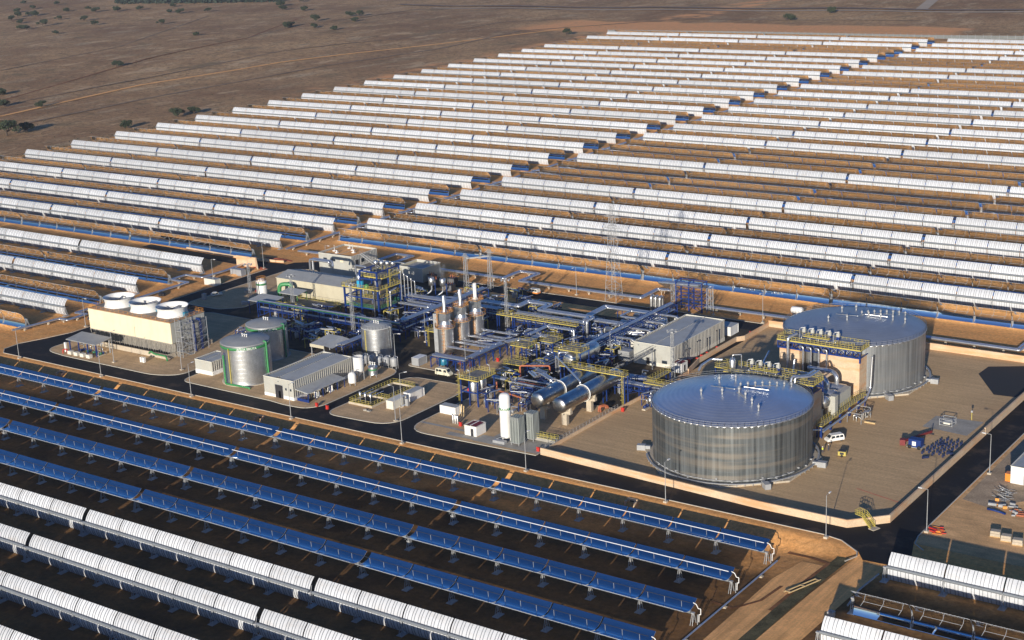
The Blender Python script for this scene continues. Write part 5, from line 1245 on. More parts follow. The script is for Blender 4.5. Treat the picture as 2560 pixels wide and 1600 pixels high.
pipes('pipe_run', 'silver pipe pair crossing low toward the salt tanks', [(512,-80,1.6),(524,-80,1.8),(530,-84,1.8),(548,-84,1.8),(556,-84,4)], .34, 3, .9, sup=1)
q0 = [(487,-120.5),(493,-120.5),(493,-112.5),(487,-112.5)]
t = thing('vessel_deck', 'blue framed pair of silver vessels with yellow top deck', 'vessel deck', (487,-120.5,0))
for x, y in q0+[(490,-120.5),(490,-112.5)]:
    q = MB(); q.bar((x,y,0),(x,y,8),.3); part('column', q, 'blue_steel', t)
q = MB()
for z in (4.2,7.9):
    for a, b_ in zip(q0, q0[1:]+q0[:1]): q.bar((*a,z),(*b_,z),.26,.36)
part('beams', q, 'blue_steel', t)
for i, y in enumerate((-118.4,-114.6)):
    q = MB(); q.lathe((490,y,.9),[(.01,0),(1.3,.4),(1.5,.7),(1.5,5.8),(1.2,6.3),(.01,6.7)],22); part('vessel', q, 'alu', t)
q = MB(); q.box(486.6,-121,8.0,493.4,-112,8.15); part('deck', q, 'grating', t)
q = MB(); q.rail([(486.6,-121,8.15),(493.4,-121,8.15),(493.4,-112,8.15),(486.6,-112,8.15)],1.15,1.,.09,closed=True); q.ladder((486.2,-120.5,.1),8.2,(-1,0)); q.bar((486.6,-121,8.05),(493.4,-121,8.05),.1,.3); q.bar((493.4,-121,8.05),(493.4,-112,8.05),.1,.3); part('railing', q, 'yellow_steel', t)
for x, y in ((487,-121),(490,-120),(492,-113)): pole_lamp(x, y, 8.15, 2.0, 150, 'arm lamp on the yellow deck of the vessel frame, at %s' % {487:'its near left corner',490:'its near middle',492:'its far right'}[x])
# big horizontal vessels
hvessel('heat_exchanger', 'left one of two long shiny horizontal vessels on concrete piers', 515, -122, -95, 6.5, 2.3, 'vessel_skin', 'twin long horizontal vessels', (-119.5,-102))
hvessel('heat_exchanger', 'right one of two long shiny horizontal vessels on concrete piers', 523, -123, -94, 6.5, 2.3, 'vessel_skin', 'twin long horizontal vessels', (-120.5,-108))
hvessel('steam_drum', 'single shiny horizontal drum raised on blue steel behind the twins', 503, -88, -74, 6.6, 2.1, 'alu', None, (-85,-77), pm='blue_steel')
hvessel('small_drum', 'small silver horizontal drum on the pump slab', -101.5, 484.5, 489.5, 2.2, .8, 'alu', None, (485.5,488.5), axis='x')
for i, z in enumerate(()): pass
for y in (-111.5,): 
    q = MB(); q.lathe((515,y,6.5),[(2.41,0),(2.55,.02),(2.55,.35),(2.41,.37)],28,axis='y'); single('vessel_flange', q, 'white_paint', 'pale flange ring round the left long vessel', 'flange', (515,y,4.1))
    q = MB(); q.lathe((523,y,6.5),[(2.41,0),(2.55,.02),(2.55,.35),(2.41,.37)],28,axis='y'); single('vessel_flange', q, 'white_paint', 'pale flange ring round the right long vessel', 'flange', (523,y,4.1))
platform('platform', 'yellow deck with caged ladder above the raised shiny drum', 499.5, -88.5, 507.5, -83.5, 9.6, nl=2, lad=((506.5,-88.8,.1),(0,-1)))
platform('platform', 'yellow access deck on blue legs at the head of the heater rack', 480, -86, 486, -80, 7.4, lad=((483,-86.3,.1),(0,-1)))
platform('platform', 'higher yellow deck among the pipes behind the heater rack', 484, -76, 489, -70, 6.6)
platform('platform', 'small yellow valve deck left of the raised drum', 492, -80, 496, -76.5, 5.5)
platform('platform', 'tall yellow deck with ladder before the pipe bundle', 483.5, -94.5, 489.5, -90, 4.6, lad=((484,-94.8,.1),(0,-1)))
platform('platform', 'yellow deck and ladder left of the nearest heater stack', 441.5, -80, 448, -73, 5.2, lad=((443,-80.4,.1),(0,-1)))
platform('walkway', 'yellow walkway on blue legs over the right long vessel', 508, -100.5, 530, -98.2, 9.2, nl=4, cat='walkway', lad=((529.5,-100.8,.1),(0,-1)))
platform('walkway', 'yellow walkway bridging from vessels to the tank bund, lower', 531, -92, 546, -90, 5.0, nl=3, cat='walkway')
platform('walkway', 'yellow walkway piece running away beside the lattice mast', 531, -89.5, 532.8, -79, 5.0, nl=2, cat='walkway')
t = thing('stair', 'grey pipe stair climbing toward the front wall of the warehouse', 'stair', (514,-70,0)); q = MB()
for s in (0,1.3): q.bar((511,-76+s*0,1.5),(519,-67+s*0,6.2),.2,.35); q.bar((512.2,-76.9,1.5),(520.2,-67.9,6.2),.2,.35); q.bar((511,-76,2.6),(519,-67,7.3),.08); q.bar((512.2,-76.9,2.6),(520.2,-67.9,7.3),.08)
for i in range(9): q.bar((511+8*i/9,-76+9*i/9,1.5+4.7*i/9),(511+8*i/9,-76+9*i/9,2.6+4.7*i/9),.07); q.bar((511+8*i/9,-76+9*i/9,1.55+4.7*i/9),(512.2+8*i/9,-76.9+9*i/9,1.55+4.7*i/9),.3,.05)
q.bar((519.6,-67.4,0),(519.6,-67.4,6.2),.3); q.bar((511.6,-76.4,0),(511.6,-76.4,1.6),.3); part('flight', q, 'galvanised', t)
# heat exchangers with silver return bends, next to the warehouse
for k, y in enumerate((-56.5,-46,-37,-28.5)):
    t = thing('hairpin_exchanger', 'dark exchanger with shiny U-bend pipe and white box, %s from the front' % ORD[k], 'heat exchanger', (491,y,0), 0, 'exchangers with U-bends beside the warehouse')
    q = MB(); q.lathe((490,y,2.6),[(.01,-.4),(1.4,0),(1.4,12),(.01,12.4)],20,axis='x'); part('shell', q, 'alu_dull', t)
    q = MB(); q.tube([(499,y-.4,4.9),(506.2,y-.4,4.9),(507.6,y-.4,3.4),(506.2,y-.4,1.7),(501.5,y-.4,1.7)],.45,12,bend=1.4); part('return_bend', q, 'alu', t)
    q = MB(); q.box(504.5,y+1.,1,507.3,y+3.4,3.8); part('control_box', q, 'offwhite', t)
    q = MB()
    for x in (492,499,505.8): q.box(x-.3,y-1,0,x+.3,y+1.2,1.2)
    part('saddle', q, 'blue_steel', t)
container(505,-63.5,509,-60.5,3.0,'galvanised','pale blue container in the shade left of the warehouse front', name='equipment_container', cat='container')
# the office warehouse right of the exchangers
gable('warehouse', 'large grey ribbed warehouse with flat pale roof beside the lattice mast', 'building', 511, -64, 525, -31, 6.9, .35, 'grey_panel', 'clad_light', 'roof_light', plinth=(1.2,'offwhite'),
  openings=(('door','s',515.5,516.6,.1,2.4,'dark_opening'),('window','s',521,522.8,1.2,2.2,'glass_dark'),('window','s',512.6,512.9,5.9,6.1,'dark_opening')))
for k in range(4): 
    y = -58+6.5*k; t = thing('vent_pipe', 'thin dark vent pipe standing at the ribbed warehouse side, %s from the front' % ORD[k], 'vent pipe', (526.3,y,0), 0, 'vent pipes along the warehouse'); q = MB(); q.bar((0,0,0),(0,0,4.6+.8*(k%2)),.14); q.cbox(0,0,4.5+.8*(k%2),.35,.35,.4); part('pipe', q, 'dark_plastic', t, True); q = MB(); q.lathe((0,0,0),[(.5,0),(.5,.3),(.01,.35)],10); part('foot', q, 'red_paint', t, True)
container(512.5,-29.5,516,-24,3.2,'galvanised','low blue-grey service block behind the warehouse', name='service_block', cat='cabin', roof='roof_light')
container(519.5,-26,524.5,-20.5,3.0,'white_paint','white walled switch cabin between warehouse and bund corner', name='switch_cabin', cat='cabin', roof='roof_light')
# blue twin tower at the far road, tall hairpin pipes
t = thing('pipe_bridge_tower', 'blue steel twin tower carrying pipes over the far road', 'pipe tower', (494,-8,0))
for x in (493.5,498.5,503.5):
    for y in (-6.8,-3.2): 
        q = MB(); q.bar((x,y,0),(x,y,10.6),.38); part('column', q, 'blue_steel', t)
q = MB()
for z in (2.2,4.4,6.6,8.8,10.4):
    for y in (-6.8,-3.2): q.bar((493.5,y,z),(503.5,y,z),.22)
    for x in (493.5,498.5,503.5): q.bar((x,-6.8,z),(x,-3.2,z),.22)
for i in range(4): q.bar((493.5+5*(i%2)*0,-6.8,2.2*i),(498.5,-6.8,2.2*(i+1)),.13); q.bar((503.5,-6.8,2.2*i),(498.5,-6.8,2.2*(i+1)),.13)
part('beams', q, 'blue_steel', t)
q = MB(); lattice(q, 491.5,-4.5,0,8.5,1.6,1.6,5,.12,.08); lattice(q, 505.3,-4.5,0,8.5,1.6,1.6,5,.12,.08); part('stair_cage', q, 'galvanised', t)
q = MB(); q.box(492.5,-7,8.9,504.5,-3,9.0); part('deck', q, 'grating', t)
pipes('pipe_run', 'broad blue-silver pipes climbing from the far loop over the tower', [(481,9,1.9),(484,9,1.9),(485,7,3),(487,-5,8.8),(502,-5,9.4)], .42, 3, 1.0, m_='pipe_alu')
for k in range(3):
    t = thing('hairpin_pipe', 'tall silver hairpin pipe standing beside the far road, %s from left' % ORD[k], 'pipe', (487.2+1.7*k,-12,0), 0, 'tall hairpin pipes at the far road')
    q = MB(); q.tube([(0,-.9,.2),(0,-.9,5.6),(0,.9,5.6),(0,.9,.2)],.5,12,bend=.9); part('pipe', q, 'alu', t, True); q = MB(); q.bar((.7,0,0),(.7,0,5),.14); q.bar((-.6,0,2.5),(.7,0,2.5),.14); part('brace', q, 'galvanised', t, True)

# ------------------------------------------------------------ field header pipes with expansion loops
def hdr(label, pts, r_=.38, n=2, gap=1.1, sup=1): return pipes('header_pipe', label, pts, r_, n, gap, 'pipe_alu', group='silver header pipes round the field', sup=sup, supm='concrete', step=8)
hdr('silver header pipes with square loops along the far road, left part', [(313.8,-3.5,1.5),(355,-2,1.5),(355,9.5,1.5),(363.5,9.5,1.5),(363.5,-2,1.5),(391,-2.5,1.5),(417,-2.5,1.5),(417,8.5,1.5),(425.4,8.5,1.5),(425.4,-3.4,1.5),(477.4,-3.4,1.5),(477.4,8.4,1.7),(481.5,8.6,1.8)])
hdr('silver header pipes along the far road, right of the blue tower', [(503,-3.3,1.5),(556,-3.3,1.5),(610.4,-3.8,1.5),(610.4,33,1.5),(610.4,90,1.5)])
hdr('silver header pipes zigzagging beside the left road', [(300.8,-136,1.2),(304,-118,1.2),(308.3,-118,1.2),(308.3,-109.6,1.2),(303.2,-110,1.2),(303.2,-100,1.2),(308.6,-90,1.2),(308.6,-60.5,1.2),(299,-60.5,1.2),(299,-52.5,1.2),(308,-52.2,1.2),(308.8,-41,1.2),(306.5,-22,1.2)], .3, 2, .8)
hdr('silver header pipes running up between the left and right blocks', [(306,-3,1.3),(306,30,1.3),(306,62,1.3),(306,100,1.3),(306,300,1.3),(306,735,1.3)], .32, 2, .9)
for k in range(1,22,2):
    q = MB(); y = 16.7*(k+1)+8; q.tube([(302.5,y,1.3),(310.2,y,1.3),(310.2,y+6,1.3),(302.5,y+6,1.3)],.28,7,bend=.8); single('expansion_loop', q, 'pipe_alu', 'silver expansion loop in the gap between trough blocks, %s up' % ORD[k//2], 'pipe', (306,y,.9), 'expansion loops between the blocks')
hdr('low blue-grey header pipe at the ends of the blue troughs', [(609.8,-167,-1.6),(609.8,-183,-1.6),(609.8,-200,-1.6),(609.8,-216,-1.6)], .2, 1, 1.1, None)
pipes('header_pipe', 'grey header pipe joining the lower right troughs', [(633.4,-167,.9),(632.8,-176,.9),(633.6,-183.6,.9)], .2, 1, m_='galvanised')
for k in range(4):
    y = -167.5-16.73*k; t = thing('end_pipe', 'white jointed pipe at the end of the %s blue trough row' % ORD[k], 'pipe', (608.2,y,-2.8), 0, 'end pipes of the blue troughs')
    q = MB(); q.tube([(-.6,-.1,5.3),(.1,-.1,5.1),(.5,0,4.2),(1.0,.1,4.2),(1.0,.1,2.9),(.6,.1,2.9),(.6,0,1.2)],.09,7,bend=.15); part('pipe', q, 'white_paint', t, True); q = MB(); q.bar((.3,0,0),(.3,0,2.8),.14); q.cbox(.3,0,-.05,.8,.8,.3); part('stand', q, 'galvanised', t, True)
    q = MB(); zb = ground_h(609.8,y-7.4); q.box(609.4,y-7.8,zb-.2,610.2,y-7,zb+.35); q.bar((609.8,y-7.4,zb+.3),(609.8,y-7.4,-1.75),.2); single('pipe_plinth', q, 'concrete', 'small concrete block under the header pipe below row %s of the blue troughs' % ORD[k], 'concrete block', (609.8,y-7.4,zb), 'concrete blocks under the header pipe')
# process yard fillers: pump sets in rows, small vessels and valve trees in the shade
for k_ in range(0): pass
spots = [(x, y) for x in (378,383.5,389) for y in (-88,-84)]+[(396+5*i,-86+.6*(i%3)) for i in range(7)]+[(411+4.6*i,-66+2.4*(i%2)) for i in range(3)]+[(410+5*i,-32+3*(i%2)) for i in range(7)]+[(448+5*i,-38+2*(i%2)) for i in range(5)]+[(474,-66),(479,-62),(490,-50),(486,-40),(496,-100),(501,-117),(497,-113),(505,-120),(509,-95),(516,-86),(521,-75),(536,-99),(498,-94),(508,-108)]
reg = lambda x, y: 'beside the rear water tank' if (x < 420 and y < -86) else ('near the exchangers by the warehouse' if (x > 483 and y > -60) else ('behind the nearest heater' if (x < 450 and x > 424) else reg0(x, y)))
reg0 = lambda x, y: 'near the sunlit vessel area' if x > 488 else ('behind the heater stacks' if y > -45 and x > 440 else ('below the silencer drums' if y > -45 else ('in the dark yard before the green rack' if y < -79 else 'between tower and stacks')))
proto_p = {}
cnt = {}
for i, (x, y) in enumerate(spots):
    k = i % 3; rg = reg(x, y); cnt[rg] = cnt.get(rg, -1)+1
    lb = '%s pump set %s, %s from left' % (['blue','green','grey'][k], rg, ORD[cnt[rg]]); rz = R.choice((0,PI/2,PI,-PI/2))
    if k not in proto_p: proto_p[k] = pump_skid(x, y, rz, lb, ['blue_steel','darkgreen_steel','galvanised'][k], ['blue_steel','green_steel','alu_dull'][k], 1.15)
    else: dup(proto_p[k], (x,y,0), rz, lb)
def valve_tree(x, y, lb, i):
    t = thing('valve_tree', lb, 'pipework', (x,y,0), 0, 'upright pipework clusters in the process yard')
    h = R.uniform(3.2,5.6)
    for j in range(5):
        a = R.uniform(-1.8,1.8); b_ = R.uniform(-1.4,1.4); z = h*R.uniform(.5,1); q = MB()
        q.tube([(a,b_,.1),(a,b_,z),(a+R.choice((-2.4,2.4)),b_,z),(a+R.choice((-1,1))*2.4,b_+R.choice((-1.6,1.6)),z)],R.uniform(.11,.24),7); part('pipe', q, ('alu','pipe_alu','pipe_alu','galvanised','blue_steel')[j], t, True)
    q = MB()
    for sx in (-2,2):
        for sy in (-1.6,1.6): q.bar((sx,sy,0),(sx,sy,h*.8),.2)
    for sy in (-1.6,1.6): q.bar((-2,sy,h*.8),(2,sy,h*.8),.2)
    for sx in (-2,2): q.bar((sx,-1.6,h*.8),(sx,1.6,h*.8),.2)
    part('support_frame', q, 'blue_steel' if i%4 else 'yellow_steel', t, True)
    q = MB(); q.lathe((.6,.3,.4),[(.01,0),(.7,.2),(.7,1.8),(.01,2.1)],12); part('drum', q, 'alu_dull' if i%2 else 'galvanised', t, True)
vs_ = [(381,-74.5),(388,-72),(395,-73),(401,-70),(408,-73),(414,-72),(420,-60),(435,-55),(441,-52),(423,-36),(431,-40),(437,-34),(442,-25),(435,-20),(449,-30),(463,-60),(470,-62),(466,-44),(474,-41),(489,-62),(492,-57),(480,-77),(490,-84),(493,-70),(504,-70),(508,-77),(510,-91),(498,-106),(504,-101),(502,-112),(507,-116),(493,-103),(518,-93),(526,-85),(535,-95),(420,-26),(404,-36),(398,-40),(385,-92),(379,-101),(386,-106),(499,-97),(506,-109),(511,-97),(489,-99),(496,-93),(494,-118),(500,-121),(486,-73),(478,-69),(483,-57),(470,-57),(461,-41),(455,-36),(448,-42),(442,-46),(427,-46),(418,-52),(411,-61),(404,-45),(372,-77),(497,-80),(504,-65),(519,-85),(523,-90),(460,-33),(480,-36),(384,-97),(391,-96),(398,-94),(405,-93),(411,-91),(393,-88),(401,-89),(418,-87),(378,-93),(409,-99),(388,-104),(503,-55),(502,-45),(495,-46),(494,-36),(503,-37),(487,-45),(484,-66),(475,-57),(467,-70),(463,-75),(459,-71),(449,-60),(444,-57),(437,-62),(425,-68),(432,-73),(440,-68)]
vt = []; cnt = {}
for i, (x, y) in enumerate(vs_):
    rg = reg(x, y); cnt[rg] = cnt.get(rg, -1)+1; lb = 'upright cluster of silver pipes %s, %s from left' % (rg, ORD[min(23,cnt[rg])])
    if i < 9: valve_tree(x, y, lb, i); vt.append([o for o in C.objects if o.name.startswith('valve_tree')][-1])
    else: dup(vt[i % 9], (x,y,0), R.choice((0,PI/2,PI,1.5*PI)), lb)
# ------------------------------------------------------------ bund wall
def wall_run(name, label, pts, h, w=.4, m_='concrete', joints=True, z=0):
    r = thing(name, label, 'wall', (pts[0][0],pts[0][1],z))
    q = MB()
    L = []
    for i, p in enumerate(pts):
        a = Vector(pts[i-1]) if i else None; b_ = Vector(p); c = Vector(pts[i+1]) if i < len(pts)-1 else None
        d0 = (b_-a).normalized() if a is not None else (c-b_).normalized(); d1 = (c-b_).normalized() if c is not None else d0
        m = (Vector((-d0.y,d0.x))+Vector((-d1.y,d1.x))); m = m*(2/m.length_squared)*.5*w if m.length > .1 else Vector((0,w))
        L.append((b_+m, b_-m))
    vs = [];
    for (a, b_), hh in zip(L, h if isinstance(h, (list, tuple)) else [h]*len(L)): vs += [(a.x,a.y,z-.1),(a.x,a.y,z+hh),(b_.x,b_.y,z+hh),(b_.x,b_.y,z-.1)]
    fs = []
    for i in range(len(L)-1):
        for k in range(3): fs.append((i*4+k,i*4+k+1,(i+1)*4+k+1,(i+1)*4+k))
    fs += [(0,3,2,1),(len(L)*4-4,len(L)*4-3,len(L)*4-2,len(L)*4-1)]
    q.add(vs, fs); part('wall', q, m_, r); return r
mat('bund_concrete', (.60, .45, .30), .85, 0, .12, .2, fine=.1, bscale=2.5)
dust_mod('bund_concrete', (.62,.30,.12), (.08,.08,.5), .45, .62, .7) if 'bund_concrete' in M else None
wall_run('bund_wall', 'long pale concrete wall round the salt tanks along front and right road', [(529.6,-142.3),(595,-146.3),(617.2,-146.3),(624.4,-139),(624.4,-75)], 1.9, .4, 'bund_concrete')
wall_run('bund_wall', 'far stretch of the salt tank wall behind the right tank', [(624.4,-74.6),(624.4,-10.6),(530.5,-10.6)], 2.1, .4, 'bund_concrete')
wall_run('bund_wall', 'low pale wall stepping past the warehouse side to the tanks', [(530.5,-11),(530.5,-28),(528.8,-30.5),(528.8,-55),(531.2,-66)], 1.6, .35, 'bund_concrete')
wall_run('bund_wall', 'low pale wall with railing between vessels and left salt tank', [(531.2,-66.5),(529.8,-104),(529.6,-142)], 1.0, .35, 'bund_concrete')
t = thing('wall_railing', 'grey railing along the low wall beside the twin vessels', 'railing', (529.7,-104,1.0)); q = MB(); q.rail([(529.8,-104,1.0),(529.6,-141.5,1.0)],1.05,1.6,.07); part('rails', q, 'galvanised', t)
t = thing('bund_stair', 'yellow steel stair stepping over the concrete wall corner', 'stair', (619,-142.6,0))
def over_stair(x, y, rz, s=1.):
    q = MB(); 
    q.box(-1.1,-.8,2.15,1.1,.8,2.25)
    for sy in (-.8,.8):
        q.rail([(-1.1,sy,2.25),(1.1,sy,2.25)],1.05,.7,.09); q.bar((1.1,sy,2.2),(3.6,sy,.1),.12,.3); q.bar((1.1,sy,3.3),(3.6,sy,1.2),.08); q.bar((1.1,sy,2.8),(3.6,sy,.7),.08)
        for k in range(5): q.bar((1.1+.6*k,sy,2.2-.5*k),(1.1+.6*k,sy,3.3-.5*k),.07)
    for k in range(9): q.box(1.2+.26*k,-.8,2.05-.22*k,1.45+.26*k,.8,2.1-.22*k)
    q.rail([(-1.1,-.8,2.25),(-1.1,.8,2.25)],1.05,.7,.09)
    return q
t.rotation_euler.z = math.radians(-20)
part('stair_frame', over_stair(0,0,0), 'yellow_steel', t, True); q = MB(); q.bar((1.1,0,2.0),(3.6,0,.0),.3,.12); part('stringer', q, 'blue_steel', t, True); q = MB(); q.cbox(4.,0,0,1.6,2.2,.16); part('landing', q, 'concrete', t, True)
t = thing('railed_ramp', 'small ramp with yellow railings between pad and concrete wall', 'ramp', (524,-141,0)); q = MB(); q.box(520.5,-134.6,.2,529,-133,1.1); part('ramp_slab', q, 'concrete_grey', t); q = MB(); q.rail([(520.5,-134.6,1.1),(529,-134.6,1.1)],1.1,1.2,.09); q.rail([(520.5,-133,1.1),(529,-133,1.1)],1.1,1.2,.09); part('railing', q, 'yellow_steel', t)

# ------------------------------------------------------------ the two salt tanks
T1, T2, RTK, HT = (573.4,-118.6), (574.6,-44.2), 20.4, 15.2
for (cx, cy), nm, lb, ww, n in ((T1,'salt_roof','nearest huge aluminium-clad salt tank with streaked sides','salt_wall',0),(T2,'salt_roof_b','second huge aluminium-clad salt tank, behind the pump platform','salt_wall_clean',1)):
    tank_roof(nm, (.50,.54,.62) if n == 0 else (.42,.45,.49), .33 if n == 0 else .48, cx, cy)
    t = thing('salt_tank', lb, 'storage tank', (cx,cy,0), 0, None)
    q = MB(); pr = [(RTK,.5)]
    for k in range(5): z0 = .5+(HT-.7)*k/5; z1 = .5+(HT-.7)*(k+1)/5; pr += [(RTK,z1-.12),(RTK,z1-.1),(RTK+.03,z1-.09),(RTK+.03,z1-.02),(RTK,z1-.01),(RTK,z1+.01),(RTK,z1+.03)][:(7 if k < 4 else 5)]
    q.lathe((cx,cy,0), pr, 120); part('shell', q, ww, t)
    q = MB(); pr = [(RTK+.12,HT-.25),(RTK+.12,HT-.05),(RTK-.25,HT+.1)]
    for k in range(1,13): a = k/12; pr.append(((RTK-.25)*(1-a)+.01, HT+.1+3.0*(1-(1-a)**2)))
    q.lathe((cx,cy,0), pr, 96); part('roof', q, nm, t)
    q = MB(); ring = [(cx+(RTK+.1)*math.cos(a*PI/40),cy+(RTK+.1)*math.sin(a*PI/40),HT+.02) for a in range(80)]; q.rail(ring,1.1,2.,.07,closed=True); part('railing', q, 'galvanised', t)
    q = MB(); q.tube([(cx+(RTK+.14)*math.cos(a*PI/36),cy+(RTK+.14)*math.sin(a*PI/36),HT-.1) for a in range(73)], .14, 6, bend=0); part('rim_gutter', q, 'alu', t)
    # octagonal foundation plinth and drain trestle
    q = MB(); q.prism([(cx+(RTK+2.6)*math.cos(a*PI/4+.35),cy+(RTK+2.6)*math.sin(a*PI/4+.35)) for a in range(8)], 0, .5); part('foundation', q, 'concrete', t)
    q = MB()
    for k in range(-30, 58):
        if k % 2: continue
        a0, a1 = math.radians(k*2.6-70), math.radians((k+2)*2.6-70); P0 = (cx+(RTK+1.6)*math.cos(a0),cy+(RTK+1.6)*math.sin(a0)); P1 = (cx+(RTK+1.6)*math.cos(a1),cy+(RTK+1.6)*math.sin(a1))
        q.bar((*P0,.9),(*P1,.9),.5,.16); q.bar((*P0,.2),(*P0,.9),.12)
    part('cooling_duct', q, 'galvanised', t)
    # fan boxes at the corners of the plinth
    for a in (200, 318, 8):
        x, y = cx+(RTK+3.4)*math.cos(math.radians(a)), cy+(RTK+3.4)*math.sin(math.radians(a)); q = MB(); q.cbox(x,y,.1,2.2,1.5,1.4,math.radians(a)); q.bar((x,y,.9),(cx+(RTK+1)*math.cos(math.radians(a)),cy+(RTK+1)*math.sin(math.radians(a)),.9),.9,.8); part('blower', q, 'galvanised', t)
    # roof fittings
    q = MB(); cable = [(cx+(RTK-1)*s*math.cos(.9), cy+(RTK-1)*s*math.sin(.9), HT+.15+3.*(1-s*s)) for s in [1-.1*i for i in range(10)]]
    for a, b_ in zip(cable, cable[1:]): q.bar(a, b_, .7, .12)
    cab2 = [(cx+(RTK-2.5)*s*math.cos(-.62+n*.9), cy+(RTK-2.5)*s*math.sin(-.62+n*.9), HT+.15+3.*(1-s*s)) for s in [1-.1*i for i in range(9)]]
    for a, b_ in zip(cab2, cab2[1:]): q.bar(a, b_, .8, .14)
    for a in cab2[:3]: q.cbox(a[0],a[1],a[2],1.2,1.0,.12,-.62)
    part('cable_tray', q, 'galvanised', t)
    for i, (s, a) in enumerate([(.12+.1*i,.9) for i in range(8)]+[(.2+.17*i,-.62+n*.9) for i in range(4)]+[(.3,2.6),(.33,1.9),(.42,-2.2),(.24,-1.6)]):
        x, y = cx+RTK*s*math.cos(a), cy+RTK*s*math.sin(a); z = HT+.1+3.*(1-s*s); q = MB(); hh = 1.3 if i < 8 else 1.9
        q.lathe((x,y,z),[(.22,0),(.22,hh*.5),(.36,hh*.52),(.36,hh*.75),(.14,hh*.8),(.12,hh),(.01,hh+.02)],8); part('roof_nozzle', q, 'galvanised', t)
    q = MB(); q.tube([(cx-.24*RTK,cy-2,HT+3.5),(cx+2,cy-2,HT+3.7),(cx+2,cy+1,HT+3.5)],.14,6); q.tube([(cx+3,cy+1,HT+3.6),(cx+9,cy+3,HT+3.0)],.14,6); part('roof_pipe', q, 'alu', t)
    for i in range(14):
        q = MB(); a = -2.2+2.4*i/13; z = .75+.35*(i%3); x, y = cx+(RTK+.2)*math.cos(a), cy+(RTK+.2)*math.sin(a); q.cbox(x,y,z,.5,.4,.3,a); part('junction_box', q, 'galvanised', t)
    q = MB(); a = math.radians(-38); q.tube([(cx+(RTK+.3)*math.cos(x_),cy+(RTK+.3)*math.sin(x_),1.2) for x_ in [a-1.6+.1*i for i in range(21)]],.12,6,bend=0); part('base_cable', q, 'galvanised', t)

# ------------------------------------------------------------ pump houses with truss decks between the tanks
def pumphouse(label, x0, x1, yf, yb, z, piers, npump, group='truss decks with salt pumps', tall=None):
    r = thing('pump_platform', label, 'pump platform', (x0,yf,0), 0, group)
    for (a, b_, hh) in piers:
        q = MB(); q.box(a,yf+.3,0,b_,yb-.3,hh); part('pier', q, 'bund_concrete', r)
    q = MB(); n = int((x1-x0)/2.2)
    for y in (yf,yb):
        q.bar((x0,y,z-.2),(x1,y,z-.2),.35,.4); q.bar((x0,y,z-2.2),(x1,y,z-2.2),.35,.4)
        for i in range(n+1):
            a = x0+(x1-x0)*i/n; q.bar((a,y,z-2.2),(a,y,z-.2),.25)
            if i < n: c = x0+(x1-x0)*(i+1)/n; q.bar((a,y,z-2.2),(c,y,z-.2),.18); q.bar((a,y,z-.2),(c,y,z-2.2),.18)
    for i in range(n+1):
        a = x0+(x1-x0)*i/n; q.bar((a,yf,z-.2),(a,yb,z-.2),.25,.3); q.bar((a,yf,z-2.2),(a,yb,z-2.2),.25,.3)
    for y in (yf, yb): q.bar((x1,y,z-3.6),(x1,y,z-2),.4)
    part('truss', q, 'blue_steel', r)
    q = MB(); q.box(x0-.2,yf-.2,z,x1+.2,yb+.2,z+.14); part('deck', q, 'grating', r)
    q = MB(); q.rail([(x0-.2,yf-.2,z+.14),(x1+.2,yf-.2,z+.14),(x1+.2,yb+.2,z+.14),(x0-.2,yb+.2,z+.14)],1.15,1.15,.1,closed=True); q.bar((x0-.2,yf-.24,z+.05),(x1+.2,yf-.24,z+.05),.1,.35); q.bar((x1+.24,yf,z+.05),(x1+.24,yb,z+.05),.1,.35)
    q.box(x0+7,yf+1.6,z+1.3,x0+15,yf+3.2,z+1.42); q.rail([(x0+7,yf+1.6,z+1.4),(x0+15,yf+1.6,z+1.4)],1.1,1.,.1); q.rail([(x0+17,yf+.8,z+.9),(x1-2,yf+.8,z+.9)],.9,.9,.1)
    part('railing', q, 'yellow_steel', r)
    for i in range(npump):
        x = x0+6.5+2.6*i; y = (yf+yb)/2+.6
        p = thing('salt_pump', 'upright salt pump with %s motor on the %s, %s from left' % ('white', 'right deck' if yf > -80 else 'left deck', ORD[i]), 'pump', (x,y,z+.14), 0, 'upright salt pumps')
        q = MB(); q.box(-.4,-.4,.2,.4,.4,1.9); part('motor_stand', q, 'blue_steel', p, True)
        q = MB(); q.box(-.45,-.4,1.9,.45,.4,2.9); q.lathe((0,0,2.9),[(.36,0),(.36,.25),(.01,.3)],10); part('motor', q, 'grey_panel', p, True)
        q = MB(); q.tube([(0,-.4,.9),(0,-1.9,.9),(0,-1.9,.3)],.2,8); part('outlet', q, 'alu', p, True)
        pole_lamp(x-.9, y-1.2, z+.14, 3.1, 45, 'arm lamp beside the %s pump of the %s deck' % (ORD[i], 'right' if yf > -80 else 'left'))
    return r
pumphouse('long blue truss deck with yellow rails in front of the right salt tank', 561, 586, -66.6, -60.5, 15.3, ((561.4,567.6,12.9),(573.8,585.8,12.9)), 5)
pumphouse('blue truss deck with yellow rails behind the left salt tank', 560, 586, -97.4, -91, 14.4, ((560.4,567,12.1),(576,585.8,12.1)), 4)
for k in range(4):
    x = 569.5+2.4*k
    pipes('discharge_pipe', 'silver candy-cane pipe below the right pump deck, %s from left' % ORD[k], [(x-1.3,-66.9,13.6),(x-1.3,-68,14.6),(x,-68,14.6),(x,-68,7.6)], .26, 1, group='candy-cane pipes below the right deck')
pipes('discharge_pipe', 'tall thick silver pipe rising left of the right pump deck', [(563,-76,6.2),(563.5,-69,6.2),(565,-68.4,7.4),(565,-68.4,16.8),(566.4,-65.5,17.4)], .42, 1)
pipes('discharge_pipe', 'silver pipe stepping down beneath the right pump deck', [(567.4,-69,10.8),(567.4,-70,7.2),(573,-73,7.2),(573,-80,7.4)], .36, 1)
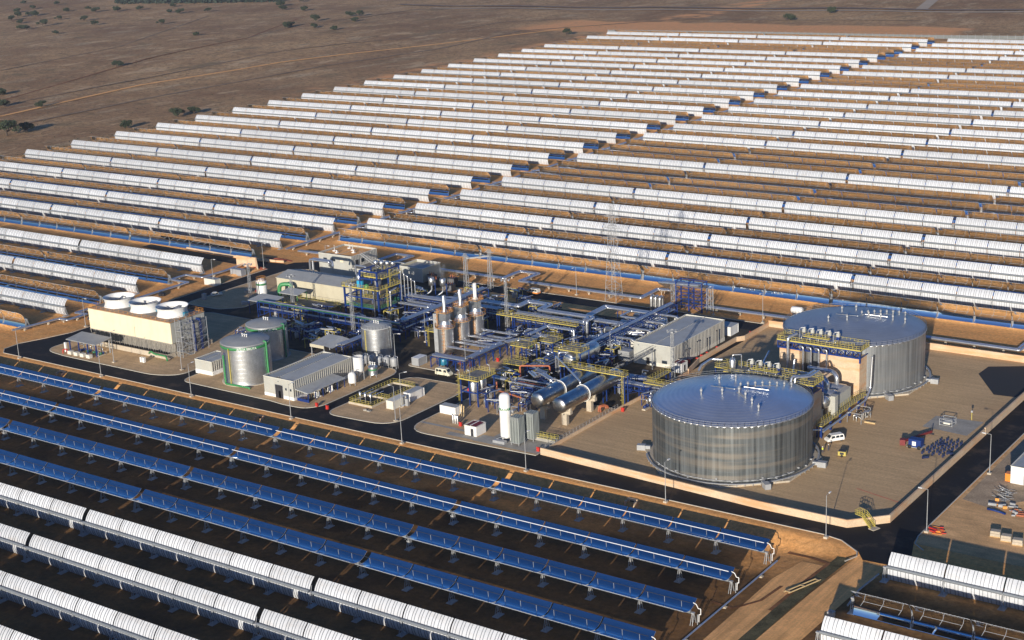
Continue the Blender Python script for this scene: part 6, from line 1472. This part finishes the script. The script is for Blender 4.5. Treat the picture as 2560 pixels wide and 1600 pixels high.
pipes('discharge_pipe', 'low silver pipe curling round from the right tank foot', [(556,-62,9.6),(558,-70,8.6),(565,-72,8.4),(572,-75,8.2)], .34, 1)
pipes('discharge_pipe', 'long silver pipe crossing between the two pump decks', [(578,-68,8.4),(578,-80,8.4),(572,-88,9.2)], .45, 2, 1.4)
pipes('discharge_pipe', 'silver riser pipe at the right end of the left deck', [(584.6,-89,7),(584.6,-90,15.4),(585,-93,17.2),(585,-98.2,17.2),(582.5,-101.5,17.6),(582.5,-102,16.2)], .32, 2, 1.1)
pipes('discharge_pipe', 'silver pipe dropping onto the left end of the near tank roof', [(559,-96.5,17.4),(556,-97.5,17.4),(556,-103,17.2),(556,-104.4,16.0)], .32, 1)
for k in range(4):
    y = -92.5+6.3*k; z = 6.4-.25*k
    hvessel('salt_exchanger', 'silver domed exchanger between the salt tanks, %s from the front' % ORD[k], y, 570, 584.5, z, 1.75, 'alu', 'domed exchangers between the salt tanks', (572,582), axis='x', dish=.7)
    pipes('exchanger_pipe', 'thick silver elbow pipe feeding exchanger number %s from the front' % ORD[k], [(573,y+1.5,z+4.6),(580.6,y+1.2,z+4.6),(582.3,y,z+3.8),(582.3,y,z+1.5)], .62, 1, group='elbow pipes of the salt exchangers')
for k, (x0, y0, x1, y1, h, z) in enumerate(((580.5,-98,585,-88.5,3.6,1.2),(584.8,-84.5,586.6,-74,4.2,3.0),(586.8,-87.5,588,-85.6,5.2,3.4))):
    q = MB(); q.box(x0,y0,z,x1,y1,z+h); q.box(x0-.08,y0-.08,z+h,x1+.08,y1+.08,z+h+.1); q.box(x0+.3,y0-.04,z+.4,x0+.9,y0-.001,z+h*.7); single('equipment_housing', q, 'grey_panel', ['large grey housing at the foot of the near salt tank','long grey housing beside the domed exchangers','slim grey cabinet on the railed walkway between the tanks'][k], 'housing', (x0,y0,z))
platform('walkway', 'yellow-railed walkway on blue legs right of the domed exchangers', 586.9, -97, 588.6, -68, 3.4, nl=2, cat='walkway')
for k in range(5):
    q = MB(); y = -96+6.2*k; q.bar((587.8,y,0),(587.8,y,3.2),.55); single('steel_trestle', q, 'blue_steel', 'stout blue trestle under the walkway between the tanks, %s from the front' % ORD[k], 'trestle', (587.8,y,0), 'blue legs under the tank walkway')
pipes('exchanger_pipe', 'silver pipe along the outer edge of the tank walkway', [(589.4,-98,2.4),(589.4,-70,2.6),(589.4,-67,5),(589.4,-66,14)], .3, 1)
pipes('exchanger_pipe', 'slim silver pipe poking out beside the near tank', [(584,-99,2.2),(588.6,-96,2.2),(588.6,-92,2.2)], .26, 1)
t = thing('valve_skid', 'silver valve skid on the pad between the two tanks', 'valve skid', (591,-79,0)); 
for k in range(7):
    q = MB(); x, y = 589.6+R.uniform(0,3), -81.5+R.uniform(0,5); h = R.uniform(1.2,2.8); q.tube([(x,y,.2),(x,y,h),(x+R.choice((-1.2,1.2)),y+1.4,h),(x+.4,y+2.2,.4)],.2,8); part('pipe', q, 'alu', t)
q = MB()
for a in ((589.3,-82.3),(593.3,-82.3),(593.3,-76),(589.3,-76)): q.bar((*a,0),(*a,2.9),.12)
q.bar((589.3,-82.3,2.9),(593.3,-82.3,2.9),.12); q.bar((593.3,-82.3,2.9),(593.3,-76,2.9),.12); q.bar((589.3,-76,2.9),(593.3,-76,2.9),.12); part('frame', q, 'galvanised', t)
q = MB(); q.box(590,-70,0,593,-69.3,.35); single('timber_beam', q, 'timber', 'pale timber beams lying on the pad near the valve skid', 'timber', (593,-74,.02)).location = (596.5,-84.6,.1)
for k, (a, b_, c, d, e, f) in enumerate(((548,-95,1.0,556,-84,2.2),)): pass
platform('stair_deck', 'small yellow deck at the left end of the near pump deck', 556.6, -96.5, 559.6, -92, 15.0, nl=2)
q = MB(); q.lathe((561.5,-95.4,14.6),[(.9,0),(.9,2.6),(.6,3.3),(.01,3.5)],14); q.tube([(561.5,-95.4,18),(561.5,-95.4,18.8),(563.5,-94,18.8),(563.5,-94,15)],.16,7); single('expansion_vessel', q, 'alu', 'upright silver vessel at the left end of the near pump deck', 'vessel', (561.5,-95.4,14.6))

# ------------------------------------------------------------ trees on the plain
def tree_mesh(seed, w, h, leaves=2400):
    rr = random.Random(seed); tr = MB(); cr = MB()
    tr.tube([(0,0,-.3),(.1,.05,h*.25),(.15,-.05,h*.5)], lambda t: .34-.15*t, 8)
    blobs = []
    for k in range(rr.randint(8,11)):
        a = rr.uniform(0,2*PI); d = rr.uniform(.15,.62)*w; z = h*rr.uniform(.28,.68); s = rr.uniform(.24,.38)*w
        blobs.append((d*math.cos(a), d*math.sin(a), z, s)); tr.tube([(.1,0,h*.2),(d*.5*math.cos(a),d*.5*math.sin(a),h*.32),(d*math.cos(a),d*math.sin(a),z)], lambda t: .2-.15*t, 5)
    blobs.append((0,0,h*.62,w*.38))
    for i in range(leaves):
        b_ = rr.choice(blobs); v = Vector((rr.gauss(0,1),rr.gauss(0,1),rr.gauss(0,1))).normalized()*(rr.random()**.4)
        p = Vector((b_[0]+v.x*b_[3],b_[1]+v.y*b_[3],b_[2]+v.z*b_[3]*.72)); s = rr.uniform(.16,.34)
        n = Vector((rr.gauss(0,1),rr.gauss(0,1),rr.gauss(0,1)+.6)).normalized(); u = n.orthogonal().normalized(); w_ = n.cross(u)
        cr.add([p+u*s, p+w_*s*.8, p-u*s, p-w_*s*.8],[(0,1,2,3)])
    return tr.mesh('trunk', ['bark']), cr.mesh('crown', ['oak_leaf'])
TREES = [tree_mesh(i, 4.6+.5*i, 5.4+.4*i) for i in range(4)]
tz = [(x/2.42, y/2.42) for x, y in ((2,578),(28,648),(250,650),(42,822),(165,795),(705,403),(728,400),(1075,708),(1175,688),(755,777),(340,206),(260,160),(120,176),(160,180),(125,143),(108,106),(105,76),(172,92),(215,97),(70,125),(198,55),(143,23),(342,30),(355,122),(402,72),(533,58),(577,75),(510,128),(573,152),(712,71),(842,62),(975,150),(1190,217),(1048,44),(1088,84),(1258,74),(1023,78),(1700,38),(1710,62),(1815,12),(1845,66),(1725,171),(1760,164),(1910,130),(1900,170),(2020,182),(2118,100),(2170,100),(2148,130))]+[(2074.7,33),(1976,51.5),(1415.5,88)]
big = {3:1.75, 4:1.2, 7:1.15, 8:1.1, 0:1.2, 11:1.2, 37:1.2, 31:.9, 1:1.1}
seen = {}
for i, (u, v) in enumerate(tz):
    x, y, _ = G(u, v); x2, y2, _ = G(u, v+1); gz = ground_h(x, y); x, y, _ = G(u, v, gz)
    s = big.get(i, R.uniform(.8,1.1))*(1.3 if y > 700 else 1.1)
    where = 'of the near group, far left' if (u < 130 and v > 200) else ('of the top left clump' if u < 110 else ('of the loose top left row' if u < 560 and v < 120 else ('by the edge of the trough field' if v > 240 else ('near the bare orange patch, top' if u < 920 and v < 90 else 'out on the far plain'))))
    seen[where] = seen.get(where, -1)+1
    t = thing('holm_oak', '%s dark tree %s, %s from left' % ('larger' if s > 1.1 else 'small', where, ORD[min(23, seen[where])]), 'tree', (x,y,gz), R.uniform(0,6), 'dark trees dotted over the plain')
    t.scale = (s, s, s*R.uniform(.85,1.05))
    a, b_ = TREES[i % 4]; child('trunk', a, t); child('crown', b_, t)
# the wood at the upper edge: one dark mass
q = MB(); rw = random.Random(3)
for i in range(9000):
    u = rw.uniform(288, 705); x, y, _ = G(u, rw.uniform(-16, 12-.012*(u-285))); p = Vector((x, y, rw.uniform(.5,7.5)*rw.random()**.3)); s = rw.uniform(.9,2.2)
    n = Vector((rw.gauss(0,1),rw.gauss(0,1),rw.gauss(0,1))).normalized(); uu = n.orthogonal().normalized(); ww = n.cross(uu)
    q.add([p+uu*s,p+ww*s,p-uu*s,p-ww*s],[(0,1,2,3)])
o = single('distant_wood', q, 'far_leaf', 'dark green wood at the upper left edge of the plain', 'wood', (0,0,0)); o['kind'] = 'stuff'
# scattered scrub along the banks
q = MB(); rw = random.Random(8)
for i in range(2600):
    if i % 3: x = -14+rw.gauss(0,5); y = rw.uniform(-160,760)
    else: x = rw.uniform(-420,-20); y = rw.uniform(-100,900)
    z = ground_h(x,y); s = rw.uniform(.15,.45); 
    for k in range(3):
        a = rw.uniform(0,PI); q.add([(x-s*math.cos(a),y-s*math.sin(a),z),(x+s*math.cos(a),y+s*math.sin(a),z),(x+s*.6*math.cos(a),y+s*.6*math.sin(a),z+s),(x-s*.5*math.cos(a),y-s*.5*math.sin(a),z+s*.9)],[(0,1,2,3)])
o = single('dry_scrub', q, 'oak_leaf', 'low dry scrub tufts along the field bank and plain', 'scrub', (0,0,0)); o['kind'] = 'stuff'
# wind fence at the far end of the field
fx = [G(1520,83)[:2], G(1900,88)[:2], G(2340,97)[:2], G(2600,100)[:2]]
t = thing('wind_fence', 'grey mesh wind fence along the far top edge of the trough field', 'fence', (*fx[0],0))
mat('mesh_cloth', (.16,.17,.17), .9, 0, .2, .5)
q = MB()
for a, b_ in zip(fx, fx[1:]): q.bar((*a,1.6),(*b_,1.6),.06,3.0)
part('mesh', q, 'mesh_cloth', t); q = MB()
for a, b_ in zip(fx, fx[1:]):
    A, B_ = Vector(a), Vector(b_); n = int((B_-A).length/6)
    for k in range(n): p = A.lerp(B_, k/n); q.bar((p.x,p.y,0),(p.x,p.y,4.2),.16)
part('posts', q, 'galvanised', t)

# ------------------------------------------------------------ vehicles
def van(x, y, rz, col, label, L=4.9, Wd=1.9, H=1.95, lower=None, group='vans and cars in the plant', cat='van', name='parked_van'):
    r = thing(name, label, cat, (x,y,.14), rz, group)
    prof = [(-L/2,.35),(-L/2,.95),(-L/2+.05,H*.55),(-L/2+.18,H*.94),(-L/2+.4,H),(L/2-1.55,H),(L/2-1.25,H*.95),(L/2-.62,H*.56),(L/2-.12,H*.46),(L/2,.75),(L/2,.35)]
    if cat == 'car': prof = [(-L/2,.3),(-L/2,.75),(-L/2+.1,.95),(-L/2+.7,H*.93),(-L/2+1.2,H),(L/2-2.1,H),(L/2-1.25,.98),(L/2-.2,.85),(L/2,.65),(L/2,.3)]
    q = MB(); n = len(prof); w = Wd/2
    def wd(z): return w if z < H*.56 else w*(1-.16*(z-H*.56)/(H*.44))
    vs = [(a,-wd(z),z) for a,z in prof]+[(a,wd(z),z) for a,z in prof]
    q.add(vs, [(i,(i+1)%n,(i+1)%n+n,i+n) for i in range(n)]); q.add(vs, [tuple(range(n-1,-1,-1)),tuple(range(n,2*n))]); part('body', q, col, r, True)
    if lower:
        q = MB(); q.box(-L/2-.01,-w-.015,.36,L/2+.01,w+.015,.8); part('lower_panel', q, lower, r, True)
    q = MB(); z0, z1 = H*.58, H*.87
    for s in (-1,1):
        for a, b_ in ((-L/2+.35,-L/2+1.35),(-L/2+1.45,-L/2+2.5),(L/2-2.2,L/2-1.15)):
            if cat == 'car' and a > L/2-2.3: b_ = L/2-1.6
            vv = [(a,s*(wd(z0)+.012),z0),(b_,s*(wd(z0)+.012),z0),(b_-.12,s*(wd(z1)+.012),z1),(a+.05,s*(wd(z1)+.012),z1)]; q.add(vv, [(0,1,2,3)])
    part('side_window', q, 'glass_dark', r, True)
    q = MB()
    if cat == 'car': q.add([(L/2-2.02,-.62,H-.03),(L/2-2.02,.62,H-.03),(L/2-1.3,.74,1.03),(L/2-1.3,-.74,1.03)],[(0,1,2,3)])
    else: q.add([(L/2-1.23,-.7,H*.93),(L/2-1.23,.7,H*.93),(L/2-.64,.82,H*.60),(L/2-.64,-.82,H*.60)],[(0,1,2,3)])
    for v_ in range(len(q.v)): q.v[v_] = (q.v[v_][0]+.03, q.v[v_][1], q.v[v_][2]+.02)
    part('windscreen', q, 'glass_dark', r, True)
    for sx in (-L/2+.85, L/2-.85):
        for s in (-1,1):
            q = MB(); yy = s*(w-.12); q.lathe((sx,yy-.1,.33),[(.01,0),(.33,.0),(.33,.2),(.01,.2)],14,axis='y'); o_ = part('wheel', q, 'rubber', r, True); q = MB(); q.lathe((sx,yy+(.105 if s > 0 else -.125),.33),[(.01,0),(.18,.0),(.18,.02),(.01,.02)],10,axis='y'); part('rim', q, 'alu', o_, True)
    for s in (-1,1):
        q = MB(); q.cbox(L/2-.03,s*(w-.28),.6,.1,.34,.2); part('headlight', q, 'white_paint', r, True)
        q = MB(); q.cbox(-L/2+.02,s*(w-.16),.75,.08,.16,.4); part('tail_light', q, 'red_paint', r, True)
        q = MB(); q.cbox(L/2-1.2,s*(w+.12),H*.55,.12,.2,.22); part('mirror', q, 'dark_plastic', r, True)
    return r
van(466, -101.9, math.radians(2), 'cream_van', 'cream delivery van driving on the inner road near the kiosk', 5.4, 2.0, 2.3)
van(592.2, -97.2, math.radians(232), 'white_paint', 'white passenger minibus parked on the pad between the salt tanks', 4.9, 1.95, 1.95)
van(437.0, -11.5, math.radians(176), 'offwhite', 'orange and white van on the far road before the pylon', 5.0, 1.95, 2.0, 'orange_paint')
van(330.5, -66.5, math.radians(60), 'offwhite', 'small white car on the left road near the site cabins', 4.2, 1.75, 1.45, cat='car', name='parked_car')
van(325.5, -88, math.radians(70), 'dark_plastic', 'dark car in shadow behind the cooling tower', 4.3, 1.75, 1.45, cat='car', name='parked_car')
van(314, -111, math.radians(20), 'dark_plastic', 'dark car parked on sand left of the cooling tower', 4.3, 1.75, 1.45, cat='car', name='parked_car')
q = MB(); q.lathe((530.8,6.2,1.55),[(.01,-.35),(.7,-.25),(1.15,.1),(1.15,3.6),(.7,3.95),(.01,4.05)],20,axis='x'); t = thing('fuel_tank', 'white horizontal fuel tank on the sand behind the right salt tank', 'tank', (530.8,6.2,0)); part('shell', q, 'white_paint', t)
for x in (531.6,533.9): q = MB(); q.box(x-.2,5.3,0,x+.2,7.1,.8); part('saddle', q, 'dark_plastic', t)
# site cabins and clutter by the left road
container(321.5,-56.5,327.5,-53.6,2.5,'offwhite','white site cabin with rusty roof beside the left road', name='site_cabin', cat='cabin', roof='roof_grey').location.x -= 8
container(312,-41,318,-38.6,2.5,'galvanised','grey site container up the left road before the slope', name='site_container', cat='container')
container(329.5,-73,330.8,-71.8,2.3,'galvanised','small grey toilet cabin beside the small white car', name='toilet_cabin', cat='cabin')
for k, (x, y, m_, lb) in enumerate(((338,-58,'concrete_grey','grey stack of pallets on the gravel left of the banded silo'),(341,-55,'maroon_roof','reddish heap of site materials left of the banded silo'),(344,-57,'dark_plastic','dark heap of pipes left of the banded silo'),(311,-76,'dark_plastic','dark bin group on sand beside the left road'),(349,-70,'galvanised','pair of grey cabinets at the foot of the banded silo'))):
    q = MB(); rx = random.Random(k)
    for i in range(6): q.cbox(x+rx.uniform(-.9,.9),y+rx.uniform(-.7,.7),.1,rx.uniform(.8,1.8),rx.uniform(.6,1.2),rx.uniform(.4,1.3),rx.uniform(0,3))
    single('material_stack', q, m_, lb, 'materials', (x,y,.1))
# retaining wall and ramp at the upper left road
wall_run('retaining_wall', 'tall pale retaining wall beside the white trough end, upper left', [(303,-28.5),(313.5,-28.2),(316.5,-30.5)], [4.2,4.2,.6], .5, 'bund_concrete')
wall_run('retaining_wall', 'low pale parapet along the service road, upper left', [(262,-17.6),(300,-19.8),(318,-17)], .9, .4, 'bund_concrete')
mat('red_soil', (.46,.11,.05), .95, 0, .2, .3)
def mound(x, y, rx, ry, h, m_, nm='earth_mound'):
    q = MB(); n = 26; rg = 7; vs = [(x,y,h)]; rw = random.Random(int(x))
    for j in range(1,rg+1):
        for k in range(n):
            a = 2*PI*k/n; s = j/rg; w_ = 1+.12*math.sin(3*a+x)+.06*rw.uniform(-1,1); vs.append((x+rx*s*w_*math.cos(a), y+ry*s*w_*math.sin(a), (h*(1-s*s)**1.3+rw.uniform(-.16,.16)*h*(j < rg))-(.05 if j == rg else 0)))
    fs = [(0,1+k,1+(k+1)%n) for k in range(n)]
    for j in range(rg-1):
        for k in range(n): fs.append((1+j*n+k,1+(j+1)*n+k,1+(j+1)*n+(k+1)%n,1+j*n+(k+1)%n))
    q.add(vs, fs, 0, True); return struct(nm, q, m_)
mound(313.5,-35,4.2,8.5,1.1,'track_soil'); mound(314.5,-28.5,4.5,2.2,.6,'red_soil')
mound(312,-13.5,9,1.4,.35,'red_soil')

# ------------------------------------------------------------ equipment on the salt tank pad
t = thing('loader_crane', 'blue engine unit with long dark red boom lying on the pad', 'crane', (611.5,-91,.02), 0)
q = MB(); q.box(610.6,-92.6,.5,613.9,-90.4,2.5); part('engine_housing', q, 'blue_steel', t)
q = MB(); q.box(611.6,-92.66,.9,612.6,-92.601,2.0); part('panel', q, 'white_paint', t)
q = MB(); q.bar((609.2,-92.5,1.6),(612.3,-80.6,.9),.5,.6); q.cbox(609.0,-92.4,.6,1.4,1.6,1.5,.3); part('boom', q, 'maroon_roof', t)
for x in (611,613.5):
    q = MB(); q.lathe((x,-92.9,.5),[(.01,0),(.5,0),(.5,.4),(.01,.4)],12,axis='y'); part('wheel', q, 'rubber', t)
q = MB(); q.box(610.2,-92.8,.35,614.2,-90.2,.52); part('chassis', q, 'galvanised', t)
q = MB(); q.bar((612.3,-80.6,0),(612.3,-80.6,2.0),.2); q.bar((611.7,-80.6,.1),(612.9,-80.6,.1),.3); part('tail_stand', q, 'dark_plastic', t)
ks = 0
for i in range(5):
    for j in range(5):
        x, y = 615.2+1.35*i+.25*j, -94.5+2.5*j+1.2*(i%2)
        if x > 623.2: continue
        q = MB()
        if ks == 0:
            for s in (-1,1): q.box(-.25,s*.5-.04,0,.25,s*.5+.04,.7); 
            q.box(-.04,-.5,.15,.04,.5,.22); q.box(-.04,-.5,.5,.04,.5,.58); me_st = q.mesh('pipe_support', ['support_blue'])
        o = bpy.data.objects.new('pipe_support', me_st); C.objects.link(o); o.location = (x,y,.03); ks += 1
        tag(o, 'blue H-shaped pipe support, %s in its line, %s line from the blue engine unit' % (ORD[j], ORD[i]), 'pipe support', 'blue pipe supports laid out on the pad')
for k, (x, y) in enumerate(((616.8,-97.5),(617.6,-86.8),(621.5,-92))):
    q = MB(); rx = random.Random(k+20)
    for i in range(4): q.cbox(x+rx.uniform(-.5,.5),y+rx.uniform(-.5,.5),.05,rx.uniform(.8,1.6),.25,rx.uniform(.2,.6),rx.uniform(0,3))
    single('steel_offcuts', q, 'support_blue', ['blue steel offcuts in front of the pipe supports by the wall','blue steel pile among the pipe supports, left','blue steel pile in the wall shadow by the supports'][k], 'steel pile', (x,y,.03))
sheet('pad_slab', [(608,-76),(620.6,-77.4),(621,-65.4),(608.2,-66.5)], .06, 'concrete_grey')
t = thing('steel_cage', 'open steel cage crate standing on a concrete slab of the pad', 'cage', (613.2,-71.5,.06)); q = MB()
A = [(611.6,-73),(615,-73),(615,-70),(611.6,-70)]
for z in (.3,1.1,1.9):
    for a, b_ in zip(A, A[1:]+A[:1]): q.bar((*a,z),(*b_,z),.12)
for a in A: q.bar((*a,.06),(*a,1.9),.14)
part('frame', q, 'galvanised', t); q = MB(); q.box(612.4,-72.4,.35,614.2,-70.8,1.0); part('crate', q, 'offwhite', t)
t = thing('yellow_post', 'yellow post with grey head on the pad near the slab', 'post', (617.6,-65.2,.03)); q = MB(); q.bar((617.6,-65.2,.03),(617.6,-65.2,2.2),.16); part('post', q, 'yellow_steel', t); q = MB(); q.cbox(617.6,-65.2,2.2,.5,.3,.5); part('head', q, 'galvanised', t)
t = thing('compressor', 'yellow and dark compressor beside the near salt tank', 'compressor', (598.4,-106.2,.03), .2); q = MB(); q.box(-1,-.7,.4,1,.7,1.5); part('housing', q, 'yellow_steel', t, True); q = MB(); q.box(-.9,-.72,1.5,.9,.72,1.65); q.box(-.5,-.74,.7,.5,-.70,1.3); part('cover', q, 'dark_plastic', t, True)
for s in (-1,1): q = MB(); q.lathe((0,s*.75-.08,.35),[(.01,0),(.32,0),(.32,.16),(.01,.16)],12,axis='y'); part('wheel', q, 'rubber', t, True)
def person(x, y, z, rz, label, top, legs='cloth_dark'):
    me = bpy.data.meshes.new('figure'); J = [(0,0,.98),(0,0,1.25),(0,0,1.47),(0,.01,1.56),(0,.02,1.68),(.09,0,.92),(.11,.05,.5),(.11,-.02,.08),(.11,.14,.04),(-.09,0,.92),(-.12,-.08,.5),(-.12,-.16,.08),(-.12,-.02,.04),(.19,0,1.42),(.27,.05,1.15),(.24,.24,.98),(-.19,0,1.42),(-.27,.03,1.14),(-.22,.2,.95)]
    Eg = [(0,1),(1,2),(2,3),(3,4),(0,5),(5,6),(6,7),(7,8),(0,9),(9,10),(10,11),(11,12),(2,13),(13,14),(14,15),(2,16),(16,17),(17,18)]
    me.from_pydata(J, Eg, []); o = bpy.data.objects.new('person', me); C.objects.link(o)
    sk = o.modifiers.new('skin', 'SKIN'); rad = [.15,.16,.13,.06,.11,.1,.07,.05,.045,.1,.07,.05,.045,.07,.05,.04,.07,.05,.04]
    for i, r_ in enumerate(rad): me.skin_vertices[0].data[i].radius = (r_, r_)
    me.skin_vertices[0].data[0].use_root = True; o.modifiers.new('sub', 'SUBSURF').levels = 1
    dg = bpy.context.evaluated_depsgraph_get(); nm = bpy.data.meshes.new_from_object(o.evaluated_get(dg)); bpy.data.objects.remove(o)
    nm.materials.clear()
    for m_ in (legs, top, 'skin'): nm.materials.append(M[m_])
    for p in nm.polygons:
        c = p.center; p.use_smooth = True; p.material_index = 2 if c.z > 1.54 or (c.z < 1.06 and abs(c.x) > .19 and c.y > .12) else (1 if c.z > .95 else 0)
    o = bpy.data.objects.new('person', nm); C.objects.link(o); o.location = (x,y,z); o.rotation_euler.z = rz; tag(o, label, 'person')
    q = MB(); q.lathe((0,.02,1.70),[(.13,0),(.14,.02),(.12,.1),(.07,.15),(.01,.17)],10); hm_ = bpy.data.objects.new('helmet', q.mesh('helmet', ['white_paint'])); C.objects.link(hm_); hm_.parent = o
person(593.6,-107.6,.5,2.4,'person in yellow high-visibility top standing by the near salt tank','hivis')
person(594.2,-105.4,.5,-1.2,'person in dark clothes and white helmet beside the salt tank','cloth_dark')
# yard on the far right
gable('site_store', 'white store building with pale roof at the right edge', 'building', 640.4, -103, 656, -86, 4.4, .8, 'white_paint', 'white_paint', 'roof_light', openings=(('door','s',643.6,646.5,.1,2.4,'galvanised'),), parapet=.05)
q = MB(); q.box(638.9,-102.4,.02,640.2,-100.6,1.9); q.box(638.85,-102.45,1.9,640.25,-100.55,2.0); single('generator_box', q, 'orange_paint', 'orange box against the left wall of the white store', 'generator', (639.5,-101.5,.02))
def heap(nm, x, y, cols, lb, cat, n=9, s=1.2, hmax=.7, flat=True):
    t = thing(nm, lb, cat, (x,y,.02)); rx = random.Random(int(x*7+y)); 
    for ci, c in enumerate(cols):
        q = MB()
        for i in range(n):
            xx, yy = x+rx.gauss(0,s*.6), y+rx.gauss(0,s*.6)
            if flat: q.cbox(xx,yy,.02+rx.uniform(0,.15),rx.uniform(.6,2.2),rx.uniform(.15,.6),rx.uniform(.1,hmax),rx.uniform(-.3,.3)+(.3 if i%2 else 0))
            else: a = rx.uniform(0,PI); q.bar((xx-math.cos(a),yy-math.sin(a),.1+rx.uniform(0,hmax)),(xx+math.cos(a),yy+math.sin(a),.05),.1)
        part('piece_layer', q, c, t)
heap('scrap_heap', 641.5,-110,('galvanised','alu_dull'),'heap of crumpled silver sheet upper on the right yard','scrap', 16, 1.6, 1.1, False)
heap('scrap_heap', 642,-113.5,('galvanised',),'heap of crumpled silver sheet, lower, on the right yard','scrap', 14, 1.5, 1.0, False)
heap('beam_stack', 644,-118,('galvanised','orange_steel'),'grey and orange beams stacked on the right yard','beams', 6, 2.0)
heap('beam_stack', 648,-120.5,('galvanised','rust_pipe'),'grey profiles stacked at the right yard edge','beams', 7, 1.8)
q = MB(); q.tube([(641,-121,.1),(642.5,-121.8,.5),(644.5,-121.6,.15),(645.5,-122,.1)],.25,7); single('blue_pipe', q, 'blue_steel', 'short bright blue pipe lying by the stacked beams', 'pipe', (643,-121.5,.02))
heap('net_heap', 635.6,-138.3,('orange_paint','red_paint'),'crumpled orange barrier netting at the foot of a lamp','netting', 8, 1.2, .35)
for k, (x, y) in enumerate(((647.4,-134.4),(650.2,-135.6),(653,-136.4))):
    t = thing('block_pallet', 'pallet of pale concrete blocks on the right yard, %s from left' % ORD[k], 'pallet', (x,y,.02), .15, 'pallets of blocks on the right yard')
    for j in range(2): q = MB(); q.cbox(0,0,.15+.62*j,2.2-.1*j,1.5,.56); part('block_layer', q, 'concrete', t, True)
    q = MB(); q.cbox(0,0,0,2.3,1.6,.14); part('pallet', q, 'timber', t, True)
t = thing('timber_frame', 'long pale timber frame lying across the ditch beside the dirt track', 'timber', (620.3,-178,-1)); q = MB(); zg = ground_h(620,-178)
for s in (0,1.1): q.bar((618.4+s,-181.5,zg+.35),(621.6+s,-172.6,zg+.45),.16,.22)
for k in range(3): q.bar((618.6+1.5*k,-181+4*k,zg+.5),(619.8+1.5*k,-181.2+4*k,zg+.5),.4,.08)
part('rails', q, 'timber', t)
q = MB(); z = ground_h(637,-168); q.cbox(631.8,-187.6,ground_h(632,-187)+.0,1.3,1.2,1.2); q.cbox(631.8,-187.6,ground_h(632,-187)+1.2,.5,.5,.25); single('water_barrel', q, 'galvanised', 'grey plastic container beside the end of the gold mirror trough', 'container', (631.8,-187.6,ground_h(632,-187)))

# red barrier tape on the pad
q = MB(); a, b_ = (610,-124,.06), (623.4,-127.5,.06); q.bar(a, b_, .12, .02); single('barrier_tape', q, 'red_paint', 'thin red barrier tape lying straight across the salt tank pad', 'tape', (616,-126,.03))
# concrete culvert heads on the sand slope below the road
for k, x in enumerate((352.5,441,566)):
    t = thing('culvert_head', 'pale concrete culvert mouth in the slope below the front road, %s from left' % ORD[k], 'culvert', (x,-156.5,-.4), 0, 'culvert mouths below the front road'); q = MB(); q.box(-1.4,.2,-.8,1.4,.7,.5); q.box(-1.4,-1.2,-.9,-1.1,.2,.2); q.box(1.1,-1.2,-.9,1.4,.2,.2); part('headwall', q, 'bund_concrete', t, True); q = MB(); q.cbox(0,.16,-.6,1.1,.1,.7); part('opening', q, 'dark_opening', t, True)
# ------------------------------------------------------------ faint air haze over the whole site
hz = bpy.data.materials.new('haze_air'); hz.use_nodes = True; n_ = hz.node_tree.nodes; n_.remove(n_['Principled BSDF']); v_ = n_.new('ShaderNodeVolumePrincipled')
v_.inputs['Color'].default_value = (.80,.86,.97,1); v_.inputs['Density'].default_value = .00006; v_.inputs['Anisotropy'].default_value = .2
hz.node_tree.links.new(v_.outputs[0], n_['Material Output'].inputs['Volume']); M['haze_air'] = hz; hz.cycles.homogeneous_volume = True if hasattr(hz.cycles, 'homogeneous_volume') else None
q = MB(); q.box(-9100,-2600,-9,6100,14100,158); o = bpy.data.objects.new('haze', q.mesh('haze', ['haze_air'])); C.objects.link(o); o['kind'] = 'stuff'
